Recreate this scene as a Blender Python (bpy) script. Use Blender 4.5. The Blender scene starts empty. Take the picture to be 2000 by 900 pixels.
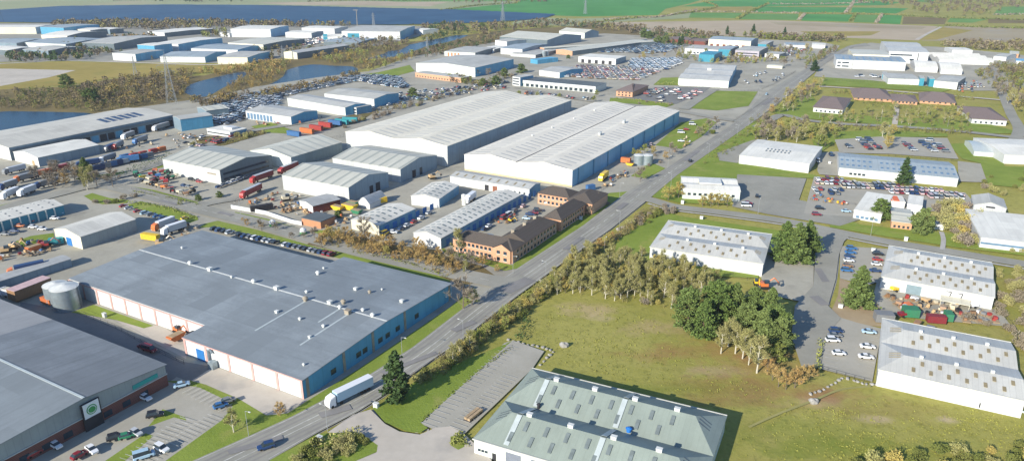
import bpy, math, random
from mathutils import Vector, Matrix
random.seed(7)
S = bpy.context.scene
COL = S.collection
R = math.radians
# ---------------------------------------------------------------- camera model
F, CX, CY, YH, CAMH = 1430., 1000., 450., -80., 120.
PIT = math.atan((CY - YH) / F)
cp, sp = math.cos(PIT), math.sin(PIT)
SAZ, SEL = R(221), R(24.5)          # the sun's compass angle and height

def G(x, y, z=0.):
    """ground point (at height z) seen at photo pixel x, y"""
    dx = x - CX; dz = CY - y
    wx, wy, wz = dx, F * cp + dz * sp, -F * sp + dz * cp
    t = (z - CAMH) / wz
    return Vector((wx * t, wy * t, z))

def PX(p):
    Z = p[2] - CAMH
    f = p[1] * cp - Z * sp; u = p[1] * sp + Z * cp
    return CX + F * p[0] / f, CY - F * u / f

cam = bpy.data.cameras.new('camera'); camo = bpy.data.objects.new('camera', cam); COL.objects.link(camo)
camo.location = (0, 0, CAMH); camo.rotation_euler = (math.pi / 2 - PIT, 0, 0)
cam.sensor_width = 36; cam.lens = F / 2000 * 36; cam.clip_end = 20000; cam.clip_start = 1
S.camera = camo
# ---------------------------------------------------------------- light
w = bpy.data.worlds.new('World'); S.world = w; w.use_nodes = True
nt = w.node_tree; bg = nt.nodes['Background']
sky = nt.nodes.new('ShaderNodeTexSky'); sky.sky_type = 'NISHITA'; sky.sun_disc = False
sky.sun_elevation = SEL; sky.sun_rotation = SAZ; sky.air_density = 1.0; sky.dust_density = 0.3; sky.ozone_density = 5.0
nt.links.new(sky.outputs[0], bg.inputs[0]); bg.inputs[1].default_value = 0.125
sl = bpy.data.lights.new('sun', 'SUN'); sl.energy = 5.0; sl.angle = R(0.5); sl.color = (1, .93, .8)
so = bpy.data.objects.new('sun', sl); COL.objects.link(so)
sd = Vector((math.sin(SAZ) * math.cos(SEL), math.cos(SAZ) * math.cos(SEL), math.sin(SEL)))
so.rotation_euler = sd.to_track_quat('Z', 'Y').to_euler(); so.location = sd * 500
S.view_settings.view_transform = 'Standard'; S.view_settings.look = 'None'
S.view_settings.exposure = 0.57; S.view_settings.gamma = 1; S.view_settings.use_curve_mapping = False
S.cycles.max_bounces = 4; S.cycles.diffuse_bounces = 2; S.cycles.glossy_bounces = 2; S.cycles.transparent_max_bounces = 4
S.cycles.volume_bounces = 0
# ---------------------------------------------------------------- mesh helpers
class MB:
    def __init__(s): s.v = []; s.f = []; s.m = []
    def face(s, pts, m=0):
        n = len(s.v); s.v += [tuple(p) for p in pts]; s.f.append(tuple(range(n, n + len(pts)))); s.m.append(m)
    def box(s, x0, x1, y0, y1, z0, z1, m=0):
        n = len(s.v)
        s.v += [(x0,y0,z0),(x1,y0,z0),(x1,y1,z0),(x0,y1,z0),(x0,y0,z1),(x1,y0,z1),(x1,y1,z1),(x0,y1,z1)]
        for q in ((0,3,2,1),(4,5,6,7),(0,1,5,4),(1,2,6,5),(2,3,7,6),(3,0,4,7)):
            s.f.append(tuple(n + i for i in q)); s.m.append(m)
        return s
    def prism(s, prof, y0, y1, axis='x', m=0):
        """closed profile [(a,z)] extruded; axis 'x': profile in xz along y, 'y': profile in yz along x"""
        P = (lambda a, b, z: (a, b, z)) if axis == 'x' else (lambda a, b, z: (b, a, z))
        n = len(prof)
        a = [P(p[0], y0, p[1]) for p in prof]; b = [P(p[0], y1, p[1]) for p in prof]
        s.face(a, m); s.face(b[::-1], m)
        for i in range(n):
            j = (i + 1) % n; s.face([a[i], b[i], b[j], a[j]], m)
        return s
    def cyl(s, p, q, r0, r1=None, n=8, m=0, caps=True):
        p = Vector(p); q = Vector(q); r1 = r0 if r1 is None else r1
        d = (q - p).normalized(); u = d.orthogonal().normalized(); w_ = d.cross(u)
        k = len(s.v)
        for c, r in ((p, r0), (q, r1)):
            for i in range(n):
                a = 2 * math.pi * i / n; s.v.append(tuple(c + (u * math.cos(a) + w_ * math.sin(a)) * r))
        for i in range(n):
            j = (i + 1) % n; s.f.append((k + i, k + j, k + n + j, k + n + i)); s.m.append(m)
        if caps:
            s.f.append(tuple(k + i for i in range(n))[::-1]); s.m.append(m)
            s.f.append(tuple(k + n + i for i in range(n))); s.m.append(m)
        return s
    def bar(s, p, q, w_):
        return s.cyl(p, q, w_, w_, 4)
    def build(s, name, mats, parent=None, smooth=False, loc=None, rz=0., mesh_only=False):
        me = bpy.data.meshes.new(name); me.from_pydata(s.v, [], s.f); me.update()
        for mm in (mats if isinstance(mats, (list, tuple)) else [mats]): me.materials.append(mm)
        if any(s.m): me.polygons.foreach_set('material_index', s.m)
        if smooth: me.polygons.foreach_set('use_smooth', [True] * len(s.f))
        if mesh_only: return me
        o = bpy.data.objects.new(name, me); COL.objects.link(o)
        if parent: o.parent = parent
        if loc is not None: o.location = loc
        o.rotation_euler.z = rz
        return o

THINGS = []
def tag(o, label, cat, group=None, kind=None, near=False):
    o['label'] = label; o['category'] = cat
    if group: o['group'] = group
    if kind: o['kind'] = kind
    THINGS.append(o)
    return o
def empty(name, loc, rz, label, cat, group=None):
    o = bpy.data.objects.new(name, None); o.empty_display_size = 1; COL.objects.link(o)
    o.location = loc; o.rotation_euler.z = rz
    return tag(o, label, cat, group)
def structure(o): o['kind'] = 'structure'; return o

def copy_tree(o, parent=None, color=None):
    c = o.copy(); COL.objects.link(c); c.parent = parent
    if color is not None: c.color = color
    for ch in PROTO_CH.get(o.name) or list(o.children):
        copy_tree(ch, c, color)
    return c
PROTO_CH = {}
# ---------------------------------------------------------------- materials
_M = {}
def nodes(name, rough=.8, spec=.3, metal=0.):
    m = bpy.data.materials.new(name); m.use_nodes = True
    b = m.node_tree.nodes['Principled BSDF']
    b.inputs['Roughness'].default_value = rough; b.inputs['Metallic'].default_value = metal
    b.inputs['Specular IOR Level'].default_value = spec
    return m, m.node_tree, b
def MATH(nt, op, a, b=None, c=None):
    n = nt.nodes.new('ShaderNodeMath'); n.operation = op
    for i, v in enumerate((a, b, c)):
        if v is None: continue
        if isinstance(v, (int, float)): n.inputs[i].default_value = v
        else: nt.links.new(v, n.inputs[i])
    return n.outputs[0]
def MIX(nt, fac, a, b, mode='MIX'):
    n = nt.nodes.new('ShaderNodeMix'); n.data_type = 'RGBA'; n.blend_type = mode
    for s_, v in ((n.inputs[0], fac), (n.inputs[6], a), (n.inputs[7], b)):
        if isinstance(v, (int, float)): s_.default_value = v
        elif isinstance(v, tuple): s_.default_value = (*v[:3], 1)
        else: nt.links.new(v, s_)
    return n.outputs[2]
def NOISE(nt, co, scale, detail=3, rough=.55, lo=.3, hi=.7):
    n = nt.nodes.new('ShaderNodeTexNoise'); n.inputs['Scale'].default_value = scale
    n.inputs['Detail'].default_value = detail; n.inputs['Roughness'].default_value = rough
    nt.links.new(co, n.inputs['Vector'])
    r = nt.nodes.new('ShaderNodeMapRange'); r.inputs[1].default_value = lo; r.inputs[2].default_value = hi
    nt.links.new(n.outputs['Fac'], r.inputs[0])
    return r.outputs[0]
def COORD(nt, which='Object', sc=(1, 1, 1)):
    t = nt.nodes.new('ShaderNodeTexCoord')
    if sc == (1, 1, 1): return t.outputs[which]
    mp = nt.nodes.new('ShaderNodeMapping'); mp.inputs['Scale'].default_value = sc
    nt.links.new(t.outputs[which], mp.inputs[0]); return mp.outputs[0]
def flat(name, col, rough=.7, spec=.3, metal=0., var=.12, scale=.6, emit=None):
    k = ('f', name)
    if k in _M: return _M[k]
    m, nt, b = nodes(name, rough, spec, metal)
    f = NOISE(nt, COORD(nt), scale, 4)
    c = MIX(nt, f, tuple(x * (1 - var) for x in col), tuple(min(1, x * (1 + var)) for x in col))
    nt.links.new(c, b.inputs['Base Color'])
    if emit: b.inputs['Emission Color'].default_value = (*emit, 1); b.inputs['Emission Strength'].default_value = 1
    _M[k] = m; return m
def sheet(name, col, axis=0, rib=1.0, ribc=.10, strip=None, dirt=.14, rough=.45, spec=.35, streak=1):
    """profiled metal cladding: ribs every `rib` m along axis; strip=(colour, period, duty, cross axis, cross period, lo, hi)"""
    k = ('s', name)
    if k in _M: return _M[k]
    m, nt, b = nodes(name, rough, spec)
    co = COORD(nt); sx = nt.nodes.new('ShaderNodeSeparateXYZ'); nt.links.new(co, sx.inputs[0])
    a = sx.outputs[axis]
    big = NOISE(nt, co, .045, 6, .65, .38, .62)
    st = NOISE(nt, COORD(nt, 'Object', (1, .12, .3) if axis == 0 else (.12, 1, .3)), .5, 4, .6, .35, .7)
    fine = NOISE(nt, co, 1.2, 3, .6)
    d = MATH(nt, 'ADD', MATH(nt, 'MULTIPLY', big, .45), MATH(nt, 'ADD', MATH(nt, 'MULTIPLY', st, .35 * streak), MATH(nt, 'MULTIPLY', fine, .2)))
    c = MIX(nt, d, tuple(x * (1 - dirt * 1.5) for x in col), tuple(min(1, x * (1 + dirt * .7)) for x in col))
    # single sheets differ a little from their neighbours, and old stains
    cx_ = nt.nodes.new('ShaderNodeCombineXYZ')
    nt.links.new(MATH(nt, 'FLOOR', MATH(nt, 'DIVIDE', sx.outputs[axis], rib * 2)), cx_.inputs[0]); nt.links.new(MATH(nt, 'FLOOR', MATH(nt, 'DIVIDE', sx.outputs[1 - axis], 9.)), cx_.inputs[1]); nt.links.new(MATH(nt, 'FLOOR', MATH(nt, 'DIVIDE', sx.outputs[2], 50.)), cx_.inputs[2])
    wn = nt.nodes.new('ShaderNodeTexWhiteNoise'); nt.links.new(cx_.outputs[0], wn.inputs['Vector'])
    c = MIX(nt, MATH(nt, 'MULTIPLY', MATH(nt, 'POWER', wn.outputs['Value'], 3.), .55 * dirt / .14), c, tuple(x * .72 for x in col))
    stn = NOISE(nt, COORD(nt, 'Object', (1, .5, 1)), .11, 7, .72, .56, .74)
    c = MIX(nt, MATH(nt, 'MULTIPLY', stn, .42 * dirt / .14), c, tuple(x * .62 for x in col))
    if strip:
        sc, per, duty, cax, cper, lo, hi = strip
        s1 = MATH(nt, 'LESS_THAN', MATH(nt, 'FRACT', MATH(nt, 'DIVIDE', MATH(nt, 'ADD', a, 1000 * per), per)), duty)
        fr = MATH(nt, 'FRACT', MATH(nt, 'DIVIDE', MATH(nt, 'ADD', sx.outputs[cax], 1000 * cper), cper))
        s2 = MATH(nt, 'MULTIPLY', MATH(nt, 'GREATER_THAN', fr, lo), MATH(nt, 'LESS_THAN', fr, hi))
        c = MIX(nt, MATH(nt, 'MULTIPLY', s1, s2), c, sc)
    # sheet laps: thin darker seams
    s3 = MATH(nt, 'LESS_THAN', MATH(nt, 'FRACT', MATH(nt, 'DIVIDE', MATH(nt, 'ADD', a, 1000 * rib), rib)), .12)
    c = MIX(nt, MATH(nt, 'MULTIPLY', s3, ribc * 3), c, tuple(x * .55 for x in col))
    nt.links.new(c, b.inputs['Base Color'])
    _M[k] = m; return m
def ground(name, c1, c2, c3=None, s1=.02, s2=.4, rough=.95, bump=0, tracks=None):
    k = ('g', name)
    if k in _M: return _M[k]
    m, nt, b = nodes(name, rough, .15)
    co = COORD(nt)
    a = NOISE(nt, co, s1, 6, .62, .36, .64); d = NOISE(nt, co, s2, 5, .65, .3, .7)
    f = MATH(nt, 'ADD', MATH(nt, 'MULTIPLY', a, .65), MATH(nt, 'MULTIPLY', d, .35))
    c = MIX(nt, f, c1, c2)
    if c3:
        g = NOISE(nt, co, s1 * 1.9, 5, .6, .56, .72)
        n = g.node.inputs[0].links[0].from_node
        c = MIX(nt, MATH(nt, 'MULTIPLY', g, .8), c, c3)
    nt.links.new(c, b.inputs['Base Color'])
    if bump:
        bp = nt.nodes.new('ShaderNodeBump'); bp.inputs['Strength'].default_value = bump; bp.inputs['Distance'].default_value = .5
        nt.links.new(NOISE(nt, co, 1.3, 5, .7, .2, .8), bp.inputs['Height']); nt.links.new(bp.outputs[0], b.inputs['Normal'])
    _M[k] = m; return m
def obj_paint(name, rough=.3, spec=.5, var=0.):
    k = ('o', name)
    if k in _M: return _M[k]
    m, nt, b = nodes(name, rough, spec)
    oi = nt.nodes.new('ShaderNodeObjectInfo')
    c = oi.outputs['Color']
    if var:
        f = NOISE(nt, COORD(nt), .8, 4); c = MIX(nt, MATH(nt, 'MULTIPLY', f, var), c, (.12, .1, .08))
    nt.links.new(c, b.inputs['Base Color'])
    _M[k] = m; return m
def foliage(name, cols, rough=.9):
    """leaf / twig colour that differs from clump to clump and tree to tree"""
    k = ('l', name)
    if k in _M: return _M[k]
    m, nt, b = nodes(name, rough, .1)
    oi = nt.nodes.new('ShaderNodeObjectInfo'); co = COORD(nt)
    f = NOISE(nt, co, .55, 3, .6, .3, .7)
    c = MIX(nt, f, cols[0], cols[1])
    c = MIX(nt, MATH(nt, 'MULTIPLY', oi.outputs['Random'], .75), c, cols[2])
    nt.links.new(c, b.inputs['Base Color'])
    _M[k] = m; return m
EST = 119.45   # compass heading of the estate's cross streets
def frame3(A, B, C, h, snap=True):
    a, b, c = G(*A, h), G(*B, h), G(*C, h)
    u = Vector((b.x - a.x, b.y - a.y)); az = math.degrees(math.atan2(u.x, u.y)); W = u.length
    if snap:
        for s_ in (EST, EST - 90, EST + 90, EST - 180):
            d = (az - s_ + 180) % 360 - 180
            if abs(d) < 7: az = s_; W = u.x * math.sin(R(s_)) + u.y * math.cos(R(s_)); break
    r = R(az); ud = Vector((math.sin(r), math.cos(r))); vd = Vector((-ud.y, ud.x))
    D = (c.x - b.x) * vd.x + (c.y - b.y) * vd.y
    # keep the near right corner exact
    o = Vector((b.x, b.y)) - ud * W
    return Vector((o.x, o.y, 0)), math.atan2(ud.y, ud.x), W, D

class Shed: pass
def shed(A, B, C, h, label, wall, roof, snap=True, W=None, D=None, **kw):
    loc, rz, W_, D_ = frame3(A, B, C, h, snap)
    return shed_core(loc, rz, W or W_, D or D_, h, label, wall, roof, **kw)
def shed_local(name, o, ud, W, D, h, label, wall, roof, **kw):
    return shed_core(Vector((o[0], o[1], 0)), math.atan2(ud[1], ud[0]), W, D, h, label, wall, roof, name=name, **kw)
def shed_core(loc, rz, W, D, h, label, wall, roof, n=1, ridge='x', rise=1.5, cat='warehouse', name='warehouse', hip=0,
         side=None, group=None, over=.25, parapet=0, thick=.18, trim=None, z0=-.3, curve=False):
    root = empty(name, loc, rz, label, cat, group)
    s = Shed(); s.root = root; s.W = W; s.D = D; s.h = h; s.ridge = ridge; s.n = n; s.rise = rise
    span, length = (D, W) if ridge == 'x' else (W, D)
    s.span = span; s.length = length
    g = span / n
    def zf(a):
        t = (a % g) / g
        if curve: return h + rise * math.sin(math.pi * t)
        return h + rise * (1 - abs(2 * t - 1))
    s.zf = zf
    ax = 'y' if ridge == 'x' else 'x'
    mats = [wall, side or wall]
    wb = MB()
    if hip or rise <= 0:
        wb.box(0, W, 0, D, z0, h)
    else:
        pr = [(0, z0), (span, z0), (span, h)]
        for i in range(n - 1, -1, -1):
            if curve:
                for k in range(7, 0, -1): pr.append((g * (i + k / 8), h + rise * math.sin(math.pi * k / 8)))
            else: pr.append((g * (i + .5), h + rise))
            pr.append((g * i, h))
        wb.prism(pr, 0, length, ax)
    # right-hand side: blue cladding on some, shade painted in as blue-grey on others
    for i, f in enumerate(wb.f):
        P = [Vector(wb.v[j]) for j in f]
        if all(abs(p.x - W) < .01 for p in P): wb.m[i] = 1
    s.walls = wb.build('wall', mats, root)
    rb = MB(); o_ = over
    if hip:
        hl, hr = hip if isinstance(hip, tuple) else (hip, hip)
        for i in range(n):
            y0, y1 = g * i, g * (i + 1); ym = (y0 + y1) / 2
            e0, e1 = (o_ if i == 0 else 0), (o_ if i == n - 1 else 0)
            y0 -= e0; y1 += e1
            L = length
            if ridge == 'x': T = lambda x, y, z: (x, y, z)
            else: T = lambda x, y, z: (y, x, z)
            z = h + .02; zr = h + rise
            a, b_, c, d = T(-o_, y0, z), T(L + o_, y0, z), T(L + o_, y1, z), T(-o_, y1, z)
            r0, r1 = T(hl, ym, zr), T(L - (hr or -o_), ym, zr)
            rb.face([a, b_, r1, r0]); rb.face([c, d, r0, r1]); rb.face([b_, c, r1]); rb.face([d, a, r0])
            for p, q in ((a, b_), (b_, c), (c, d), (d, a)):
                rb.face([p, (p[0], p[1], p[2] - .3), (q[0], q[1], q[2] - .3), q])
    elif rise <= 0:
        rb.box(-o_ * .5, W + o_ * .5, -o_ * .5, D + o_ * .5, h + .005, h + thick + parapet)
    else:
        top = [(-o_, h)]
        for i in range(n):
            if curve:
                for k in range(1, 8): top.append((g * (i + k / 8), h + rise * math.sin(math.pi * k / 8)))
            else: top.append((g * (i + .5), h + rise))
            top.append((g * (i + 1) + (o_ if i == n - 1 else 0), h))
        pr = [(a, z + .02 + thick) for a, z in top] + [(a, z + .02) for a, z in top[::-1]]
        rb.prism(pr, -o_, length + o_, ax)
    s.roof = rb.build('roof', roof, root, smooth=False)
    if trim:
        tb = MB()
        if ridge == 'x':
            for y in ((-o_ - .3, -o_ - .003), (D + o_ + .003, D + o_ + .3)): tb.box(-o_, W + o_, y[0], y[1], h - .15, h + .16)
        else:
            for x in ((-o_ - .3, -o_ - .003), (W + o_ + .003, W + o_ + .3)): tb.box(x[0], x[1], -o_, D + o_, h - .15, h + .16)
        tb.build('gutter', trim, root)
    return s

def patch(mb, s, x0, x1, a0, a1, up=.10, m=0, zfun=None):
    """thin box lying on the slope between a0 and a1 (both on the same side of the ridge)"""
    zf = zfun or s.zf
    T = (lambda x, a, z: (x, a, z)) if s.ridge == 'x' else (lambda x, a, z: (a, x, z))
    off = .205
    k = len(mb.v); e = 1e-4
    for d in (off, off + up):
        for x, a in ((x0, a0), (x1, a0), (x1, a1), (x0, a1)):
            mb.v.append(T(x, a, zf(a) + d))
    for q in ((4,5,6,7),(0,1,5,4),(1,2,6,5),(2,3,7,6),(3,0,4,7)):
        mb.f.append(tuple(k + i for i in q)); mb.m.append(m)

def rooflights(s, rows, x0, x1, step, lw, ll, mat, stagger=True, name='rooflight', sides=(0,), gables=None):
    """small rectangular rooflights in staggered rows on the slopes; rows = fractions of slope from eave to ridge"""
    g = s.span / s.n
    for gi in (gables if gables is not None else range(s.n)):
        for sd_ in sides:
            x = x0; k = 0
            while x <= x1:
                for r_i, t in enumerate(rows):
                    if stagger and (k + r_i) % 2: continue
                    half = g / 2
                    ac = gi * g + (t * half if sd_ == 0 else g - t * half)
                    mb = MB(); patch(mb, s, x - lw / 2, x + lw / 2, ac - ll / 2, ac + ll / 2)
                    mb.build(name, mat, s.root)
                x += step; k += 1

def opening(s, face, p, wd, z0, z1, mat, name='window', proud=.07, depth=.0):
    """p = distance of its left edge from the left corner of the face, seen from outside"""
    mb = MB(); W, D = s.W, s.D
    if face == 'F': mb.box(p, p + wd, -proud, -.004, z0, z1)
    elif face == 'R': mb.box(W + .004, W + proud, p, p + wd, z0, z1)
    elif face == 'L': mb.box(-proud, -.004, D - p - wd, D - p, z0, z1)
    else: mb.box(W - p - wd, W - p, D + .004, D + proud, z0, z1)
    return mb.build(name, mat, s.root)
def windows(s, face, p0, p1, n, wd, z0, z1, mat, name='window'):
    for i in range(n):
        opening(s, face, p0 + (p1 - p0) * (i + .5) / n - wd / 2, wd, z0, z1, mat, name)
def vent(s, x, a, r=.5, h=.9, mat=None, name='roof_vent', box=False):
    z = s.zf(a) if s.rise > 0 else s.h
    X, Y = (x, a) if s.ridge == 'x' else (a, x)
    mb = MB()
    if box:
        mb.box(X - r, X + r, Y - r * .7, Y + r * .7, z + .1, z + h); mb.box(X - r * 1.12, X + r * 1.12, Y - r * .82, Y + r * .82, z + h + .002, z + h + .15)
    else:
        mb.cyl((X, Y, z + .1), (X, Y, z + h), r * .7, n=10); mb.cyl((X, Y, z + h + .002), (X, Y, z + h + .35), r, r * .35, n=10)
    return mb.build(name, mat or M['vent'], s.root)

# ------------------------------------------------------------------ flat ground sheets
_z = [0.0]
def sheet_poly(name, pts, mat, z=None, cat=None, world=False):
    if z is None: _z[0] += .006; z = .02 + _z[0]
    P = [Vector((p[0], p[1], z)) if world else G(p[0], p[1]) for p in pts]
    me = bpy.data.meshes.new(name)
    from mathutils.geometry import tessellate_polygon
    vs = [(p.x, p.y, z) for p in P]
    tris = tessellate_polygon([[Vector(v) for v in vs]])
    fs = []
    for t in tris:
        a, b_, c = (vs[i] for i in t)
        cr = (b_[0]-a[0])*(c[1]-a[1]) - (b_[1]-a[1])*(c[0]-a[0])
        fs.append(tuple(t) if cr > 0 else tuple(t[::-1]))
    me.from_pydata(vs, [], fs); me.update(); me.materials.append(mat)
    o = bpy.data.objects.new(name, me); COL.objects.link(o); o['kind'] = 'structure'
    return o
def smooth_line(P, n=6):
    out = []
    for i in range(len(P) - 1):
        p0 = P[max(i - 1, 0)]; p1 = P[i]; p2 = P[i + 1]; p3 = P[min(i + 2, len(P) - 1)]
        for k in range(n):
            t = k / n
            out.append(.5 * ((2 * p1) + (p2 - p0) * t + (2 * p0 - 5 * p1 + 4 * p2 - p3) * t * t + (3 * p1 - p0 - 3 * p2 + p3) * t ** 3))
    out.append(P[-1]); return out
def ribbon(name, pts, width, mat, z=None, world=False, hgt=0, off=0., kind='structure', smooth=True):
    if z is None: _z[0] += .006; z = .02 + _z[0]
    P = [Vector((p[0], p[1])) if world else G(p[0], p[1]).xy for p in pts]
    if smooth and len(P) > 2: P = smooth_line(P)
    mb = MB(); L, Rr = [], []
    for i, p in enumerate(P):
        d = (P[min(i + 1, len(P) - 1)] - P[max(i - 1, 0)]).normalized(); nrm = Vector((-d.y, d.x))
        L.append(p + nrm * (off + width / 2)); Rr.append(p + nrm * (off - width / 2))
    for i in range(len(P) - 1):
        a, b_, c, d = Rr[i], Rr[i + 1], L[i + 1], L[i]
        if hgt:
            mb.face([(a.x, a.y, z), (b_.x, b_.y, z), (b_.x, b_.y, z + hgt), (a.x, a.y, z + hgt)])
            mb.face([(c.x, c.y, z), (d.x, d.y, z), (d.x, d.y, z + hgt), (c.x, c.y, z + hgt)])
        mb.face([(a.x, a.y, z + hgt), (b_.x, b_.y, z + hgt), (c.x, c.y, z + hgt), (d.x, d.y, z + hgt)])
    o = mb.build(name, mat)
    if kind: o['kind'] = kind
    return o
def dashes(name, pts, step, ln, wd, mat, off=0., world=False, z=None):
    if z is None: _z[0] += .006; z = .02 + _z[0]
    P = smooth_line([Vector((p[0], p[1])) if world else G(p[0], p[1]).xy for p in pts], 12)
    mb = MB(); acc = 0
    for i in range(len(P) - 1):
        seg = (P[i + 1] - P[i]); l = seg.length; d = seg / l; nrm = Vector((-d.y, d.x))
        while acc < l:
            q = P[i] + d * acc + nrm * off; e = q + d * ln
            w_ = nrm * wd / 2
            mb.face([(*(q - w_), z), (*(e - w_), z), (*(e + w_), z), (*(q + w_), z)]); acc += step
        acc -= l
    o = mb.build(name, mat); o['kind'] = 'structure'; return o

# ------------------------------------------------------------------ vegetation prototypes
def rquad(mb, c, s_, rnd, m=0, flatten=1., L=None):
    n = Vector((rnd.gauss(0, 1), rnd.gauss(0, 1), rnd.gauss(0, 1) * flatten)).normalized()
    u = n.orthogonal().normalized(); v = n.cross(u)
    a = rnd.uniform(0, 6.28); u, v = u * math.cos(a) + v * math.sin(a), v * math.cos(a) - u * math.sin(a)
    w_ = s_ * rnd.uniform(.6, 1.3); l_ = (L or s_) * rnd.uniform(.6, 1.3)
    mb.face([c - u * w_ - v * l_ * .6, c + u * w_ * .8 - v * l_, c + u * w_ + v * l_ * .7, c - u * w_ * .7 + v * l_], m)
def bare_tree(seed, H, Rr, n_twig=900, n_leaf=500, leaf=.16, upright=.6, lowest=.18):
    """H tall; returns trunk mesh, crown mesh (twigs + buds)"""
    rnd = random.Random(seed); tr = MB(); cr = MB()
    lean = Vector((rnd.uniform(-.04, .04), rnd.uniform(-.04, .04), 1))
    top = lean * H * .8
    r0 = .018 * H + .05
    segs = 5; pts = [Vector((rnd.uniform(-.1, .1) * k * .4, rnd.uniform(-.1, .1) * k * .4, 0)) + lean * (H * .82 * k / segs) for k in range(segs + 1)]
    pts[0] = Vector((0, 0, -.2))
    for k in range(segs): tr.cyl(pts[k], pts[k + 1], r0 * (1 - .17 * k), r0 * (1 - .17 * (k + 1)), 6, caps=False)
    tips = []
    for i in range(rnd.randint(16, 22)):
        t = rnd.uniform(lowest, .95); b0 = pts[min(int(t * segs), segs - 1)].lerp(pts[min(int(t * segs) + 1, segs)], t * segs % 1)
        a = i * 2.4 + rnd.uniform(-.4, .4); ln = Rr * (1.15 - .65 * t) * rnd.uniform(.7, 1.15)
        el = rnd.uniform(.3, .9) * upright + .35 * t
        d = Vector((math.cos(a) * math.cos(el), math.sin(a) * math.cos(el), math.sin(el)))
        e = b0 + d * ln
        tr.cyl(b0, e, r0 * .38 * (1 - .5 * t), .03, 4, caps=False)
        for j in range(4):
            q = b0.lerp(e, rnd.uniform(.3, 1)); d2 = (d + Vector((rnd.uniform(-.7, .7), rnd.uniform(-.7, .7), rnd.uniform(0, .7)))).normalized()
            e2 = q + d2 * ln * rnd.uniform(.25, .5); tips.append((q, e2))
            tr.cyl(q, e2, .05, .02, 3, caps=False)
    for i in range(n_twig):
        q, e = rnd.choice(tips); c = q.lerp(e, rnd.uniform(.1, 1.1)); d = ((e - q).normalized() + Vector((rnd.gauss(0, .5), rnd.gauss(0, .5), rnd.gauss(.2, .5)))).normalized()
        l_ = rnd.uniform(.6, 1.6) * H / 11; sd_ = d.cross(Vector((rnd.gauss(0, 1), rnd.gauss(0, 1), rnd.gauss(0, 1)))).normalized() * rnd.uniform(.022, .045)
        cr.face([c - sd_, c + sd_, c + d * l_ + sd_ * .3, c + d * l_ - sd_ * .3])
    for i in range(n_leaf):
        q, e = rnd.choice(tips); c = q.lerp(e, rnd.uniform(.2, 1.25)) + Vector((rnd.gauss(0, .4), rnd.gauss(0, .4), rnd.gauss(.2, .4))) * H / 12
        rquad(cr, c, leaf, rnd)
    return tr, cr
def conifer(seed, H, Rr, n=1500, leaf=.38, shape='cone', low=.06):
    rnd = random.Random(seed); tr = MB(); cr = MB()
    tr.cyl((0, 0, -.2), (0, 0, H * .93), .02 * H, .04, 7, caps=False)
    nb = int(H * (4.2 if shape == 'cone' else 3.4))
    for i in range(nb):
        t = low + (1 - low) * (i / nb) ** .9; a = i * 2.399 + rnd.uniform(-.5, .5)
        if shape == 'cone': rr = Rr * (1 - t) ** .75 * min(1, (t - low) * 7 + .55)
        else: rr = Rr * math.sqrt(max(0, 1 - ((t - .42) / .6) ** 2))
        rr *= rnd.uniform(.55, 1.25) if shape == 'cone' else rnd.uniform(.5, 1.2) * (1 + .22 * math.sin(a * 1.5 + seed) + .12 * math.sin(i * .9))
        z = t * H; d = Vector((math.cos(a), math.sin(a), rnd.uniform(-.12, .25)))
        tr.cyl((0, 0, z), Vector((0, 0, z)) + d * rr * .8, .07, .03, 3, caps=False)
        for j in range(max(3, int(n / nb * (.5 + rr / Rr)))):
            u_ = rnd.uniform(.25, 1) ** .55
            c = Vector((0, 0, z)) + d * rr * u_ + Vector((rnd.gauss(0, 1), rnd.gauss(0, 1), rnd.gauss(0, .6))) * (.2 + rr * .085)
            rquad(cr, c, leaf, rnd, flatten=1.6)
    for i in range(10): rquad(cr, Vector((0, 0, H * rnd.uniform(.92, 1))), leaf * .6, rnd)
    return tr, cr
def shrub(seed, H, Rr, n=420, leaf=.22):
    rnd = random.Random(seed); tr = MB(); cr = MB()
    lobes = [(Vector((rnd.uniform(-.5, .5) * Rr, rnd.uniform(-.5, .5) * Rr, H * rnd.uniform(.3, .65))), rnd.uniform(.35, .6)) for _ in range(6)]
    for c, s_ in lobes: tr.cyl((c.x * .2, c.y * .2, -.1), c, .06, .02, 4, caps=False)
    for i in range(n):
        c, s_ = rnd.choice(lobes); d = Vector((rnd.gauss(0, 1), rnd.gauss(0, 1), rnd.gauss(0, 1))).normalized() * rnd.uniform(.5, 1)
        p = c + Vector((d.x * Rr * s_, d.y * Rr * s_, d.z * H * s_ * .75)); p.z = max(.05, p.z)
        rquad(cr, p, leaf, rnd)
    return tr, cr

VEG = {}
def reg_veg(kind, meshes, label, cat, tmat, cmat, tname='trunk', cname='crown', oname='tree'):
    L = []
    for i, (t, c) in enumerate(meshes):
        L.append((t.build(tname, tmat, mesh_only=True), c.build(cname, cmat, mesh_only=True)))
    VEG[kind] = dict(m=L, label=label, cat=cat, tn=tname, cn=cname, on=oname)
_vr = random.Random(99)
def plant(kind, x, y, scale=1., label=None, group=None, world=False, sz=None):
    V = VEG[kind]; tm, cm = _vr.choice(V['m'])
    p = Vector((x, y, 0)) if world else G(x, y)
    o = bpy.data.objects.new(V['on'], None); COL.objects.link(o); o.location = p
    o.rotation_euler.z = _vr.uniform(0, 6.28)
    s_ = scale * _vr.uniform(.88, 1.12); o.scale = (s_, s_, (sz or 1) * s_)
    t = bpy.data.objects.new(V['tn'], tm); c = bpy.data.objects.new(V['cn'], cm)
    for q in (t, c): COL.objects.link(q); q.parent = o
    tag(o, label or V['label'], V['cat'], group)
    o['auto'] = 1 if label is None else 0
    return o
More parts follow.
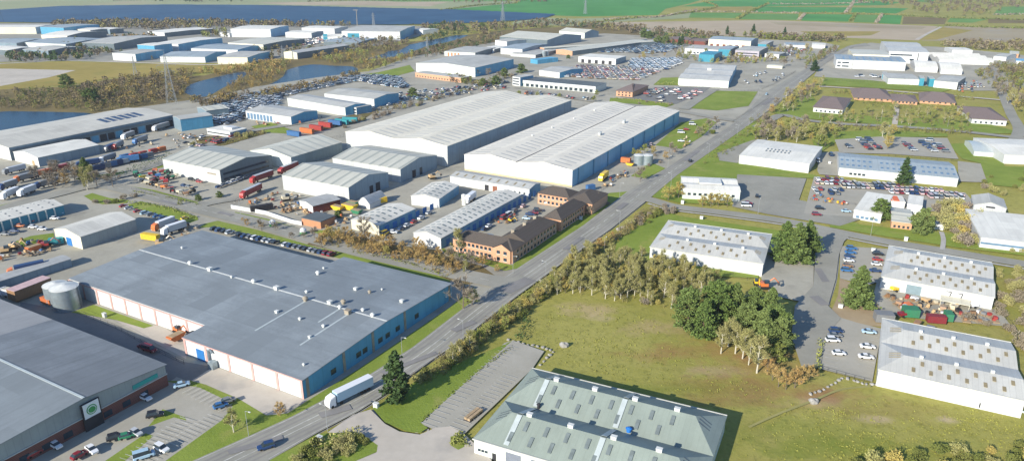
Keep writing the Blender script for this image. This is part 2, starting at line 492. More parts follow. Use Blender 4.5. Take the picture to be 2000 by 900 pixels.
def inside(p, poly):
    x, y = p; c = False; j = len(poly) - 1
    for i in range(len(poly)):
        xi, yi = poly[i]; xj, yj = poly[j]
        if (yi > y) != (yj > y) and x < (xj - xi) * (y - yi) / (yj - yi) + xi: c = not c
        j = i
    return c
def scatter_px(poly, n, seed, sep=0., world_density=True):
    """points inside a pixel polygon, even over the real ground, at least sep metres apart"""
    rnd = random.Random(seed); W_ = [G(*p).xy for p in poly]
    xs = [p.x for p in W_]; ys = [p.y for p in W_]; out = []; PL = [(p.x, p.y) for p in W_]
    for _ in range(n * 60):
        if len(out) >= n: break
        q = (rnd.uniform(min(xs), max(xs)), rnd.uniform(min(ys), max(ys)))
        if not inside(q, PL): continue
        if sep and any((q[0] - o[0]) ** 2 + (q[1] - o[1]) ** 2 < sep * sep for o in out): continue
        out.append(q)
    return out
def belt(poly, n, kinds, label, seed, scale=(.8, 1.2), sep=2.5, group=None, sz=None):
    rnd = random.Random(seed * 31 + 5)
    for q in scatter_px(poly, n, seed, sep):
        k = rnd.choice(kinds)
        o = plant(k, q[0], q[1], rnd.uniform(*scale), world=True, group=group, sz=sz)
        o['where'] = label
def hedge(pts, wd, ht, mat, label, dens=9, leaf=.25, seed=1, name='hedge', cat='hedge', wob=.25, mat2=None):
    rnd = random.Random(seed); P = smooth_line([G(*p).xy for p in pts], 4)
    o0 = P[0]; mb = MB()
    for i in range(len(P) - 1):
        a, b_ = P[i], P[i + 1]; l = (b_ - a).length; d = (b_ - a) / l; nr = Vector((-d.y, d.x))
        for k in range(max(1, int(l * dens))):
            s_ = rnd.uniform(0, l); t = rnd.uniform(-1, 1)
            hh = ht * (1 + wob * math.sin((a.x + s_) * .23 + seed) + wob * math.sin((a.y + s_) * .61))
            z = rnd.uniform(.05, 1) ** .6 * hh * math.sqrt(max(0, 1 - t * t * .7))
            q = a + d * s_ + nr * t * wd / 2 * (1 + wob * math.sin(s_ * .9 + i))
            rquad(mb, Vector((q.x - o0.x, q.y - o0.y, z)), leaf, rnd)
    o = mb.build(name, mat, loc=(o0.x, o0.y, 0))
    tag(o, label, cat); return o
def woodland(name, poly, n, mats, label, seed=1, H=(6, 11), q=34, leaf=.9, cat='woodland', cone=0., near=True):
    """a far-off wood that reads as one mass"""
    rnd = random.Random(seed); mb = MB()
    for x, y in scatter_px(poly, n, seed):
        h = rnd.uniform(*H); r = h * rnd.uniform(.28, .45); m = rnd.randrange(len(mats))
        mb.cyl((x, y, -.2), (x, y, h * .7), .18, .06, 3, m=0, caps=False)
        for k in range(q):
            d = Vector((rnd.gauss(0, 1), rnd.gauss(0, 1), rnd.gauss(0, 1))).normalized() * rnd.uniform(.45, 1)
            rquad(mb, Vector((x + d.x * r, y + d.y * r, h * .55 + d.z * h * .45)), leaf * r / 3.2, rnd, m=m)
    o = mb.build(name, mats); tag(o, label, cat, kind='stuff'); return o
M = {}
def meadow():
    m, nt, b = nodes('meadow', .95, .1); co = COORD(nt)
    a = NOISE(nt, co, .013, 7, .62, .36, .64); d = NOISE(nt, co, .11, 6, .68, .32, .68); e = NOISE(nt, co, .9, 4, .7, .3, .7)
    f = MATH(nt, 'ADD', MATH(nt, 'MULTIPLY', a, .55), MATH(nt, 'ADD', MATH(nt, 'MULTIPLY', d, .3), MATH(nt, 'MULTIPLY', e, .15)))
    c = MIX(nt, f, (.23, .23, .042), (.39, .355, .11))
    c = MIX(nt, MATH(nt, 'MULTIPLY', NOISE(nt, co, .021, 7, .7, .52, .66), .4), c, (.34, .26, .11))
    c = MIX(nt, MATH(nt, 'MULTIPLY', NOISE(nt, co, .03, 5, .6, .55, .7), .5), c, (.18, .23, .04))
    c = MIX(nt, MATH(nt, 'MULTIPLY', NOISE(nt, co, .35, 5, .75, .5, .66), .5), c, (.13, .14, .035))
    wob = nt.nodes.new('ShaderNodeTexNoise'); wob.inputs['Scale'].default_value = .09; wob.inputs['Detail'].default_value = 6; wob.inputs['Roughness'].default_value = .65
    nt.links.new(co, wob.inputs['Vector']); wv = MATH(nt, 'SUBTRACT', wob.outputs['Fac'], .5)
    # bare and worn patches of the field, each where it lies
    for px, rx, ry, col, k in (((1145, 603), 10, 5, (.5, .36, .24), .75), ((1180, 622), 6, 2.5, (.5, .38, .26), .6), ((1290, 640), 16, 5, (.46, .32, .2), .7), ((1400, 690), 26, 6, (.3, .14, .07), .75), ((1480, 712), 20, 7, (.3, .15, .08), .75), ((1395, 722), 9, 4, (.46, .35, .24), .55),
                               ((1440, 760), 22, 7, (.24, .13, .05), .6), ((1530, 770), 22, 7, (.27, .16, .08), .6), ((1580, 786), 8, 3, (.5, .36, .25), .6), ((1620, 772), 16, 2.4, (.32, .15, .09), .6), ((1715, 818), 5, 2, (.62, .48, .36), .8), ((1850, 819), 4, 1.6, (.62, .48, .36), .8), ((1720, 800), 18, 8, (.26, .16, .07), .45), ((1550, 850), 30, 9, (.13, .18, .02), .5), ((1250, 760), 26, 3, (.13, .19, .025), .5), ((1620, 880), 24, 6, (.14, .19, .02), .5)):
        g = G(*px); mp = nt.nodes.new('ShaderNodeMapping'); mp.inputs['Location'].default_value = (-g.x / rx, -g.y / ry, 0); mp.inputs['Scale'].default_value = (1 / rx, 1 / ry, 0)
        nt.links.new(co, mp.inputs[0]); ln = nt.nodes.new('ShaderNodeVectorMath'); ln.operation = 'LENGTH'; nt.links.new(mp.outputs[0], ln.inputs[0])
        q = MATH(nt, 'ADD', ln.outputs['Value'], MATH(nt, 'MULTIPLY', wv, 4.2)); r = nt.nodes.new('ShaderNodeMapRange'); r.inputs[1].default_value = 1.3; r.inputs[2].default_value = .3; nt.links.new(q, r.inputs[0])
        c = MIX(nt, MATH(nt, 'MULTIPLY', r.outputs[0], k * .62), c, col)
    nt.links.new(c, b.inputs['Base Color'])
    bp = nt.nodes.new('ShaderNodeBump'); bp.inputs['Strength'].default_value = .35; bp.inputs['Distance'].default_value = .4
    nt.links.new(NOISE(nt, co, .8, 6, .75, .2, .8), bp.inputs['Height']); nt.links.new(bp.outputs[0], b.inputs['Normal'])
    return m
M['meadow'] = meadow()
M['lawn'] = ground('lawn', (.155, .215, .03), (.24, .3, .055), (.3, .29, .09), s1=.04, s2=.3, bump=.3)
M['scrub'] = ground('scrub', (.15, .115, .05), (.23, .18, .075), (.12, .13, .04), s1=.02, s2=.15, bump=.6)
M['asphalt'] = ground('asphalt', (.245, .24, .205), (.34, .33, .285), s1=.05, s2=.9)
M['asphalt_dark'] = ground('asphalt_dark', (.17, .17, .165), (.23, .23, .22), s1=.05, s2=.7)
M['yard'] = ground('yard', (.3, .285, .235), (.42, .4, .33), (.22, .21, .18), s1=.03, s2=.5)
M['concrete'] = ground('concrete', (.42, .38, .32), (.54, .49, .42), (.34, .32, .29), s1=.04, s2=.5)
M['parking'] = ground('parking', (.32, .305, .255), (.4, .38, .325), s1=.06, s2=.9)
M['soil'] = ground('soil', (.3, .22, .14), (.4, .32, .2), s1=.06, s2=.5)
M['tan'] = ground('tan', (.36, .29, .2), (.46, .38, .27), (.3, .26, .15), s1=.006, s2=.03)
M['brownfield'] = ground('brownfield', (.3, .24, .15), (.38, .33, .22), (.33, .31, .28), s1=.006, s2=.02)
M['fieldgreen'] = ground('fieldgreen', (.045, .2, .04), (.085, .29, .065), s1=.008, s2=.05)
M['fieldgreen2'] = ground('fieldgreen2', (.09, .22, .045), (.15, .29, .07), s1=.008, s2=.05)
M['fieldpale'] = ground('fieldpale', (.25, .29, .15), (.34, .35, .2), (.38, .32, .22), s1=.002, s2=.02)
M['olive'] = ground('olive', (.26, .21, .05), (.36, .28, .08), (.2, .21, .045), s1=.01, s2=.08)
M['track_dark'] = ground('track_dark', (.215, .205, .19), (.3, .285, .26), s1=.05, s2=.5); M['patch'] = ground('patch', (.2, .195, .19), (.26, .25, .24), s1=.1, s2=.8); M['trodden'] = ground('trodden', (.27, .25, .09), (.34, .31, .12), s1=.1, s2=.6); M['trodden2'] = ground('trodden2', (.17, .2, .035), (.25, .25, .06), s1=.1, s2=.6)
M['marking'] = flat('marking', (.5, .49, .45), var=.3)
M['kerb'] = flat('kerb', (.42, .4, .37), var=.15)
wm, wnt, wb_ = nodes('pond_water', .22, .25); wb_.inputs['Base Color'].default_value = (.012, .055, .11, 1); wb_.inputs['IOR'].default_value = 1.15
bp = wnt.nodes.new('ShaderNodeBump'); bp.inputs['Strength'].default_value = .25; bp.inputs['Distance'].default_value = .3
wnt.links.new(NOISE(wnt, COORD(wnt), .35, 4), bp.inputs['Height']); wnt.links.new(bp.outputs[0], wb_.inputs['Normal']); M['water'] = wm

def build_ground():
    g = MB(); g.face([(-7000, -300, 0), (7000, -300, 0), (7000, 7500, 0), (-7000, 7500, 0)])
    structure(g.build('ground', M['meadow']))
    SP = sheet_poly
    # ---- far country
    SP('field_far', [(-3000, -60), (5000, -60), (5000, -30), (-3000, -30)], M['fieldpale'])
    SP('field', [(-900, -50), (860, -50), (1010, 6), (870, 22), (600, 15), (330, 12), (220, 12), (0, 20), (-900, 40)], M['fieldpale'])
    SP('field', [(0, -12), (330, -12), (330, -3), (0, 2)], M['tan'])
    SP('field', [(500, 6), (700, 3), (880, 3), (840, 13), (560, 10)], M['tan'])
    SP('field', [(690, 0), (860, -8), (1000, -8), (1000, 3), (780, 4)], M['fieldgreen2'])
    SP('field', [(860, 21), (960, 11), (1010, 7), (1050, -45), (1900, -45), (1540, -8), (1370, 0), (1345, 8), (1300, 18), (1285, 30), (1140, 33), (1060, 30), (990, 26)], M['fieldgreen'])
    SP('field', [(1390, 2), (1460, 0), (1630, -2), (1760, 5), (1730, 11), (1560, 12), (1480, 14), (1330, 13)], M['fieldgreen'])
    SP('field', [(1500, -40), (1680, -45), (1660, -4), (1610, 5), (1480, 1)], M['fieldgreen2'])
    SP('field', [(1350, 16), (1470, 13), (1455, 22), (1360, 23)], M['olive'])
    SP('field', [(1486, 14), (1655, 15), (1652, 25), (1462, 24)], M['fieldgreen'])
    SP('field', [(1665, 15), (1775, 17), (1750, 27), (1662, 25)], M['fieldgreen'])
    SP('field', [(1350, 25), (1450, 26), (1440, 36), (1345, 35)], M['fieldgreen2'])
    SP('field', [(1455, 27), (1560, 28), (1558, 40), (1440, 38)], M['fieldgreen2'])
    SP('field', [(1572, 28), (1665, 29), (1660, 43), (1565, 41)], M['fieldgreen'])
    SP('field', [(1672, 29), (1716, 30), (1710, 45), (1667, 44)], M['fieldgreen2'])
    SP('field', [(1720, 29), (1762, 31), (1758, 48), (1716, 46)], M['fieldgreen'])
    SP('field', [(1765, 33), (1850, 36), (1845, 48), (1762, 48)], M['scrub'])
    SP('field', [(1856, 36), (1930, 38), (1900, 45), (1850, 44)], M['fieldgreen2'])
    SP('field', [(1950, 14), (2100, 12), (2100, 28), (1940, 30)], M['fieldgreen2'])
    SP('field', [(1800, -3), (1850, -5), (1830, 6), (1790, 4)], M['fieldgreen2'])
    SP('field', [(1930, 36), (2100, 40), (2100, 46), (1930, 46)], M['scrub'])
    SP('field', [(1190, 44), (1500, 40), (1700, 47), (1832, 52), (1795, 80), (1640, 74), (1560, 76), (1400, 70), (1230, 60)], M['tan'])
    SP('field', [(1500, 43), (1690, 49), (1810, 53), (1800, 58), (1650, 54), (1520, 49)], M['brownfield'])
    SP('field', [(1562, 62), (1720, 62), (1700, 70), (1600, 72)], M['olive'])
    SP('field', [(1845, 52), (2120, 58), (2120, 88), (1980, 84), (1800, 80)], M['brownfield'])
    SP('field', [(1842, 54), (1900, 60), (1830, 78), (1795, 79)], M['olive'])
    SP('field', [(1010, 33), (1120, 37), (1290, 33), (1330, 22), (1350, 24), (1345, 36), (1190, 44), (1130, 52), (1000, 48)], M['fieldpale'])
    ribbon('track', [(1790, 78), (1812, 66), (1838, 53)], 6, M['concrete'])
    # ---- ponds
    SP('scrub_ground', [(-60, 300), (-60, 178), (120, 170), (240, 152), (400, 148), (480, 128), (560, 118), (700, 104), (810, 82), (980, 60), (1180, 48), (1240, 60), (1330, 72), (1180, 78), (980, 95), (800, 112), (740, 128), (690, 140), (560, 170), (380, 200), (200, 225), (0, 262)], M['scrub'])
    SP('pond', [(-60, 222), (20, 218), (100, 219), (165, 221), (210, 226), (130, 243), (60, 258), (-60, 275)], M['water'])
    SP('pond', smooth_closed([(362, 182), (372, 166), (420, 152), (472, 141), (480, 147), (462, 160), (436, 172), (400, 190)]), M['water'])
    SP('pond', smooth_closed([(500, 176), (530, 164), (553, 150), (562, 137), (605, 127), (650, 129), (690, 131), (700, 139), (650, 152), (600, 162), (556, 171), (515, 181)]), M['water'])
    SP('pond', [(715, 116), (749, 106), (758, 101), (783, 98), (800, 88), (843, 79), (888, 70), (916, 69), (897, 77), (869, 84), (830, 92), (800, 104), (778, 110), (730, 118)], M['water'])
    SP('airstrip_field', [(-300, 200), (-300, 128), (0, 126), (130, 121), (300, 125), (430, 126), (500, 128), (420, 140), (330, 150), (220, 152), (140, 166), (0, 176)], M['olive'])
    SP('runway', [(-100, 178), (-100, 135), (20, 135), (148, 138), (95, 152), (0, 169)], M['concrete'])
    ribbon('road', [(-60, 128), (60, 122), (130, 119), (300, 124), (420, 127), (520, 118)], 7, M['concrete'])
    # ---- far left estate ground
    SP('estate_ground', [(-200, 126), (-200, 46), (300, 46), (600, 46), (830, 52), (845, 64), (760, 86), (640, 104), (560, 113), (500, 122), (420, 124), (130, 119)], M['asphalt'])
    # ---- the big industrial area left of the main road
    SP('yard', [(-300, 620), (-300, 300), (0, 258), (190, 222), (400, 192), (500, 170), (620, 152), (720, 140), (800, 112), (960, 84), (1180, 66), (1330, 74), (1500, 78), (1600, 82), (1640, 90), (1630, 104), (1560, 150), (1475, 230), (1440, 250), (1300, 345), (1165, 450), (1000, 560), (840, 690), (600, 850), (400, 990), (-300, 1000)], M['yard'])
    SP('yard', [(1600, 128), (1640, 100), (1700, 84), (1760, 90), (1830, 92), (1960, 104), (2100, 120), (2100, 170), (1960, 178), (1900, 178), (1740, 170), (1612, 152), (1590, 150)], M['yard'])
    SP('yard', [(40, 590), (150, 612), (226, 640), (330, 690), (352, 706), (418, 717), (372, 745), (322, 745), (200, 690), (40, 625)], M['asphalt_dark'])  # lane darker than the yard: the brick depot's shade put into its colour
    SP('apron', [(226, 627), (281, 641), (300, 636), (322, 640), (362, 670), (364, 702), (300, 668)], M['concrete'])
    SP('apron', [(418, 716), (600, 783), (530, 815), (372, 746)], M['concrete'])
    SP('car_park', [(60, 1000), (60, 940), (345, 737), (372, 747), (433, 778), (472, 790), (433, 822), (300, 925), (250, 1000)], M['parking'])
    SP('lawn', [(139, 611), (183, 596), (300, 637), (281, 642), (228, 626), (175, 617)], M['lawn'])
    SP('lawn', [(320, 745), (372, 744), (402, 752), (467, 780), (520, 812), (562, 808), (600, 784), (700, 722), (880, 600), (905, 578), (925, 590), (897, 611), (805, 681), (720, 736), (640, 780), (572, 815), (500, 848), (380, 901), (290, 950), (290, 925), (433, 822), (455, 795), (433, 778), (390, 758)], M['lawn'])
    SP('lawn', [(290, 834), (318, 800), (362, 816), (364, 822), (340, 816)], M['lawn'])
    SP('lawn', [(200, 905), (285, 847), (300, 852), (240, 905)], M['lawn'])
    SP('lawn', [(389, 446), (400, 438), (425, 432), (500, 449), (620, 484), (700, 500), (800, 520), (878, 545), (880, 552), (660, 505), (630, 498), (500, 461), (420, 444)], M['lawn'])
    SP('scrub_ground', [(600, 478), (630, 455), (690, 462), (760, 478), (860, 490), (870, 500), (940, 520), (975, 545), (905, 558), (800, 520), (700, 500)], M['scrub'])
    SP('lawn', [(247, 402), (275, 394), (330, 406), (385, 424), (388, 430), (372, 436), (330, 428), (275, 412)], M['lawn'])
    SP('lawn', [(164, 384), (180, 378), (215, 388), (252, 392), (248, 398), (200, 400), (184, 396)], M['lawn'])
    SP('lawn', [(-60, 418), (0, 402), (60, 388), (133, 371), (150, 374), (120, 381), (50, 398), (0, 410)], M['lawn'])
    SP('lawn', [(20, 476), (60, 462), (105, 456), (108, 478), (60, 488)], M['lawn'])
    SP('lawn', [(250, 364), (300, 372), (388, 396), (400, 404), (388, 404), (330, 390), (250, 372)], M['lawn'])
    SP('lawn', [(180, 344), (250, 336), (310, 318), (340, 322), (260, 342), (200, 350)], M['lawn'])
    SP('lawn', [(460, 415), (520, 428), (600, 452), (640, 450), (640, 462), (560, 462), (480, 432), (452, 420)], M['lawn'])
    SP('lawn', [(860, 484), (884, 492), (1000, 519), (1060, 470), (1120, 425), (1190, 378), (1228, 375), (1180, 412), (1100, 470), (1030, 522), (985, 530), (930, 512), (870, 498)], M['lawn'])
    SP('lawn', [(1232, 345), (1270, 318), (1300, 330), (1262, 350)], M['lawn'])
    SP('lawn', [(1280, 285), (1330, 240), (1380, 232), (1400, 240), (1370, 268), (1330, 292)], M['lawn'])
    SP('lawn', [(380, 270), (460, 262), (500, 250), (520, 262), (440, 285), (390, 290)], M['scrub'])
    SP('lawn', [(490, 248), (530, 240), (570, 255), (560, 262), (520, 260)], M['lawn'])
    SP('lawn', [(664, 228), (690, 224), (720, 222), (740, 215), (700, 240), (600, 262)], M['scrub'])
    SP('lawn', [(1192, 192), (1250, 196), (1318, 205), (1300, 211), (1190, 200)], M['lawn'])
    SP('lawn', [(1340, 212), (1385, 178), (1480, 180), (1462, 208), (1400, 217)], M['lawn'])
    SP('lawn', [(1276, 167), (1292, 153), (1326, 152), (1326, 168)], M['lawn'])
    SP('lawn', [(680, 150), (740, 142), (800, 128), (810, 140), (740, 158), (690, 160)], M['lawn'])
    SP('parking', [(1210, 190), (1280, 172), (1390, 170), (1370, 185), (1320, 204), (1250, 196)], M['asphalt_dark'])
    # ---- right of the main road
    SP('lawn', [(1205, 470), (1290, 412), (1330, 424), (1400, 434), (1500, 448), (1560, 458), (1510, 470), (1480, 545), (1380, 540), (1258, 512), (1200, 500)], M['lawn'])
    SP('lawn', [(1272, 385), (1340, 325), (1400, 268), (1470, 238), (1500, 232), (1470, 280), (1450, 320), (1600, 345), (1600, 350), (1460, 345), (1440, 402), (1330, 398)], M['lawn'])
    SP('lawn', [(1630, 420), (1680, 440), (1790, 452), (2100, 470), (2100, 512), (1870, 485), (1740, 465), (1620, 445)], M['lawn'])
    SP('lawn', [(1850, 282), (1945, 280), (1962, 326), (2100, 330), (2100, 380), (1930, 362), (1915, 320), (1880, 312)], M['lawn'])
    SP('lawn', [(1610, 152), (1700, 158), (1860, 175), (1840, 181), (1605, 167)], M['lawn'])
    SP('lawn', [(1510, 222), (1580, 180), (1600, 205), (1640, 222), (1720, 230), (1900, 235), (2000, 262), (1900, 262), (1700, 243), (1560, 232)], M['lawn'])
    SP('lawn', [(1580, 262), (1720, 254), (1850, 262), (1850, 268), (1720, 270), (1640, 274), (1600, 300), (1590, 285)], M['lawn'])
    SP('parking', [(1640, 300), (1630, 274), (1720, 268), (1850, 271), (1872, 312), (1740, 302)], M['parking'])
    SP('yard', [(1596, 335), (1600, 300), (1645, 296), (1638, 345), (1600, 342)], M['yard'])
    SP('yard', [(1870, 316), (1915, 321), (1928, 358), (1872, 356)], M['yard'])
    SP('yard', [(1400, 300), (1450, 282), (1470, 275), (1500, 272), (1440, 320), (1405, 315)], M['asphalt'])
    SP('yard', [(1440, 342), (1575, 350), (1560, 392), (1600, 400), (1680, 430), (1640, 443), (1500, 420), (1430, 405)], M['asphalt'])
    SP('car_park', [(1590, 346), (1885, 378), (1915, 412), (1900, 420), (1790, 412), (1680, 405), (1670, 425), (1570, 418), (1580, 380)], M['parking'])
    SP('yard', [(1486, 545), (1508, 470), (1590, 500), (1588, 560), (1560, 590), (1505, 578)], M['yard'])
    SP('car_park', [(1640, 482), (1733, 488), (1728, 548), (1690, 560), (1640, 545)], M['parking'])
    SP('yard', [(1722, 560), (1790, 562), (1930, 600), (1960, 620), (1975, 640), (1800, 625), (1722, 612)], M['yard'])
    SP('soil_patch', [(1720, 520), (1735, 485), (1745, 560), (1722, 612), (1700, 600)], M['yard'])
    SP('soil_patch', [(1618, 622), (1636, 580), (1640, 545), (1700, 570), (1722, 612), (1722, 640), (1680, 637), (1640, 625)], M['soil'])
    SP('car_park', [(1600, 722), (1608, 655), (1640, 622), (1680, 634), (1722, 644), (1703, 748)], M['parking'])
    SP('car_park', [(985, 672), (1002, 667), (1063, 688), (1040, 722), (905, 852), (870, 870), (845, 840), (822, 830), (900, 755)], M['parking'])
    SP('driveway', [(640, 847), (690, 812), (724, 802), (752, 830), (780, 845), (820, 851), (850, 838), (880, 835), (907, 850), (960, 900), (960, 1000), (700, 1000), (690, 905), (735, 886), (738, 872), (722, 862), (706, 850)], M['concrete'])
    SP('lawn', [(728, 800), (765, 778), (820, 742), (985, 675), (1000, 668), (822, 828), (836, 838), (820, 848), (795, 845), (752, 827)], M['lawn'])
    SP('lawn', [(500, 960), (528, 901), (620, 850), (692, 846), (706, 850), (738, 872), (736, 885), (690, 905), (670, 960)], M['lawn'])
    SP('lawn', [(880, 855), (905, 850), (907, 875), (895, 881), (880, 872)], M['lawn'])
    # ---- roads
    Lr = [(100, 1050), (250, 960), (380, 901), (500, 848), (572, 815), (640, 779), (720, 735), (805, 681), (897, 610), (1000, 533), (1139, 442), (1222, 378), (1278, 345), (1347, 300), (1435, 240), (1500, 178), (1552, 148), (1592, 124), (1627, 105), (1660, 90), (1690, 85)]
    Rr = [(1700, 90), (1668, 93), (1640, 107), (1608, 128), (1578, 153), (1542, 185), (1478, 235), (1389, 297), (1322, 344), (1264, 393), (1192, 450), (1100, 515), (1000, 588), (894, 672), (820, 722), (760, 768), (700, 806), (620, 848), (528, 901), (440, 945), (250, 1050)]
    SP('road', Lr + Rr, M['asphalt'])
    ctr = [(300, 975), (454, 900), (560, 848), (668, 794), (742, 752), (846, 680), (946, 600), (1060, 520), (1165, 446), (1243, 386), (1300, 345), (1368, 298), (1455, 238), (1520, 182), (1566, 150), (1600, 126), (1634, 106), (1664, 91)]
    for o_ in (-4.3, -2.6, 2.6, 4.3): ribbon('wheel_track', ctr, .7, M['track_dark'], off=o_)
    ribbon('road_marking', ctr[:9], .3, M['marking'], off=.9)
    ribbon('road_marking', ctr[:9], .22, M['marking'], off=-1.1)
    dashes('road_marking', ctr[8:], 9, 5, .3, M['marking'])
    ribbon('road_marking', Lr[1:12], .2, M['marking'], off=-.6)
    ribbon('road_marking', Rr[10:19][::-1], .2, M['marking'], off=.6)
    RB = ribbon
    c1 = [(-140, 462), (0, 411), (118, 379), (188, 364), (250, 373), (380, 408), (500, 437), (600, 464), (700, 492), (800, 516), (900, 538), (985, 556)]
    RB('road', c1, 10.5, M['asphalt']); dashes('road_marking', c1[3:], 8, 4, .25, M['marking'])
    RB('road', [(188, 364), (215, 352), (262, 338), (310, 322), (380, 296), (470, 262), (560, 246), (650, 232), (760, 206), (850, 183), (960, 160), (1010, 142)], 8, M['asphalt'])
    RB('road', [(380, 405), (420, 396), (470, 388)], 8, M['asphalt'])
    RB('road', [(985, 548), (1003, 560), (1020, 566)], 16, M['asphalt'])
    RB('road', [(1458, 240), (1400, 232), (1340, 221), (1250, 208), (1150, 198), (1010, 172)], 9, M['asphalt'])
    RB('road', [(1335, 215), (1362, 196), (1396, 175)], 9, M['asphalt'])
    RB('road', [(1478, 250), (1504, 236), (1529, 226), (1573, 236), (1653, 244), (1742, 248), (1850, 256), (1930, 264), (2100, 285)], 8, M['asphalt'])
    RB('road', [(1600, 170), (1700, 176), (1800, 184), (1900, 192), (2050, 205)], 6, M['concrete'])
    RB('road', [(1975, 285), (1990, 255), (1975, 225), (1960, 190), (1950, 165), (1935, 130)], 8, M['asphalt'])
    c2 = [(1250, 387), (1280, 395), (1320, 406), (1400, 416), (1500, 429), (1560, 439), (1620, 452), (1730, 474), (1860, 495), (2000, 518), (2150, 542)]
    RB('road', c2, 8, M['asphalt']); RB('footpath', c2[1:], 1.6, M['kerb'], off=-6)
    SP('road', [(1582, 448), (1665, 458), (1648, 474), (1638, 500), (1632, 548), (1617, 600), (1642, 624), (1612, 660), (1602, 722), (1565, 720), (1545, 660), (1552, 600), (1588, 560), (1592, 500)], M['asphalt'])
    RB('footpath', [(1838, 455), (1842, 470), (1840, 490)], 2, M['kerb'])
    RB('path', [(1752, 205), (1750, 225), (1747, 245)], 4, M['concrete'])
    # ---- kerbs (real steps)
    for P, o_ in ((Lr[1:], .1), (Rr[1:12], .1), (Rr[12:-1], .1)):
        RB('kerb', P, .3, M['kerb'], z=.02, hgt=.14)
    RB('kerb', [(728, 800), (752, 829), (780, 846), (820, 850), (837, 838), (822, 828), (985, 675)], .35, M['kerb'], z=.02, hgt=.14)
    RB('kerb', [(1640, 482), (1634, 545), (1618, 605), (1640, 624), (1722, 643)], .35, M['kerb'], z=.02, hgt=.14)
    RB('kerb', [(372, 745), (433, 778), (470, 790), (433, 822), (300, 920)], .35, M['kerb'], z=.02, hgt=.14)
    # ---- repairs in the tarmac and worn paths
    rp = random.Random(3)
    for px, az, l_, w_ in (((500, 872), 62, 14, 2.4), ((655, 806), 60, 9, 3), ((800, 712), 50, 20, 2.2), ((905, 640), 44, 10, 3), ((1010, 560), 40, 16, 6), ((1120, 478), 30, 18, 2.6), ((1215, 405), 30, 12, 3), ((1350, 306), 30, 30, 3), ((1500, 200), 30, 40, 4), ((330, 398), 119, 14, 3), ((440, 420), 119, 10, 3), ((1604, 540), 8, 14, 3), ((1600, 590), 170, 8, 4)):
        g = G(*px).xy; d = Vector((math.sin(R(az)), math.cos(R(az)))) * l_ / 2; n_ = Vector((d.y, -d.x)).normalized() * w_ / 2
        SP('road_patch', [g - d - n_, g + d - n_ * .9, g + d + n_, g - d * .95 + n_], M['patch'], world=True)
    RB('path', [(1462, 838), (1520, 812), (1590, 785), (1640, 765), (1700, 758)], .8, M['trodden'])
    # ---- parking bays
    bays('road_marking', (822, 828), (985, 676), 22, 5.0, 1)
    bays('road_marking', (905, 845), (1010, 742), 16, 4.8, -1)
    bays('road_marking', (385, 757), (455, 792), 8, 4.8, 1)
    bays('road_marking', (300, 908), (430, 822), 14, 4.8, -1)
    bays('road_marking', (235, 898), (352, 818), 12, 4.8, 1)
    bays('road_marking', (1610, 664), (1603, 715), 7, 4.8, -1)
    bays('road_marking', (1716, 655), (1706, 722), 8, 4.8, 1)
    bays('road_marking', (1644, 490), (1642, 540), 8, 4.8, -1)

def smooth_closed(P):
    n = len(P); out = []
    for i in range(n):
        p0, p1, p2, p3 = (Vector(P[(i + k) % n]) for k in (-1, 0, 1, 2))
        for k in range(5):
            t = k / 5
            q = .5 * ((2 * p1) + (p2 - p0) * t + (2 * p0 - 5 * p1 + 4 * p2 - p3) * t * t + (3 * p1 - p0 - 3 * p2 + p3) * t ** 3)
            out.append((q.x, q.y))
    return out
def bays(name, a, b, n, ln, side):
    _z[0] += .006; z = .02 + _z[0]
    A, B = G(*a).xy, G(*b).xy; d = (B - A).normalized(); nr = Vector((d.y, -d.x)) * side; mb = MB()
    for i in range(n + 1):
        p = A.lerp(B, i / n); q = p + nr * ln; w_ = d * .075
        pts = [(*(p - w_), z), (*(p + w_), z), (*(q + w_), z), (*(q - w_), z)]
        mb.face(pts if side > 0 else pts[::-1])
    o = mb.build(name, M['marking']); o['kind'] = 'structure'
def W_(k, c, **kw): M[k] = sheet(k, c, **kw)
W_('w_white', (.6, .615, .615), axis=0, rib=3, ribc=.05, dirt=.08)
W_('w_whitey', (.72, .73, .72), axis=1, rib=3, ribc=.05, dirt=.08)
W_('w_grey', (.5, .52, .52), axis=0, rib=4, ribc=.10, dirt=.12)
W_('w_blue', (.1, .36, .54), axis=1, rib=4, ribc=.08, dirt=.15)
W_('w_bluegrey', (.22, .3, .36), axis=1, rib=5, ribc=.10, dirt=.15)  # as a right-hand side colour it has the wall's shade painted in
W_('w_cream', (.68, .64, .5), axis=0, rib=3, ribc=.06, dirt=.1)
W_('w_pale', (.62, .66, .62), axis=0, rib=3, ribc=.05, dirt=.1)
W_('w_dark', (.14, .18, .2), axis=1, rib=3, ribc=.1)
W_('w_teal', (.04, .26, .36), axis=0, rib=3, ribc=.08)
W_('r_big', (.28, .315, .335), axis=1, rib=7.5, ribc=.05, dirt=.26, rough=.6, streak=.6)
W_('r_bigR', (.2, .24, .27), axis=1, rib=6, ribc=.07, dirt=.15, rough=.55)
W_('r_b0', (.24, .26, .275), axis=0, rib=6, ribc=.08, dirt=.24, rough=.6)
W_('r_b0l', (.36, .36, .355), axis=0, rib=6, ribc=.05, dirt=.12, rough=.6)
W_('r_s', (.5, .5, .44), axis=0, rib=2, ribc=.05, dirt=.12, rough=.55, strip=((.3, .32, .29), 7, .26, 1, 400., 0., 1.))
W_('r_s2', (.6, .59, .5), axis=1, rib=2, ribc=.05, dirt=.12, rough=.6, strip=((.42, .43, .38), 7, .3, 1, 400., 0., 1.))
W_('r_u', (.66, .64, .57), axis=1, rib=2, ribc=.05, dirt=.16, rough=.65)
W_('r_u4', (.47, .475, .45), axis=0, rib=2, ribc=.06, dirt=.16, rough=.65)
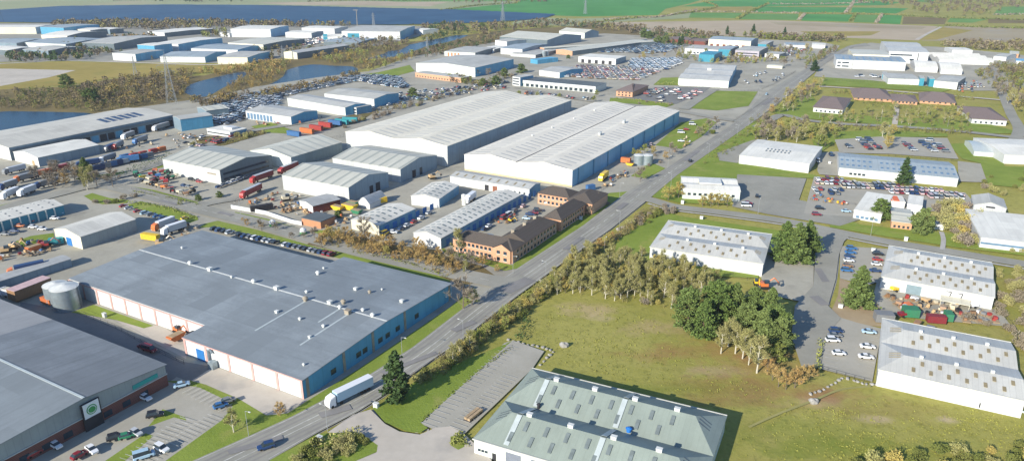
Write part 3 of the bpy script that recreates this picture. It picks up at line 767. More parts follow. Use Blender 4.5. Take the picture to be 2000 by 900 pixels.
W_('r_br', (.27, .315, .275), axis=0, rib=1.5, ribc=.05, dirt=.12, rough=.5)
W_('r_r', (.55, .545, .5), axis=0, rib=1.5, ribc=.08, dirt=.14, rough=.5)
W_('r_white', (.76, .74, .66), axis=0, rib=3, ribc=.05, dirt=.12, rough=.6)
W_('r_grey', (.48, .48, .44), axis=0, rib=3, ribc=.05, dirt=.16, rough=.65)
W_('r_blue', (.33, .39, .42), axis=0, rib=3, ribc=.08, dirt=.15, rough=.55)
W_('r_long', (.58, .56, .49), axis=1, rib=6, ribc=.08, dirt=.15, rough=.65)
W_('r_r6', (.34, .4, .43), axis=0, rib=3, ribc=.08, dirt=.12, rough=.6)
W_('r_dark', (.12, .14, .15), axis=0, rib=3, ribc=.06, dirt=.2, rough=.7)
def brickmat(k, c1, c2, mortar, sc=1.2):
    m, nt, b = nodes(k, .9, .15); t = nt.nodes.new('ShaderNodeTexBrick'); t.inputs['Scale'].default_value = sc
    t.inputs['Color1'].default_value = (*c1, 1); t.inputs['Color2'].default_value = (*c2, 1); t.inputs['Mortar'].default_value = (*mortar, 1)
    co = COORD(nt); mp = nt.nodes.new('ShaderNodeMapping'); mp.inputs['Rotation'].default_value = (R(90), 0, 0); nt.links.new(co, mp.inputs[0]); nt.links.new(mp.outputs[0], t.inputs[0])
    f = NOISE(nt, co, .3, 4); nt.links.new(MIX(nt, MATH(nt, 'MULTIPLY', f, .35), t.outputs[0], c2), b.inputs['Base Color']); M[k] = m
brickmat('brick_red', (.2, .055, .04), (.15, .045, .035), (.2, .12, .1))
brickmat('brick_orange', (.5, .23, .12), (.42, .18, .09), (.45, .3, .2))
brickmat('brick_peach', (.58, .33, .2), (.5, .26, .15), (.5, .36, .26))
brickmat('tile_brown', (.24, .185, .17), (.19, .15, .14), (.15, .12, .11), 2.2)
brickmat('tile_grey', (.125, .105, .09), (.095, .08, .07), (.045, .042, .04), 2.2)
M['glass'] = flat('glass', (.03, .045, .06), rough=.12, spec=.6, var=.3)
M['shutter_blue'] = flat('shutter_blue', (.03, .16, .42), rough=.5, var=.08)
M['shutter_grey'] = flat('shutter_grey', (.18, .2, .25), rough=.5, var=.08)
M['shutter_teal'] = flat('shutter_teal', (.2, .27, .3), rough=.5, var=.08)
M['frame'] = flat('frame', (.7, .7, .68), var=.05)
M['dark'] = flat('dark', (.03, .03, .035), var=.2)
M['pink'] = flat('pink', (.52, .32, .29), var=.12)
M['vent'] = flat('vent', (.6, .61, .58), var=.12, rough=.5)
M['vent_brown'] = flat('vent_brown', (.3, .26, .2), var=.2)
M['vent_blue'] = flat('vent_blue', (.02, .16, .5), var=.1)
M['rl_brown'] = flat('rl_brown', (.25, .205, .12), var=.2, rough=.35)
M['rl_grey'] = flat('rl_grey', (.16, .19, .19), var=.2, rough=.35)
M['rl_pale'] = flat('rl_pale', (.43, .48, .48), var=.08, rough=.35)
M['rl_dark'] = flat('rl_dark', (.1, .12, .13), var=.2, rough=.3)
M['gutter'] = flat('gutter', (.24, .26, .27), var=.1)
M['gutter_pale'] = flat('gutter_pale', (.5, .5, .46), var=.1)
M['steel'] = flat('steel', (.32, .38, .41), rough=.35, metal=.5, var=.12)
M['steel_dull'] = flat('steel_dull', (.33, .35, .36), rough=.5, metal=.2, var=.15)
M['solar'] = flat('solar', (.02, .035, .08), rough=.25, spec=.6, var=.2)
M['timber'] = flat('timber', (.38, .28, .17), var=.2)
M['rust'] = flat('rust', (.24, .1, .06), var=.25)

def custom_roof(root, mat, groups, thick=.15):
    mb = MB()
    for pts in groups: mb.face(pts)
    return mb.build('roof', mat, root)

def build_main():
    # ================= big flat grey factory beside the main road
    A, B, C = (125, 541), (590.3, 743), (882, 553.6)
    h = 6.4
    loc, rz, W, D = frame3(A, B, C, h)
    root = empty('warehouse', loc, rz, 'huge low factory with plain slate grey roof and white front wall with pink piers', 'factory')
    ca, sa = math.cos(rz), math.sin(rz)
    def loc_of(px, z=h):
        p = G(*px, z) - loc; return Vector((p.x * ca + p.y * sa, -p.x * sa + p.y * ca))
    n1 = loc_of((397, 635.6)); n2 = loc_of((358, 664)); r1 = loc_of((672, 503)); r2 = loc_of((647, 512)); bl = loc_of((408, 455)); lf = loc_of(A)
    yf = n1.y; xn = (n1.x + n2.x) / 2; xr = (r1.x + r2.x) / 2; yb = bl.y; yb2 = r1.y; xl = (lf.x + bl.x) / 2
    rid = (loc_of((752, 627), h + 1.6).y + loc_of((272, 488), h + 1.6).y) / 2
    poly = [(xl, yf), (xn, yf), (xn, 0), (W, 0), (W, yb2), (xr, yb2), (xr, yb), (xl, yb)]
    def zr(y):
        top = yb2
        return h + 1.6 * (1 - abs(y - rid) / (rid if y < rid else top - rid)) if 0 <= y <= top else h
    # walls
    mb = MB()
    for i in range(len(poly)):
        a, b_ = poly[i], poly[(i + 1) % len(poly)]
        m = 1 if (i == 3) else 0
        if (a[1] - rid) * (b_[1] - rid) < 0:
            if a[1] < b_[1]: mb.face([(*a, -.3), (*b_, -.3), (*b_, zr(b_[1])), (a[0], rid, zr(rid)), (*a, zr(a[1]))], m)
            else: mb.face([(*a, -.3), (*b_, -.3), (*b_, zr(b_[1])), (a[0], rid, zr(rid)), (*a, zr(a[1]))], m)
        else: mb.face([(*a, -.3), (*b_, -.3), (*b_, zr(b_[1])), (*a, zr(a[1]))], m)
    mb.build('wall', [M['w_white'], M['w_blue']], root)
    e = .25; rb = MB(); t = .22
    def slab(x0, x1, y0, y1):
        P = [(x0, y0, zr(max(y0, 0))), (x1, y0, zr(max(y0, 0))), (x1, y1, zr(min(y1, yb2))), (x0, y1, zr(min(y1, yb2)))]
        T = [(p[0], p[1], p[2] + t) for p in P]; Q = [(p[0], p[1], p[2] + .01) for p in P]
        rb.face(T); rb.face(Q[::-1])
        for i in range(4): rb.face([Q[i], Q[(i + 1) % 4], T[(i + 1) % 4], T[i]])
    slab(xn - e, W + e, -e, yf); slab(xl - e, W + e, yf, rid); slab(xl - e, xr + e, rid, yb); slab(xr + e, W + e, rid, yb2 + e)
    rb.build('roof', M['r_big'], root)
    ps = Shed(); ps.W, ps.D, ps.h, ps.root, ps.rise, ps.ridge, ps.zf = W, yb, h, root, 1.6, 'x', zr
    # pink piers and eaves trim
    for k in range(9):
        x = xl + (xn - xl) * (k + .95) / 9.2 if k < 8 else xn - .6
        m2 = MB(); m2.box(x, x + .9, yf - .16, yf - .004, 0, h - .02); m2.build('pier', M['pink'], root)
    for k in range(6):
        x = xn + (W - xn) * k / 5 - (.0 if k == 0 else .9 if k == 5 else .45)
        m2 = MB(); m2.box(x, x + .9, -.16, -.004, 0, h - .02); m2.build('pier', M['pink'], root)
    for k in range(5):
        y = [1.2, yb2 * .22, yb2 * .4, yb2 * .62, yb2 - 2][k]
        m2 = MB(); m2.box(W + .004, W + .16, y, y + 1.1, 0, zr(y) - .05); m2.build('pier', M['vent_brown'], root)
    fb = MB(); fb.box(xl - e, xn - e - .01, yf - e - .12, yf - e - .003, h - .2, h + .26); fb.box(xn - e, W + e, -e - .12, -e - .003, h - .2, h + .26)
    fb.build('fascia', M['pink'], root)
    for y in (yb2 * .3, yb2 * .34, yb2 * .44, yb2 * .49, yb2 * .56, yb2 * .15, yb2 * .7): 
        m2 = MB(); m2.box(W + .004, W + .08, y, y + 2.2, 2, 3.8); m2.build('window', M['glass'], root)
    # ridge flashing, lap strips on the roof, vents
    m2 = MB(); m2.box(xl - e, W + e, rid - .35, rid + .35, h + 1.6 + t + .005, h + 1.6 + t + .06); m2.build('ridge_cap', M['vent'], root)
    def on(px, dz=0):
        q = loc_of(px, h + 1.0); return q
    for a_, b_ in (((597, 590), (500, 645)), ((664, 604), (625, 632)), ((679, 614), (590, 674))):
        p, q = on(a_), on(b_); m3 = MB()
        ym0, ym1 = min(p.y, q.y), max(p.y, q.y); xm = (p.x + q.x) / 2
        m3.face([(xm - .35, ym0, zr(ym0) + t + .03), (xm + .35, ym0, zr(ym0) + t + .03), (xm + .35, min(ym1, rid), zr(min(ym1, rid)) + t + .03), (xm - .35, min(ym1, rid), zr(min(ym1, rid)) + t + .03)])
        m3.build('flashing', M['rl_pale'], root)
    VT = [((372, 520), 1.3), ((411, 532), 1.3), ((453, 546), .8), ((496, 556), 1.3), ((541, 569), 1.3), ((599, 575), .9), ((597, 591), 1.5), ((645, 597), 1.2), ((671, 596), 1.4), ((664, 606), 1.1), ((680, 616), 1.5), ((709, 611), 1.0), ((728, 622), 1.2), ((541, 612), .9), ((586, 626), .9), ((632, 640), .9), ((605, 659), .7), ((621, 536), 1.3), ((632, 524), .7), ((695, 567), 1.0), ((722, 573), 1.0), ((746, 566), .6), ((785, 591), 1.0), ((356, 487), .8), ((593, 710), .7)]
    for i, (p, r) in enumerate(VT):
        q = on(p); z = zr(q.y) + t; m3 = MB()
        if i % 3 == 1: m3.box(q.x - r * .6, q.x + r * .6, q.y - r * .5, q.y + r * .5, z - .1, z + r * .8).box(q.x - r * .7, q.x + r * .7, q.y - r * .6, q.y + r * .6, z + r * .8 + .003, z + r)
        else: m3.cyl((q.x, q.y, z - .1), (q.x, q.y, z + r * .7), r * .45, n=10).cyl((q.x, q.y, z + r * .7 + .003), (q.x, q.y, z + r * 1.15), r * .75, r * .3, n=10)
        m3.build('roof_vent', M['vent_brown'] if i in (6, 8, 10, 20) else M['vent'], root)
    # doors and pipes on the front
    def fx(px):  # x along the front wall at ground
        return loc_of(px, 1.5).x
    x = fx((388, 693)); m2 = MB(); m2.box(x, x + 3.6, -.12, -.004, .1, 4.2); dd = m2.build('roller_door', M['shutter_blue'], root)
    m2 = MB(); x = fx((411, 705)); m2.cyl((x, -.6, 0), (x, -.6, 5.6), .35, n=8).cyl((x, -.6, 5.6), (x + 1.3, -.6, 6.1), .35, n=8).cyl((x + 1.3, -.6, 6.1), (x + 1.9, -.6, 5), .35, n=8).box(x + 1.2, x + 3.4, -2.2, -.4, 0, 2.6)
    m2.build('dust_extractor', M['steel'], root)
    m2 = MB(); x = xn - 7; m2.box(x, x + 8, yf - 3.2, yf - .2, 3.1, 3.3).box(x, x + .15, yf - 3.2, yf - 3.05, 0, 3.1); m2.build('canopy', M['dark'], root)
    globals()['BIG'] = dict(root=root, loc=loc, rz=rz, xl=xl, yf=yf)

    # ================= grey roofed brick depot bottom left
    # frame: long side runs along the street (road direction) = right wall
    Bc = G(322, 712.5, 7.2); rzu = R(90 - EST)
    ud = Vector((math.sin(R(EST)), math.cos(R(EST)))); vd = Vector((-ud.y, ud.x))
    W = 125; D0 = -95.
    o = Bc.xy - ud * W + vd * D0
    root = empty('warehouse', (o.x, o.y, 0), math.atan2(ud.y, ud.x), 'grey roofed red brick unit with a green oval sign above its entrance', 'factory')
    D = 95.; h = 7.2
    loc = Vector((o.x, o.y, 0)); rz = math.atan2(ud.y, ud.x); ca, sa = math.cos(rz), math.sin(rz)
    def lo(px, z):
        p = G(*px, z) - loc; return Vector((p.x * ca + p.y * sa, -p.x * sa + p.y * ca))
    ry = lo((172, 782), h + 2.6).y; xs = lo((105, 624), h).x
    b = MB(); b.prism([(0, -.3), (D, -.3), (D, 4.4), (0, 4.4)], 0, W, 'y'); b.build('wall', M['brick_red'], root)
    b = MB(); b.prism([(0.2, 4.4), (D - .2, 4.4), (D - .2, h), (ry, h + 2.6), (0.2, h - .6)], .2, W + .25, 'y'); b.build('wall_cladding', M['w_bluegrey2'], root)
    def slabs(x0, x1, y0, y1, z0, z1, mat, name='roof'):
        q = MB(); t = .25
        P = [(x0, y0, z0), (x1, y0, z0), (x1, y1, z1), (x0, y1, z1)]
        T = [(p[0], p[1], p[2] + t) for p in P]; Q = [(p[0], p[1], p[2] + .02) for p in P]
        q.face(T); q.face(Q[::-1])
        for i in range(4): q.face([Q[i], Q[(i + 1) % 4], T[(i + 1) % 4], T[i]])
        return q.build(name, mat, root)
    slabs(-.5, W + .6, -.4, ry, h - .6, h + 2.6, M['r_b0n'])
    slabs(xs, W + .6, ry + .003, D + .4, h + 2.6, h, M['r_b0'], 'roof_slope')
    slabs(-.5, xs - .003, ry + .003, D + .4, h + 2.6, h, M['r_b0l'], 'roof_slope')
    b = MB(); b.box(-.5, W + .6, ry - .35, ry + .35, h + 2.86, h + 2.98); b.build('ridge_cap', M['rl_pale'], root)
    b = MB(); b.box(W + .604, W + .75, -.4, ry - .01, h - .8, h - .3); 
    sy = lo((172, 800), h).y
    # entrance sign board
    fr = MB(); y0 = lo((160, 815), 5).y; y1 = lo((193, 792), 5).y; ym_ = (y0 + y1) / 2; y0, y1 = ym_ + (y0 - ym_) * .78, ym_ + (y1 - ym_) * .78
    fr.box(W + .66, W + 1.0, y0 - .4, y1 + .4, 0, h + 1.3); por = fr.build('porch', M['dark'], root)
    fr = MB(); fr.box(W + 1.004, W + 1.14, y0, y1, 4.0, h + 1.1); sg = fr.build('sign_board', M['w_whitesign'], root)
    def disc(ry_, rz_, x, mat, nm):
        q = MB(); c = ((y0 + y1) / 2, (4.0 + h + 1.1) / 2); n = 24
        P = [(x, c[0] + ry_ * math.cos(2 * math.pi * i / n), c[1] + rz_ * math.sin(2 * math.pi * i / n)) for i in range(n)]
        Q = [(x - .05, p[1], p[2]) for p in P]
        q.face(P); q.face(Q[::-1])
        for i in range(n): q.face([Q[i], Q[(i + 1) % n], P[(i + 1) % n], P[i]])
        q.build(nm, mat, sg)
    disc((y1 - y0) * .33, 1.45, W + 1.2, M['sign_green'], 'emblem_rim'); disc((y1 - y0) * .27, 1.15, W + 1.26, M['w_whitesign'], 'emblem_band'); disc((y1 - y0) * .23, .88, W + 1.32, M['sign_green'], 'emblem')
    for k in range(16):
        y = 2 + k * 5.6
        if y0 - 3 < y < y1 + 1 or y > D - 3: continue
        b = MB(); b.box(W + .004, W + .09, y, y + 2.4, .9, 2.6); b.build('window', M['glass'], root)
    b = MB(); b.box(W + .3, W + .42, D - 11, D - 3, 4.9, 6.2); b.build('sign_strip', M['sign_teal'], root)
    b = MB(); b.box(W + .01, W + .55, 0, D, 4.3, 4.5); b.build('band', M['gutter_pale'], root)

    # ================= green roofed twin gable unit, bottom
    A = G(908, 850, 5); Bf = G(1418, 812, 5); Cf = G(1040, 720, 5)
    # frame: front eave from A along the direction (1040,720)->(1418,812)
    ud = (Bf - Cf).xy.normalized(); vd = Vector((-ud.y, ud.x)); W = (Bf - Cf).length; D = (Cf - A).xy.dot(vd)
    o = Cf.xy - vd * D
    s = shed_local('warehouse', o, ud, W, D, 5, 'pale green roofed twin gable unit with staggered grey rooflights', M['w_pale'], M['r_br'], n=2, hip=6.5, rise=4.0, cat='industrial unit', trim=M['gutter_pale'])
    rooflights(s, (.3, .68), 9, W - 9, (W - 18) / 14, 1.0, 2.6, M['rl_grey'])
    g = D / 2
    for gi in (0, 1):
        for fr_ in (.12, .52):
            mb = MB(); x = W * fr_ + 2; patch(mb, s, x - .7, x + .7, gi * g + .5, gi * g + g / 2 - .4, .06); mb.build('rooflight_strip', M['rl_pale'], s.root)
            mb = MB(); patch(mb, s, x - .7, x + .7, gi * g + g / 2 + .4, gi * g + g - .5, .06); mb.build('rooflight_strip', M['rl_pale'], s.root)
        for k in range(4):
            vent(s, W * (.2 + .2 * k), gi * g + g / 2 + .3, .7, .9, box=True)
        hip_lights(s, gi, 6.5, M['rl_dark'], 4.0)
    vent(s, W * .12 + 3, g * 1.02, .6, 1.3, M['dark']); vent(s, W * .62, g + .5, .9, 1.1, M['vent_blue'])
    opening(s, 'F', 9, 4.2, 0, 3.8, M['shutter_grey'], 'roller_door'); opening(s, 'F', 16, 4.2, 0, 3.8, M['shutter_grey'], 'roller_door'); opening(s, 'F', 40, 4.2, 0, 3.8, M['shutter_grey'], 'roller_door')
    windows(s, 'F', 1, 4, 3, .8, 1.6, 2.3, M['glass']); opening(s, 'F', 5.2, 1.1, 0, 2.2, M['dark'], 'door')
    # ================= white twin gable units on the right
    def unit(far_l, far_r, near_l, h, label, hip, rl_m, cols, rows=(.3, .68), **kw):
        Fl, Fr, Nl = G(*far_l, h), G(*far_r, h), G(*near_l, h)
        ud = (Fr - Fl).xy.normalized(); vd = Vector((-ud.y, ud.x)); W = (Fr - Fl).length; D = (Fl - Nl).xy.dot(vd)
        o = Fl.xy - vd * D
        s = shed_local('warehouse', o, ud, W, D, h, label, kw.get('wall', M['w_white']), kw.get('roof', M['r_r']), n=2, hip=(hip, 0) if kw.get('half') else hip, rise=kw.get('rise', 1.7), cat='industrial unit', trim=M['gutter_pale'])
        rooflights(s, rows, hip + 2.5, W - 2.5 if kw.get('half') else W - hip - 2, (W - hip - 5) / cols, .9, 2.0, rl_m)
        for gi in (0, 1):
            hip_lights(s, gi, hip, rl_m, kw.get('rise', 1.7), both=not kw.get('half'))
            for k in (.3, .55, .8): vent(s, W * k, (gi + .5) * D / 2 + .3, .5, .7, box=True)
        return s
    s = unit((1305.5, 431), (1507, 458), (1258, 480), 5.8, 'white unit with brown rooflights standing above the birch belt', 5, M['rl_brown'], 13)
    R1 = s
    s = unit((1737, 480), (1936, 513), (1731, 541), 5.5, 'white unit with a grey roller door and two bent flues', 6.5, M['rl_brown'], 13, half=True)
    g = s.D / 2
    opening(s, 'F', 9, 5, 0, 4.2, M['shutter_teal'], 'roller_door'); opening(s, 'F', 4.8, 1.5, .4, 2.3, M['glass'], 'window')
    for x in (22, 25.6):
        mb = MB(); mb.cyl((x + 1.3, -.25, .2), (x + 1.3, -.25, 2.2), .14, n=6).cyl((x + 1.3, -.25, 2.2), (x + 1.7, -.25, 4.3), .14, n=6).cyl((x + 1.75, -.25, 4.4), (x, -.25, 4.4), .14, n=6); mb.build('flue', M['dark'], s.root)
    mb = MB(); mb.box(20.5, 30, -6, -.4, 2.6, 2.8)
    for x in (20.6, 29.7):
        for y in (-5.9, -.7): mb.box(x, x + .15, y, y + .15, 0, 2.6)
    mb.build('canopy', M['w_cream'], s.root)
    s = unit((1724, 622), (1973, 669), (1722, 721), 5.8, 'large white unit with brown rooflights beside the boulder edged car park', 6.5, M['rl_brown'], 11, half=True)
    opening(s, 'F', 11, 2.6, .2, 2.2, M['rl_pale'], 'door'); opening(s, 'F', 26.5, .3, .5, 2, M['dark'], 'downpipe'); windows(s, 'F', 22, 40, 3, .8, 1.9, 2.5, M['rl_pale'], 'vent_grille')
    # white factory, trees in front
    s = shed((1444.4, 304), (1581, 321), (1596, 286), 5.5, 'white factory with slate vents on its flat white roof', M['w_white'], M['r_white'], ridge='x', rise=.8, cat='factory', snap=False)
    for k in range(7): 
        for j in range(2): 
            mb = MB(); x = s.W * (.3 + .055 * k); a = s.D * (.36 + .09 * j); patch(mb, s, x - .4, x + .4, a - 1.1, a + 1.1, .3); mb.build('rooflight', M['rl_dark'], s.root)
    s = shed((1334, 369), (1446, 374.5), (1464, 351), 5.8, 'white flat roofed unit behind a golden tree by the main road', M['w_pale'], M['r_white'], n=2, rise=.9, cat='industrial unit', snap=False)
    windows(s, 'F', 2, s.W - 2, 9, 1.6, 2.6, 3.9, M['glass'])
    mb = MB(); mb.box(s.W * .3, s.W * .7, s.D * .3, s.D * .7, 6.9, 7.6); mb.build('plant_deck', M['vent'], s.root)
    s = shed((1639, 327.5), (1872, 348.6), (1864, 318), 5, 'long white unit under a blue grey roof full of dark rooflights', M['w_white'], M['r_r6'], rise=2.2, cat='industrial unit', snap=False, n=1)
    for k in range(20):
        for t_ in (.28, .7):
            if k in (6, 13): continue
            mb = MB(); x = s.W * (.025 + .05 * k); patch(mb, s, x - .7, x + .7, s.D / 2 * t_ - 1.2, s.D / 2 * t_ + 1.2); mb.build('rooflight', M['rl_blue'], s.root)
    windows(s, 'F', s.W * .09, s.W * .24, 4, 1.6, 1.4, 2.6, M['glass'])
    windows(s, 'F', s.W * .55, s.W * .97, 9, 1.4, 1.2, 2.2, M['rl_pale'])
    # far right white unit and its silo-like store
    s = shed((1962, 303), (2090, 308), (2075, 276), 5.5, 'bright white shed at the right edge beyond the lawn', M['w_white'], M['r_white'], rise=1.5, cat='warehouse', snap=False)
    s = shed((1903, 296), (1942, 299), (1946, 279), 3.2, 'pale blue round topped store beside the white shed', M['w_pale'], M['rl_pale'], rise=2.2, cat='store', snap=False, curve=True, name='store')
    # trade counter cluster
    s = shed((1668, 412), (1722, 421), (1722, 381), 4, 'small flat white showroom next to the crowded parking rows', M['w_white'], M['r_white'], rise=0, cat='showroom', snap=False, name='showroom', parapet=.5)
    windows(s, 'F', 1, s.W - 1, 5, 1.5, .8, 2, M['rl_blue'])
    s = shed((1712, 392), (1768, 397), (1768, 385), 3.6, 'low white block with orange panels behind the round evergreen', M['w_white'], M['r_white'], rise=0, cat='showroom', snap=False, name='showroom', parapet=.4)
    for x in (.35, .6): 
        mb = MB(); mb.box(s.W * x, s.W * (x + .2), .4, s.D * .8, s.h + .6, s.h + .9); mb.build('roof_panel', M['orange'], s.root)
    s = shed((1772, 400), (1801, 404), (1800, 385), 4.4, 'tall white flat roofed block left of the brown scrub', M['w_white'], M['r_white'], rise=0, cat='showroom', snap=False, name='showroom', parapet=.4)
    s = shed((1742, 432), (1782, 437), (1780, 410), 3.6, 'beige pitched office between the two round evergreens', M['brick_peach'], M['r_s2'], rise=1.2, cat='office', snap=False, name='office')
    windows(s, 'F', .5, s.W - .5, 4, 1, .8, 2, M['glass'])
    s = shed((1902, 400), (1966, 408), (1972, 391), 5, 'grey gabled workshop with a dark slot in its gable', M['w_grey'], M['r_grey'], ridge='y', rise=2.2, cat='workshop', snap=False, name='workshop')
    opening(s, 'F', s.W * .38, s.W * .28, 4.4, 5.2, M['dark'], 'opening')
    s = shed((1916, 466), (2070, 484), (2080, 430), 4.4, 'low white unit at the right edge with banded walls', M['w_white'], M['r_white'], rise=0, cat='industrial unit', snap=False, parapet=.4)
    mb = MB(); mb.box(.2, s.W, -.1, -.004, 2.1, 3.0); mb.build('window_band', M['rl_blue'], s.root)
    s = shed((1826, 437), (1844, 440), (1846, 433), 2.6, 'tiny white substation hut on the verge by the brown scrub', M['w_white'], M['r_grey'], rise=0, cat='hut', snap=False, name='hut')

    # ================= twin white roofed giant warehouses
    q1 = frame3((673.6, 258), (873.6, 286), (1115, 196), 13)[2] / 4; q2 = frame3((902.8, 304), (1118, 333.3), (1329, 217.2), 9.8)[2] / 4
    M['r_w1'] = sheet('r_w1', (.76, .71, .58), axis=1, rib=3, ribc=.04, dirt=.1, rough=.6, strip=((.5, .49, .44), 6.2, .3, 0, q1, .14, .86))
    M['r_w2'] = sheet('r_w2', (.76, .71, .6), axis=1, rib=3, ribc=.04, dirt=.1, rough=.6, strip=((.44, .43, .4), 6.2, .24, 0, q2, .2, .8))
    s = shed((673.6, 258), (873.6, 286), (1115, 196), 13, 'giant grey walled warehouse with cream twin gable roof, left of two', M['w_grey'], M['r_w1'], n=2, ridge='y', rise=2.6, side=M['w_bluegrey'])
    mb = MB(); mb.box(s.W * .62, s.W * .9, -.08, -.004, 0, 6); mb.build('door', M['w_pale'], s.root)
    for k in range(7):
        mb = MB(); y = s.D * (k + .5) / 7; mb.box(s.W + .004, s.W + .1, y, y + .35, 0, 12.9); mb.build('downpipe', M['gutter'], s.root)
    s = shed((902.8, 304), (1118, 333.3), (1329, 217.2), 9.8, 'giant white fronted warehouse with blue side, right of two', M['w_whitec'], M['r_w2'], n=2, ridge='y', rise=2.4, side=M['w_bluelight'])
    mb = MB(); mb.box(-.02, s.W + .02, -.06, -.003, -.2, 1.3); mb.build('plinth', M['w_cream2'], s.root)
    mb = MB(); mb.box(s.W / 2 - .5, s.W / 2 + .5, -.3, s.D + .3, s.h + .18, s.h + .26); mb.build('valley_gutter', M['dark'], s.root)
    for k in range(9):
        y = s.D * (k + .35) / 9; mb = MB(); mb.box(s.W + .004, s.W + .5, y, y + .9, 0, 9.7); mb.build('buttress', M['w_blue2'], s.root)
    for x, a in ((.24, .28), (.25, .42), (.25, .6), (.26, .78)): vent(s, s.D * a, s.W * x, .7, .9)
    for x, a in ((.76, .4), (.76, .62)): vent(s, s.D * a, s.W * x, 1.3, 1.6); vent(s, s.D * a + 2.6, s.W * x, .7, 1.8, M['steel'])
    # ================= medium sheds in front of them
    s = shed((312.5, 312.5), (429, 333), (531, 304), 8.5, 'grey shed with dark glazed end beside the farm machinery yard', M['w_grey'], M['r_s'], rise=3.0, side=M['w_dark'])
    for z in (2.2, 5.2): mb = MB(); mb.box(s.W + .004, s.W + .12, 2, s.D - 3, z, z + 1.2); mb.build('window_band', M['glass'], s.root)
    mb = MB(); mb.box(s.W * .78, s.W * .93, -.08, -.004, 5.2, 6.1); mb.build('sign', M['vent_brown'], s.root)
    s = shed((490, 294), (568, 308), (672, 279), 7.5, 'cream roofed shed behind the row of red lorries', M['w_pale'], M['r_s2'], ridge='y', rise=3.2, side=M['w_dark2'])
    s = shed((647, 309.7), (782, 331), (854.5, 304), 8, 'grey ribbed shed, rear one of the pair before the giant warehouses', M['w_grey'], M['r_s'], rise=2.8, side=M['w_bluegrey'])
    opening(s, 'R', s.D * .3, 3.4, 0, 4.6, M['dark'], 'doorway'); opening(s, 'R', s.D * .5, 2.6, 0, 4.6, M['glass'], 'doorway')
    s = shed((548.6, 343), (680.6, 366.7), (766.7, 339), 8.5, 'grey ribbed shed, front one of the pair with brick annexe before it', M['w_grey'], M['r_s'], rise=3.0, side=M['w_bluegrey'])
    opening(s, 'R', s.D * .5, 3, 0, 5, M['dark'], 'doorway'); opening(s, 'R', s.D * .66, 3.6, 0, 5.4, M['dark'], 'doorway')
    s = shed((585, 392), (611, 403), (655, 386), 4.6, 'brick annexe with pale grey roof and white gable', M['brick_red'], M['r_u4y'], ridge='y', rise=1, cat='annexe', name='annexe')
    mb = MB(); mb.prism([(0.05, 1.2), (s.W - .05, 1.2), (s.W - .05, 4.55), (s.W / 2, 5.5), (.05, 4.55)], -.08, -.004, 'x'); mb.build('gable_panel', M['w_white'], s.root)
    s = shed((591, 425), (626, 434), (650, 421), 3.6, 'orange brick box building with flat black roof', M['brick_orange'], M['r_dark'], rise=0, cat='brick building', name='brick_building', parapet=.2)
    s = shed((700, 395), (722, 399.5), (748, 385), 2.8, 'arched steel shelter beside the yellow skips', M['w_white'], M['steel_dull'], ridge='y', rise=3.2, cat='shelter', name='shelter', curve=True)
    # ================= small units
    s = shed((803, 383), (857.5, 389), (914, 364), 5, 'small white unit with two rows of rooflights facing the twin tanks', M['w_white'], M['r_u'], ridge='y', rise=1.5, side=M['w_blue2'], cat='industrial unit')
    rooflights(s, (.35, .8), 3, s.D - 3, 4.4, 1.1, 2.0, M['rl_grey'], stagger=False, sides=(0, 1))
    s = shed((683, 430.5), (740, 441), (815, 409), 4.8, 'weathered cream unit half hidden by a bare tree', M['w_cream'], M['r_u'], ridge='y', rise=1.5, side=M['w_blue2'], cat='industrial unit')
    rooflights(s, (.35, .8), 3, s.D - 3, 4.4, 1.1, 2.0, M['rl_grey'], stagger=False, sides=(0, 1))
    for k in range(7): opening(s, 'R', 4 + k * 6, 3.2, 0, 3.4, M['shutter_blue'], 'roller_door')
    s = shed((804, 456.5), (861, 466), (1015, 380.6), 5.2, 'long narrow white unit with blue flank beside the brick offices', M['w_white'], M['r_u'], ridge='y', rise=1.7, side=M['w_blue2'], cat='industrial unit')
    rooflights(s, (.35, .8), 3, s.D - 3, 4.2, 1.0, 2.0, M['rl_grey'], stagger=False, sides=(0, 1))
    for k in range(16): opening(s, 'R', 4 + k * 5.5, 3, 0, 3.4, M['shutter_blue'], 'roller_door')
    s = shed((878, 345), (1034, 370), (1064, 359.7), 4.8, 'low white unit across the foot of the white fronted warehouse', M['w_white'], M['r_u4'], rise=1.2, side=M['w_blue2'], cat='industrial unit')
    rooflights(s, (.5,), 3, s.W - 3, s.W / 9.5, 1.0, 3, M['rl_brown'], stagger=False)
    opening(s, 'F', s.W * .45, 2.6, 0, 3.4, M['dark'], 'doorway'); opening(s, 'F', s.W * .55, 3, 0, 3.4, M['rust'], 'roller_door'); windows(s, 'F', s.W * .68, s.W * .97, 5, 1.1, 1.6, 2.6, M['glass'])
    # ================= brick offices
    offices()
    # ================= left hand side
    # long depot: right eave (17,289) -> (337,225)
    a, b = G(17, 289, 8.5), G(337.5, 225, 8.5); vd = (b - a).xy.normalized(); ud = Vector((vd.y, -vd.x)); D = (b - a).length; W = 52
    fl = G(294, 203, 8.5); W = -(fl - a).xy.dot(ud)
    s = shed_local('warehouse', a.xy - ud * W, ud, W, D, 8.5, 'very long cream roofed depot beside the pond with solar panels on top', M['w_white'], M['r_long'], n=1, hip=0, rise=2.2, cat='depot', ridge='y', side=M['w_bluegrey'])
    globals()['LONGD'] = s
    for k in range(6):
        mb = MB(); patch(mb, s, D * (.62 + .045 * k), D * (.62 + .045 * k) + D * .03, W * .56, W * .78, .12); mb.build('solar_panel', M['solar'], s.root)
    mb = MB(); mb.box(W + .6, W + .9, 0, D, 5.6, 7.2); mb.build('canopy', M['w_dark'], s.root)
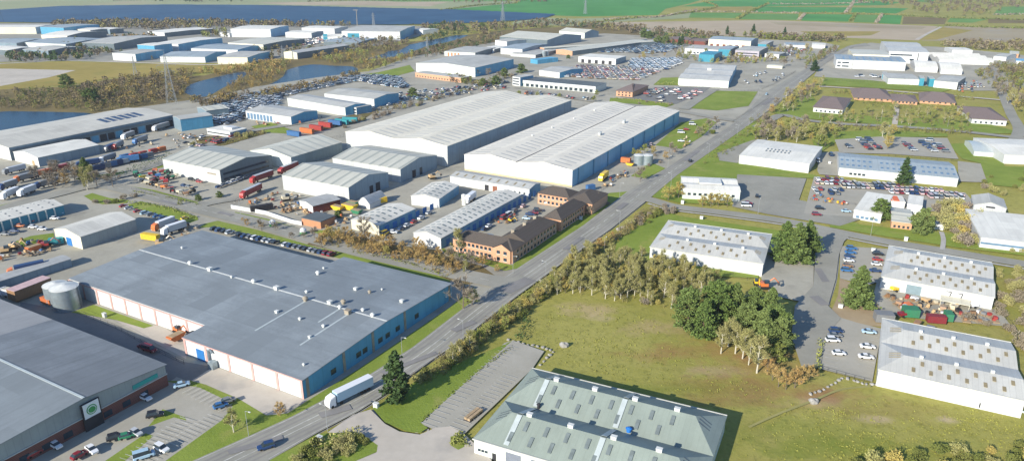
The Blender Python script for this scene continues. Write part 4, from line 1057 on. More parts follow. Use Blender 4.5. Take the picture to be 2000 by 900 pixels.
    for k in range(14): opening(s, 'R', D * (.3 + .05 * k), 5, 0, 5, M['dark'] if k % 3 else M['w_blue'], 'loading_door')
    s = shed((337.5, 228), (352, 234), (383, 214), 9, 'taller blue block at the far end of the long depot', M['w_bluegrey'], M['r_grey'], rise=.8, side=M['w_blue'], ridge='y', cat='warehouse', snap=False)
    s = shed((385, 210), (403, 217), (428, 205), 6, 'small cream roofed shed beyond the long depot', M['w_bluegrey'], M['r_s2'], rise=1, side=M['w_dark2'], ridge='y', cat='shed', snap=False, name='shed')
    s = shed((26, 297), (73.6, 308.5), (185, 282), 6, 'white gabled shed tucked against the long depot', M['w_white'], M['r_white'], ridge='y', rise=2.0, side=M['w_bluegrey'], cat='shed', name='shed', snap=False)
    opening(s, 'F', s.W * .72, 3, 0, 3.4, M['timber'], 'door')
    a, b = G(-60, 449, 5), G(123.6, 401, 5); vd = (b - a).xy.normalized(); ud = Vector((vd.y, -vd.x)); D = (b - a).length; W = -(G(92, 389, 5) - b).xy.dot(ud)
    s = shed_local('warehouse', a.xy - ud * W, ud, W, D, 5, 'cream roofed unit at the left edge dotted with small rooflights', M['w_bluegrey'], M['r_u'], ridge='y', rise=1.4, cat='industrial unit', side=M['w_teal'], hip=0)
    rooflights(s, (.35, .75), D * .2, D - 3, 5, .7, .9, M['rl_dark'], stagger=False, sides=(0, 1))
    for k in range(9):
        mb = MB(); y = D * (.12 + .095 * k); mb.box(W + .004, W + .7, y, y + .5, 0, 4.9); mb.build('buttress', M['w_pale'], s.root)
    s = shed((105.6, 448), (157, 463), (269, 430), 6, 'cream gabled shed with a blue door', M['w_cream'], M['r_u'], ridge='y', rise=2, side=M['w_bluegrey2'], cat='shed', name='shed', snap=False)
    opening(s, 'F', s.W * .42, 4, 0, 4, M['shutter_blue'], 'roller_door')
    a, b = G(-40, 562, 3.5), G(138, 506, 3.5); vd = (b - a).xy.normalized(); ud = Vector((vd.y, -vd.x)); D = (b - a).length
    s = shed_local('warehouse', a.xy - ud * 7, ud, 7, D, 3.5, 'low narrow lean-to store with grey strip roof in the left yard', M['w_bluegrey'], M['r_u4y'], ridge='y', rise=.5, cat='store', hip=0)
    s = shed((404, 253), (449, 260), (475, 251), 3.6, 'flat white two level office with blue shaded side near the depot', M['w_white'], M['r_white'], rise=0, side=M['w_blue2'], cat='office', name='office', parapet=.4, snap=False)
    mb = MB(); mb.box(s.W * .02, s.W * .98, -.08, -.004, 1.6, 2.4); mb.build('window_band', M['glass'], s.root)
    mb = MB(); mb.box(s.W * .45, s.W * .8, s.D * .4, s.D * .8, 4.2, 5.6); mb.build('plant_room', M['w_white'], s.root)
    s = shed((484, 216), (568, 229), (614, 216), 6.5, 'grey roofed unit with blue glazed front behind the grass triangle', M['w_white'], M['r_u4'], rise=1.6, side=M['w_blue'], cat='industrial unit')
    windows(s, 'F', 1, s.W * .6, 8, 2.6, .6, 5.2, M['rl_blue'])
    s = shed((561, 192), (674, 211), (694, 200), 7, 'long cream walled unit with lean grey roof next to the car auction', M['w_pale'], M['r_u4'], rise=1.4, side=M['w_blue'], cat='industrial unit')
    s = shed((674, 207), (696, 211), (712, 203), 6, 'glazed white entrance block at the end of the cream unit', M['w_white'], M['r_grey'], rise=0, side=M['w_blue2'], cat='office', name='office')
    for z in (1.2, 3.6): mb = MB(); mb.box(.5, s.W - .5, -.08, -.004, z, z + 1.2); mb.build('window_band', M['glass'], s.root)
    s = shed((643, 181), (730.5, 194), (771, 181.5), 8, 'grey roofed warehouse behind the long cream walled unit', M['w_white'], M['r_grey'], rise=1.6, side=M['w_blue'])
    # the rest, seen small
    far()
W_('w_bluegrey2', (.3, .34, .34), axis=1, rib=2, ribc=.08); W_('r_b0n', (.24, .27, .285), axis=0, rib=6, ribc=.05, dirt=.14, rough=.6)
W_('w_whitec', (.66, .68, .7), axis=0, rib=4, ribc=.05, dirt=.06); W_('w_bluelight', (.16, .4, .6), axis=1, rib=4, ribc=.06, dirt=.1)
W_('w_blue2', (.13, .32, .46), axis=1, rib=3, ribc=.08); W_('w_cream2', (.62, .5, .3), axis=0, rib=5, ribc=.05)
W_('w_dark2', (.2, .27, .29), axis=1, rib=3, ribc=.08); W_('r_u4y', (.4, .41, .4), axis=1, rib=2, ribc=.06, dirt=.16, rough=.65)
M['w_whitesign'] = flat('w_whitesign', (.75, .77, .75), var=.05); M['sign_green'] = flat('sign_green', (.06, .3, .09), var=.1)
M['sign_teal'] = flat('sign_teal', (.03, .3, .27), var=.1); M['rl_blue'] = flat('rl_blue', (.12, .2, .3), rough=.3); M['orange'] = flat('orange', (.7, .16, .07), var=.12)

def hip_lights(s, gi, hip, mat, rise, both=True):
    g = s.span / s.n; yc = (gi + .5) * g
    for end in ((0, 1) if both else (0,)):
        for k in (-1, 0, 1):
            x0, x1 = hip * .36, hip * .84; y = yc + k * g * .075; hw = .22
            z = lambda x: s.h + rise * x / hip + .03
            X = (lambda x: x) if end == 0 else (lambda x: s.length - x)
            mb = MB(); b = []
            for d in (0, .1):
                for x, yy in ((x0, y - hw), (x1, y - hw), (x1, y + hw), (x0, y + hw)): b.append((X(x), yy, z(x) + d))
            mb.v = b
            for q in ((4,5,6,7),(0,1,5,4),(1,2,6,5),(2,3,7,6),(3,0,4,7)): mb.f.append(q); mb.m.append(0)
            mb.build('rooflight', mat, s.root)

def offices():
    PB, TG = M['brick_peach'], M['tile_grey']
    def wing(root, x0, x1, y0, y1, h, rise, ridge, hips=(1, 1)):
        b = MB(); b.box(x0, x1, y0, y1, -.3, h); b.build('wall', PB, root)
        o_ = .5; q = MB(); X0, X1, Y0, Y1 = x0 - o_, x1 + o_, y0 - o_, y1 + o_; z = h + .02
        if ridge == 'x':
            hl = (y1 - y0) / 2; r0 = (X0 + hl * hips[0], (y0 + y1) / 2, h + rise); r1 = (X1 - hl * hips[1], (y0 + y1) / 2, h + rise)
            q.face([(X0, Y0, z), (X1, Y0, z), r1, r0]); q.face([(X1, Y1, z), (X0, Y1, z), r0, r1]); q.face([(X1, Y0, z), (X1, Y1, z), r1]); q.face([(X0, Y1, z), (X0, Y0, z), r0])
        else:
            hl = (x1 - x0) / 2; r0 = ((x0 + x1) / 2, Y0 + hl * hips[0], h + rise); r1 = ((x0 + x1) / 2, Y1 - hl * hips[1], h + rise)
            q.face([(X0, Y0, z), (X1, Y0, z), r0]); q.face([(X1, Y0, z), (X1, Y1, z), r1, r0]); q.face([(X1, Y1, z), (X0, Y1, z), r1]); q.face([(X0, Y1, z), (X0, Y0, z), r0, r1])
        q.face([(X0, Y0, z - .02), (X0, Y1, z - .02), (X1, Y1, z - .02), (X1, Y0, z - .02)])
        q.build('roof', TG, root)
    def wins(root, face, c, a0, a1, n, h, w_=1.3):
        for fl in (0, 1):
            for i in range(n):
                a = a0 + (a1 - a0) * (i + .5) / n; z0 = 1 + fl * 2.9; b = MB(); f = MB()
                if face == 'F':
                    b.box(a - w_ / 2, a + w_ / 2, c - .06, c - .004, z0, z0 + 1.4); f.box(a - w_ / 2 - .12, a + w_ / 2 + .12, c - .12, c - .008, z0 - .14, z0 - .003)
                else:
                    b.box(c + .004, c + .06, a - w_ / 2, a + w_ / 2, z0, z0 + 1.4); f.box(c + .008, c + .12, a - w_ / 2 - .12, a + w_ / 2 + .12, z0 - .14, z0 - .003)
                o = b.build('window', M['glass'], root); f.build('sill', M['frame'], o)
    # office 1 : long L by the junction.  front wall 878..1000 at y~470..515
    h = 6
    loc, rz, W, D = frame3((880, 468), (1001, 490), (1080, 430), h)
    root = empty('office_building', loc, rz, 'L shaped peach brick office with dark hipped roof at the road junction', 'office')
    wing(root, 0, W, 0, 11, h, 3, 'x'); wing(root, W - 12, W, 11.6, D * .98, h, 3.2, 'y', (0, 1))
    wins(root, 'F', 0, 1, W - 10, 9, h); wins(root, 'R', W, 3, D - 2, 12, h)
    b = MB(); b.prism([(W - 9, -.2), (W - .6, -.2), (W - .6, h), (W - 4.8, h + 2.2), (W - 9, h)], -.9, -.01, 'x'); b.build('gable_bay', PB, root)
    b = MB(); b.face([(W - 9.4, -1.2, h - .1), (W - 4.8, -1.2, h + 2.35), (W - 4.8, 4, h + 2.35), (W - 9.4, 2, h - .1)]); b.face([(W - .2, -1.2, h - .1), (W - .2, 2, h - .1), (W - 4.8, 4, h + 2.35), (W - 4.8, -1.2, h + 2.35)]); b.build('bay_roof', TG, root)
    wins(root, 'F', -.9, W - 8, W - 1.4, 2, h, 1.6)
    for y in (D * .3, D * .55, D * .78):
        b = MB(); b.box(W - 8, W - 6.4, y, y + 1.6, h + 2, h + 3.9); b.build('roof_vent', M['vent_brown'], root)
    b = MB(); b.box(W * .45, W * .45 + 3, 6, 7.2, h + 2.2, h + 2.5); b.build('rooflight', M['rl_blue'], root)
    # office 2 : staggered pair further up
    loc, rz, W, D = frame3((1060, 425), (1096, 430), (1140, 398), h)
    root = empty('office_building', loc, rz, 'square ended peach brick office wing, middle one of the three office blocks', 'office')
    wing(root, 0, W, 0, D, h, 3.4, 'y')
    wins(root, 'F', 0, .5, W - .5, 1, h, .8); wins(root, 'R', W, 2, D - 2, 9, h)
    loc, rz, W, D = frame3((1050, 377), (1112, 387), (1166, 378), h)
    root = empty('office_building', loc, rz, 'peach brick office with a long slate roof nearest the white fronted warehouse', 'office')
    wing(root, 0, W, 0, 12, h, 3.2, 'x'); wing(root, W - .1, W + 14, -3, 17, h, 3.2, 'y')
    wins(root, 'F', 0, .5, W - 1, 7, h)

def far():
    w, c, g, bl = M['w_white'], M['w_cream'], M['w_grey'], M['w_blue']
    rw, rg, rb, r4, rc = M['r_white'], M['r_grey'], M['r_blue'], M['r_u4'], M['r_s2']
    T = [
    # A, B, C, h, rise, n, ridge, wall, roof, side, label, cat
    ((805.5,125),(928,133),(991.7,115),10,2.4,1,'y',M['w_pale'],M['r_grey'],bl,'pale warehouse with speckled grey roof behind the brick show office','warehouse'),
    ((1053,137.5),(1093,142.5),(1121,132.5),6,1.6,1,'x',w,r4,bl,'pale blue roofed shed north of the dark striped showroom','warehouse'),
    ((1130,111),(1203,116),(1214,109.5),7,0,1,'x',w,rw,M['w_bluegrey'],'white flat roofed garage with dark bay doors by the auction cars','garage'),
    ((1325,154),(1423.6,159),(1486,130.5),7,1.8,3,'x',M['w_pale'],M['r_r'],bl,'three gabled pale warehouse above the green triangle','warehouse'),
    ((1383.4,77),(1467,81),(1479,75),11,1.6,1,'x',c,rb,M['w_bluegrey'],'cream hall with dark red doors far up the estate','warehouse'),
    ((1337,95),(1403,98.5),(1407,91),7,.8,1,'x',w,rg,M['w_bluegrey'],'long whitish office with rows of dark windows behind the auction yard','office'),
    ((1404,96),(1427,97.5),(1434,90),9,.8,1,'x',M['w_teal'],rb,M['w_dark'],'teal clad box between the white office and the mauve block','warehouse'),
    ((1366,106),(1395,108),(1402,101),9,.6,1,'x',M['w_teal'],M['w_teal'],M['w_teal'],'dark turquoise block among yellow trees','warehouse'),
    ((1437,98),(1483,101),(1492,92),9,.6,1,'x',M['w_mauve'],rg,M['w_dark'],'mauve office block with two bands of windows','office'),
    ((1481,86),(1497,87),(1500,80),8,.6,1,'x',M['w_teal'],rg,M['w_dark'],'small teal unit behind the mauve block','warehouse'),
    ((1494,105),(1522,107),(1525,102),5,0,1,'x',w,rg,M['w_dark'],'low white unit with teal door beyond the grey warehouse','garage'),
    ((1536,88),(1576,89),(1580,84.5),5,.6,1,'x',w,rb,w,'low green grey shed by the far end of the main road','warehouse'),
    ((1586,88),(1612,89),(1614,85),5,.6,1,'x',w,rw,w,'low white shed with vans parked in front, far up the main road','warehouse'),
    ((1498,128),(1528,130),(1528,127.5),3,0,1,'x',c,c,c,'long cream container like hut on the verge','hut'),
    ((1300,77),(1345,79),(1350,73),5,1.4,1,'x',M['brick_red'],M['tile_brown'],M['brick_red'],'brick terrace with brown roof among far trees','house'),
    ((1346,80),(1378,82),(1382,76),5,1.4,1,'x',M['brick_red'],M['tile_brown'],M['brick_red'],'second brick building left of the cream hall','house'),
    # large complex in the middle distance
    ((976,72),(1069,79),(1119,68),10,5,1,'x',M['w_dark'],M['r_s2'],M['w_bluegrey'],'large dark walled hall with a broad cream gable roof','warehouse'),
    ((1092,61),(1142,65),(1165,61.5),9,4,1,'x',M['w_pale'],M['r_s2'],M['w_bluegrey'],'second cream gabled hall behind the dark walled one','warehouse'),
    ((979,94),(1020,97),(1040,85),8,1.5,1,'x',w,rb,M['w_bluegrey'],'white fronted shed with grey roof below the dark hall','warehouse'),
    ((967,79),(990,82),(1006,75),8,1,1,'x',w,rg,M['w_bluegrey'],'white end bay against the dark hall','warehouse'),
    ((1053,93),(1063,95),(1180,67),6,.5,1,'y',M['brick_peach'],c,M['w_dark'],'long thin cream canopy running away from the dark hall','canopy'),
    ((1086,97),(1118,100.5),(1200,75),6,1,1,'y',M['brick_peach'],rc,M['w_dark'],'long brick workshop with pinkish front beside the auction yard','workshop'),
    ((1000,104),(1046,108),(1075,96),4,.5,1,'x',g,M['r_grey'],M['w_dark'],'low grey lean-to in front of the brick workshop','workshop'),
    ((868,101),(928,104),(958,93),6,.6,1,'x',M['w_pale'],rg,M['w_dark'],'low office with orange and white striped front beyond the ponds','office'),
    ((939,95),(965,97),(980,90),5,.5,1,'x',w,rw,M['w_dark'],'white low unit right of the striped office','warehouse'),
    ((1036,116),(1050,118),(1073,111),5,0,1,'x',bl,bl,bl,'dark blue clad store behind the pale blue roofed shed','store'),
    ((1249,61),(1262,61.5),(1264,59),5,0,1,'x',w,w,w,'small white building at the edge of the far fields','hut'),
    # far left estate
    ((-40,54),(69,54),(73,49),11,.8,1,'x',c,rw,w,'long cream warehouse at the left edge below the solar farm','warehouse'),
    ((78,53),(124,55),(129,46),12,1,1,'x',M['w_blue'],M['r_blue'],M['w_blue'],'dark blue warehouse at the solar farm edge','warehouse'),
    ((80,69),(131,71),(138,60),8,3,1,'x',c,rw,M['w_dark'],'cream fronted shed with rounded roof left of the brown trees','warehouse'),
    ((143,57),(176,60),(187,54),8,1,1,'x',c,rw,M['w_dark'],'small cream warehouse beside dark trees at the solar farm','warehouse'),
    ((192,56),(214,58),(219,54),8,.6,1,'x',M['w_bluegrey'],rw,M['w_dark'],'small blue grey shed by the solar farm','warehouse'),
    ((45,83),(128,87),(138,73),7,2,1,'x',M['w_pale'],M['r_blue'],M['w_bluegrey'],'broad blue grey roofed warehouse in the far left estate','warehouse'),
    ((-30,83),(32,85),(44,75),7,2,1,'x',M['w_bluegrey'],rb,M['w_dark'],'blue roofed warehouse cut by the left edge','warehouse'),
    ((44,97),(94,100),(122,90),7,2,1,'x',M['w_bluegrey'],rg,M['w_dark'],'pale roofed shed behind the dark trees above the airstrip','warehouse'),
    ((-30,95),(15,99),(42,91),7,1.5,1,'x',M['w_dark'],rw,M['w_dark'],'white roofed shed at the left edge above the airstrip','warehouse'),
    ((160,84),(222,86),(250,69),9,3,1,'x',M['w_dark'],rg,M['w_dark'],'dark fronted hall with a light arching gable','warehouse'),
    ((219,104),(264,106.5),(272,96),9,.5,1,'x',w,rg,M['w_blue'],'white office block at the corner above the airstrip','office'),
    ((268,88),(301,90),(306,84),12,.4,1,'x',M['w_blue'],rw,M['w_blue'],'deep blue clad block next to the white office','warehouse'),
    ((301,85),(348,87),(404,73.5),10,1,1,'x',w,rw,M['w_blue'],'bright white warehouse with long blue flank','warehouse'),
    ((373,95),(464,98),(497,88),6,1.5,1,'x',w,M['r_blue'],M['w_blue'],'white unit with blue grey roof in the middle of the far estate','warehouse'),
    ((312,111),(400,112),(432,101),7,2.5,1,'x',w,M['r_blue'],M['w_blue'],'long white shed under a slate blue roof above the airstrip road','warehouse'),
    ((424,112),(483,113),(520,101),8,1,1,'x',c,rg,M['w_blue'],'cream shed with a blue lean-to facing the pond','warehouse'),
    ((445,84),(514,88),(569,75),8,1.5,1,'x',c,M['r_s2'],M['w_dark'],'cream shed with wide green grey roof below the large white one','warehouse'),
    ((450,57),(528,58),(578,51),13,1,1,'x',w,rw,M['w_bluelight'],'large white warehouse with light blue side at the solar farm','warehouse'),
    ((589,55),(653,57),(658,52),9,1,1,'x',w,rw,M['w_grey'],'white warehouse below the crane like mast','warehouse'),
    ((557,64),(608,65.5),(619,61),8,1,1,'x',w,rw,M['w_bluegrey'],'low white building with one small tree in front','warehouse'),
    ((667,61.5),(781,62.5),(807,51),13,1.2,1,'x',w,rg,M['w_blue'],'largest white fronted warehouse in the distance with a teal panel','warehouse'),
    ((627,72),(668,72),(680,67),6,2,1,'x',w,rw,w,'small white gabled shed left of the teal panelled warehouse','warehouse'),
    ((554,102),(580,104),(650,87),8,2,1,'y',c,M['r_u4'],M['w_dark'],'pale green roofed unit running toward the bare trees','warehouse'),
    ((632,82),(700,84),(720,75),5,1,1,'x',M['w_dark'],M['r_blue'],M['w_dark'],'low blue grey unit among the bare trees','warehouse'),
    ((808,58),(826,60),(842,56),7,1,1,'x',w,rw,w,'small white sheds at the end of the far estate','warehouse'),
    ((288,62),(321,65),(365,52),7,1,1,'x',w,rw,M['w_dark'],'white roofed unit right of the red brown tree','warehouse'),
    ((427,64),(448,66),(450,62),6,1,1,'x',w,rg,w,'small white shed by the yellow green tree','warehouse'),
    # right hand complex
    ((1634,116.5),(1770,122),(1775,112),10,.3,1,'x',w,rb,M['w_bluegrey'],'long white office and factory front with blank white wall','factory'),
    ((1666,106),(1738,108.5),(1741,99),12,.6,1,'x',M['w_cream'],rc,w,'pinkish cream roofed hall behind the long white front','factory'),
    ((1736.5,100.5),(1814.6,103.5),(1824,85),14,1.2,2,'x',w,M['r_r'],M['w_grey'],'tallest white factory block with dark lettering like windows','factory'),
    ((1735,153.5),(1797,156),(1800,146),6,.3,1,'x',w,rg,M['w_grey'],'low white block with grey roof in front of the factory','factory'),
    ((1825,158),(1871,162),(1876,150),7,.5,1,'x',w,rg,M['w_dark'],'white block right of the twin teal cubes','factory'),
    ((1788,132),(1832,134),(1838,123),5,4,1,'x',w,rw,w,'white round topped hall beside the factory','hall'),
    ((1838,136),(1880,138),(1884,126),5,4,1,'x',w,rw,w,'second white round topped hall','hall'),
    ((1835,117),(1942,120),(1945,108),5,2.4,3,'x',w,rw,w,'long white sawtooth store at the far right','store'),
    ((1860,98),(1900,99),(1903,94),5,.5,1,'x',w,rw,w,'flat white building behind the sawtooth store','store'),
    ((1941,110),(1966,112),(1968,105),5,1,1,'x',w,rg,w,'grey roofed shed beyond the sawtooth store','store'),
    ((1972,105),(1990,106),(1992,101),5,1,1,'x',M['brick_peach'],rc,w,'small peach house at the far right','house'),
    ((1985,119),(2003,120),(2005,116),4,1,1,'x',w,M['w_bluelight'],w,'low building with bright blue roof at the far right','store'),
    ]
    for A, B, C, h, rise, n, rd, wl, rf, sd_, lab, cat in T:
        curve = 'round' in lab
        s = shed(A, B, C, h, lab, wl, rf, n=n, ridge=rd, rise=rise, side=sd_, cat=cat, name={'office': 'office', 'house': 'house'}.get(cat, 'warehouse' if cat in ('warehouse', 'factory') else cat.replace(' ', '_')), snap=A[0] > 700 and B[0] < 1500, curve=curve)
        if lab.startswith('white flat roofed garage'):
            for k in range(5): opening(s, 'F', 4 + k * 9, 4, 0, 4.4, M['dark'], 'bay_door')
        if lab.startswith('cream hall'):
            for k in range(6): opening(s, 'F', 3 + k * 9, 4, 0, 4.6, M['brick_red'], 'door')
        if 'windows behind the auction' in lab:
            windows(s, 'F', 2, s.W - 2, 9, 3, 1.5, 3, M['glass'])
        if 'teal panel' in lab: opening(s, 'F', s.W * .1, s.W * .2, 1, 10, M['w_teal'], 'door_panel')
        if lab.startswith('mauve'):
            for z in (2, 5.2): mb = MB(); mb.box(2, s.W - 2, -.1, -.004, z, z + 1.2); mb.build('window_band', M['glass'], s.root)
        if lab.startswith('long white office'):
            for x, w2 in ((.02, .05), (.09, .1)):
                for z in (2, 6): mb = MB(); mb.box(s.W * x, s.W * (x + w2), -.1, -.004, z, z + 1.5); mb.build('window_band', M['glass'], s.root)
            mb = MB(); mb.box(s.W * .24, s.W * .245, -.1, -.004, 0, 10); mb.build('door', M['dark'], s.root)
            for k in range(9): mb = MB(); patch(mb, s, s.W * (.1 + .1 * k), s.W * (.12 + .1 * k), .6, s.D / 2 - .6, .4); mb.build('rooflight', M['rl_blue'], s.root)
        if lab.startswith('tallest'):
            mb = MB(); mb.box(s.W * .05, s.W * .6, -.1, -.004, 9.4, 11); mb.build('window_band', M['glass'], s.root)
            mb = MB(); mb.box(s.W * .55, s.W * .66, -.1, -.004, 4, 6); mb.build('window', M['glass'], s.root)
            mb = MB(); mb.box(s.W * .74, s.W * .76, -.1, -.004, 0, 13); mb.build('joint', M['dark'], s.root)
        if 'three gabled' in lab: vent(s, s.W * .5, s.D * .5, 2, 2, box=True)
        if 'striped front' in lab:
            for k in range(8): opening(s, 'F', s.W * (.1 + .11 * k), s.W * .06, 0, 5, M['brick_orange'] if k < 4 else M['frame'], 'front_panel')
    # showroom with dark roof and white fascia
    s = shed((1026.5, 156.5), (1163.5, 170), (1180, 162), 6, 'dark roofed showroom with long white fascia and used cars in front', M['w_pale'], M['r_dark'], rise=0, cat='showroom', name='showroom')
    mb = MB(); mb.box(-.3, s.W + .2, -.7, -.05, 3.6, 6.4); mb.build('fascia', M['w_white'], s.root)
    windows(s, 'F', 2, s.W - 2, 14, 3.4, .6, 3.2, M['glass'])
    s = shed((1001, 150), (1016, 152), (1030, 146), 9, 'white stair tower with stacked window bands left of the dark roofed showroom', M['w_white'], M['r_grey'], rise=0, side=M['w_blue2'], cat='office', name='office')
    for z in (1.5, 4.2, 6.8): mb = MB(); mb.box(.6, s.W * .85, -.1, -.004, z, z + 1.1); mb.build('window_band', M['glass'], s.root)
    s = shed((811, 142), (901, 153), (908, 148), 5, 'low peach brick show office in front of the pale warehouse', M['brick_peach'], M['r_grey'], rise=0, cat='office', name='office')
    for z in (.9,): windows(s, 'F', 1, s.W - 1, 16, 1.4, 1, 2.4, M['glass'])
    # brown hipped roofs
    for A, B, C, h, rise, lab in (
        ((1589, 209), (1646, 214), (1661, 192), 4.5, 4.5, 'brown hipped roof office with white walls behind the red twig shrub'),
        ((1669, 190), (1742, 194), (1748, 177), 2.6, 5, 'brown hipped roof office at the back, left of the conifer'),
        ((1797, 196), (1866, 201), (1872, 186), 2.6, 5, 'brown hipped roof office at the back, right of the conifer'),
        ((1899, 231), (1967, 235), (1962, 212), 4.5, 4, 'large brown hipped roof office with white walls near the right edge'),
        ((1744, 196), (1792, 199), (1796, 187), 3, 3, 'brown roofed brick link building between the two back offices')):
        s = shed(A, B, C, h, lab, M['w_white'] if 'white' in lab else M['brick_peach'], M['tile_brown'], rise=rise, hip=min(9, 12), cat='office', name='office', snap=False, over=.8)
        windows(s, 'F', 1, s.W - 1, 6, 1.4, 1, 2.4, M['glass'])
    s = shed((1203, 177), (1235.6, 179.5), (1256, 166), 5.5, 'square peach brick office with a brown pyramid roof by the car sales lot', M['brick_peach'], M['tile_brown'], rise=4, hip=9, cat='office', name='office', over=.8)
    windows(s, 'F', 1, s.W - 1, 4, 1.4, 1, 2.4, M['glass']); windows(s, 'F', 1, s.W - 1, 4, 1.4, 3.4, 4.6, M['glass'])
    # twin teal glazed cubes
    for A, B, C, lab in (((1797, 153), (1806, 153.5), (1808, 149), 'left of the twin teal glazed cubes'), ((1816, 154), (1826, 154.5), (1828, 150), 'right of the twin teal glazed cubes')):
        shed(A, B, C, 8, lab, M['w_teal'], M['r_grey'], rise=0, cat='entrance block', name='entrance_block', snap=False)
    s = shed((1724, 145), (1733, 145.5), (1735, 141), 6, 'small teal glazed cube at the left end of the low white block', M['w_teal'], M['r_grey'], rise=0, cat='entrance block', name='entrance_block', snap=False)
W_('w_mauve', (.4, .37, .42), axis=0, rib=3, ribc=.06)
PAINT = obj_paint('paint', .3, .5)
DULL = obj_paint('dull_paint', .65, .3, .25)
M['tyre'] = flat('tyre', (.02, .02, .02), rough=.9); M['rim'] = flat('rim', (.45, .46, .47), rough=.35, metal=.4)
M['lamp'] = flat('lamp', (.7, .68, .6), rough=.2); M['chassis'] = flat('chassis', (.06, .06, .065))
CC = {'white': (.72, .73, .74), 'silver': (.45, .47, .49), 'grey': (.2, .21, .22), 'black': (.02, .02, .025), 'dark blue': (.02, .05, .14), 'blue': (.04, .14, .33),
      'red': (.36, .04, .035), 'dark red': (.22, .02, .03), 'green': (.03, .2, .1), 'pale blue': (.35, .5, .62), 'orange': (.6, .17, .05), 'yellow': (.75, .5, .03), 'brown': (.28, .16, .08), 'cream': (.62, .55, .4), 'teal': (.03, .3, .34), 'tan': (.55, .38, .2), 'pink': (.6, .42, .42)}

def loft(mb, secs, m=0, cap=True):
    """secs: list of (y, [(x,z)...]) cross sections joined along y"""
    n = len(secs[0][1]); k = len(mb.v)
    for y, pr in secs:
        for x, z in pr: mb.v.append((x, y, z))
    for i in range(len(secs) - 1):
        for j in range(n):
            j2 = (j + 1) % n
            mb.f.append((k + i * n + j, k + i * n + j2, k + (i + 1) * n + j2, k + (i + 1) * n + j)); mb.m.append(m)
    if cap:
        mb.f.append(tuple(k + j for j in range(n))[::-1]); mb.m.append(m)
        e = k + (len(secs) - 1) * n; mb.f.append(tuple(e + j for j in range(n))); mb.m.append(m)

def car_body(L=4.3, Wd=1.78, H=1.46, kind='hatch', m=0, g=None):
    b = MB(); w = Wd / 2
    hood = .86 if kind != 'van' else 1.05
    def sec(y, zt, k=1.): return (y, [(-w * k, .28), (-w * k, zt * .82), (-w * k * .93, zt), (w * k * .93, zt), (w * k, zt * .82), (w * k, .28)])
    loft(b, [sec(-L / 2, .66, .86), sec(-L / 2 + .35, hood * .92, .97), sec(-L * .22, hood + .04), sec(L * .25, .98), sec(L / 2 - .25, .96, .97), sec(L / 2, .7, .88)], m)
    return b
def cabin(L, Wd, H, kind):
    g = MB(); r = MB(); w = Wd / 2
    if kind == 'van': y = (-L * .36, -L * .22, L * .47, L * .49)
    elif kind == 'saloon': y = (-L * .24, -L * .06, L * .2, L * .36)
    elif kind == 'suv': y = (-L * .24, -L * .1, L * .38, L * .46)
    else: y = (-L * .24, -L * .06, L * .3, L * .45)
    z0 = .94; pr = lambda yy, zz, k: [(-w * k, yy, zz), (w * k, yy, zz)]
    A = [(-w * .92, y[0], z0), (w * .92, y[0], z0), (w * .92, y[3], z0), (-w * .92, y[3], z0)]
    B = [(-w * .74, y[1], H - .06), (w * .74, y[1], H - .06), (w * .74, y[2], H - .06), (-w * .74, y[2], H - .06)]
    for i in range(4): g.face([A[i], A[(i + 1) % 4], B[(i + 1) % 4], B[i]])
    C_ = [(p[0] * 1.02, p[1] + (-.04 if i < 2 else .04), H) for i, p in enumerate(B)]
    Bu = [(p[0] * 1.02, p[1] + (-.04 if i < 2 else .04), H - .07) for i, p in enumerate(B)]
    r.face(C_)
    for i in range(4): r.face([Bu[i], Bu[(i + 1) % 4], C_[(i + 1) % 4], C_[i]])
    return g, r
def merge(a, b, dm=0):
    k = len(a.v); a.v += b.v; a.f += [tuple(i + k for i in f) for f in b.f]; a.m += [m + dm for m in b.m]; return a
CARM = {}
for kd, (L, Wd, H) in dict(hatch=(4.1, 1.76, 1.5), saloon=(4.6, 1.8, 1.46), suv=(4.6, 1.9, 1.72), van=(5.2, 2.0, 2.15)).items():
    b = car_body(L, Wd, H, kd); g_, r_ = cabin(L, Wd, H, kd)
    lo_ = MB(); lo_.v = list(b.v); lo_.f = list(b.f); lo_.m = list(b.m); merge(lo_, r_)
    low = MB(); low.v = list(lo_.v); low.f = list(lo_.f); low.m = [0] * len(lo_.f); k0 = len(low.f); merge(low, g_, 1)
    for sx in (-1, 1):
        for sy in (-1, 1):
            low.cyl((sx * (Wd / 2 - .2), sy * L * .3, .31), (sx * (Wd / 2 + .01), sy * L * .3, .31), .31, n=6, m=2)
    CARM[kd] = dict(body=lo_.build('body', PAINT, mesh_only=True), glass=g_.build('windows', M['glass'], mesh_only=True),
                    wheel=MB().cyl((-.1, 0, 0), (.1, 0, 0), .32, n=10).build('wheel', M['tyre'], mesh_only=True),
                    lamp=MB().box(-.16, .16, -.03, .03, -.08, .08).build('headlight', M['lamp'], mesh_only=True),
                    low=low.build('car', [PAINT, M['glass'], M['tyre']], mesh_only=True), L=L, W=Wd)
def obj(name, me, parent=None, loc=(0, 0, 0), color=None):
    o = bpy.data.objects.new(name, me); COL.objects.link(o); o.parent = parent; o.location = loc
    if color: o.color = (*color, 1)
    return o
def az_rz(az): return -R(az) + math.pi     # the nose (-y) of a vehicle looks along compass az
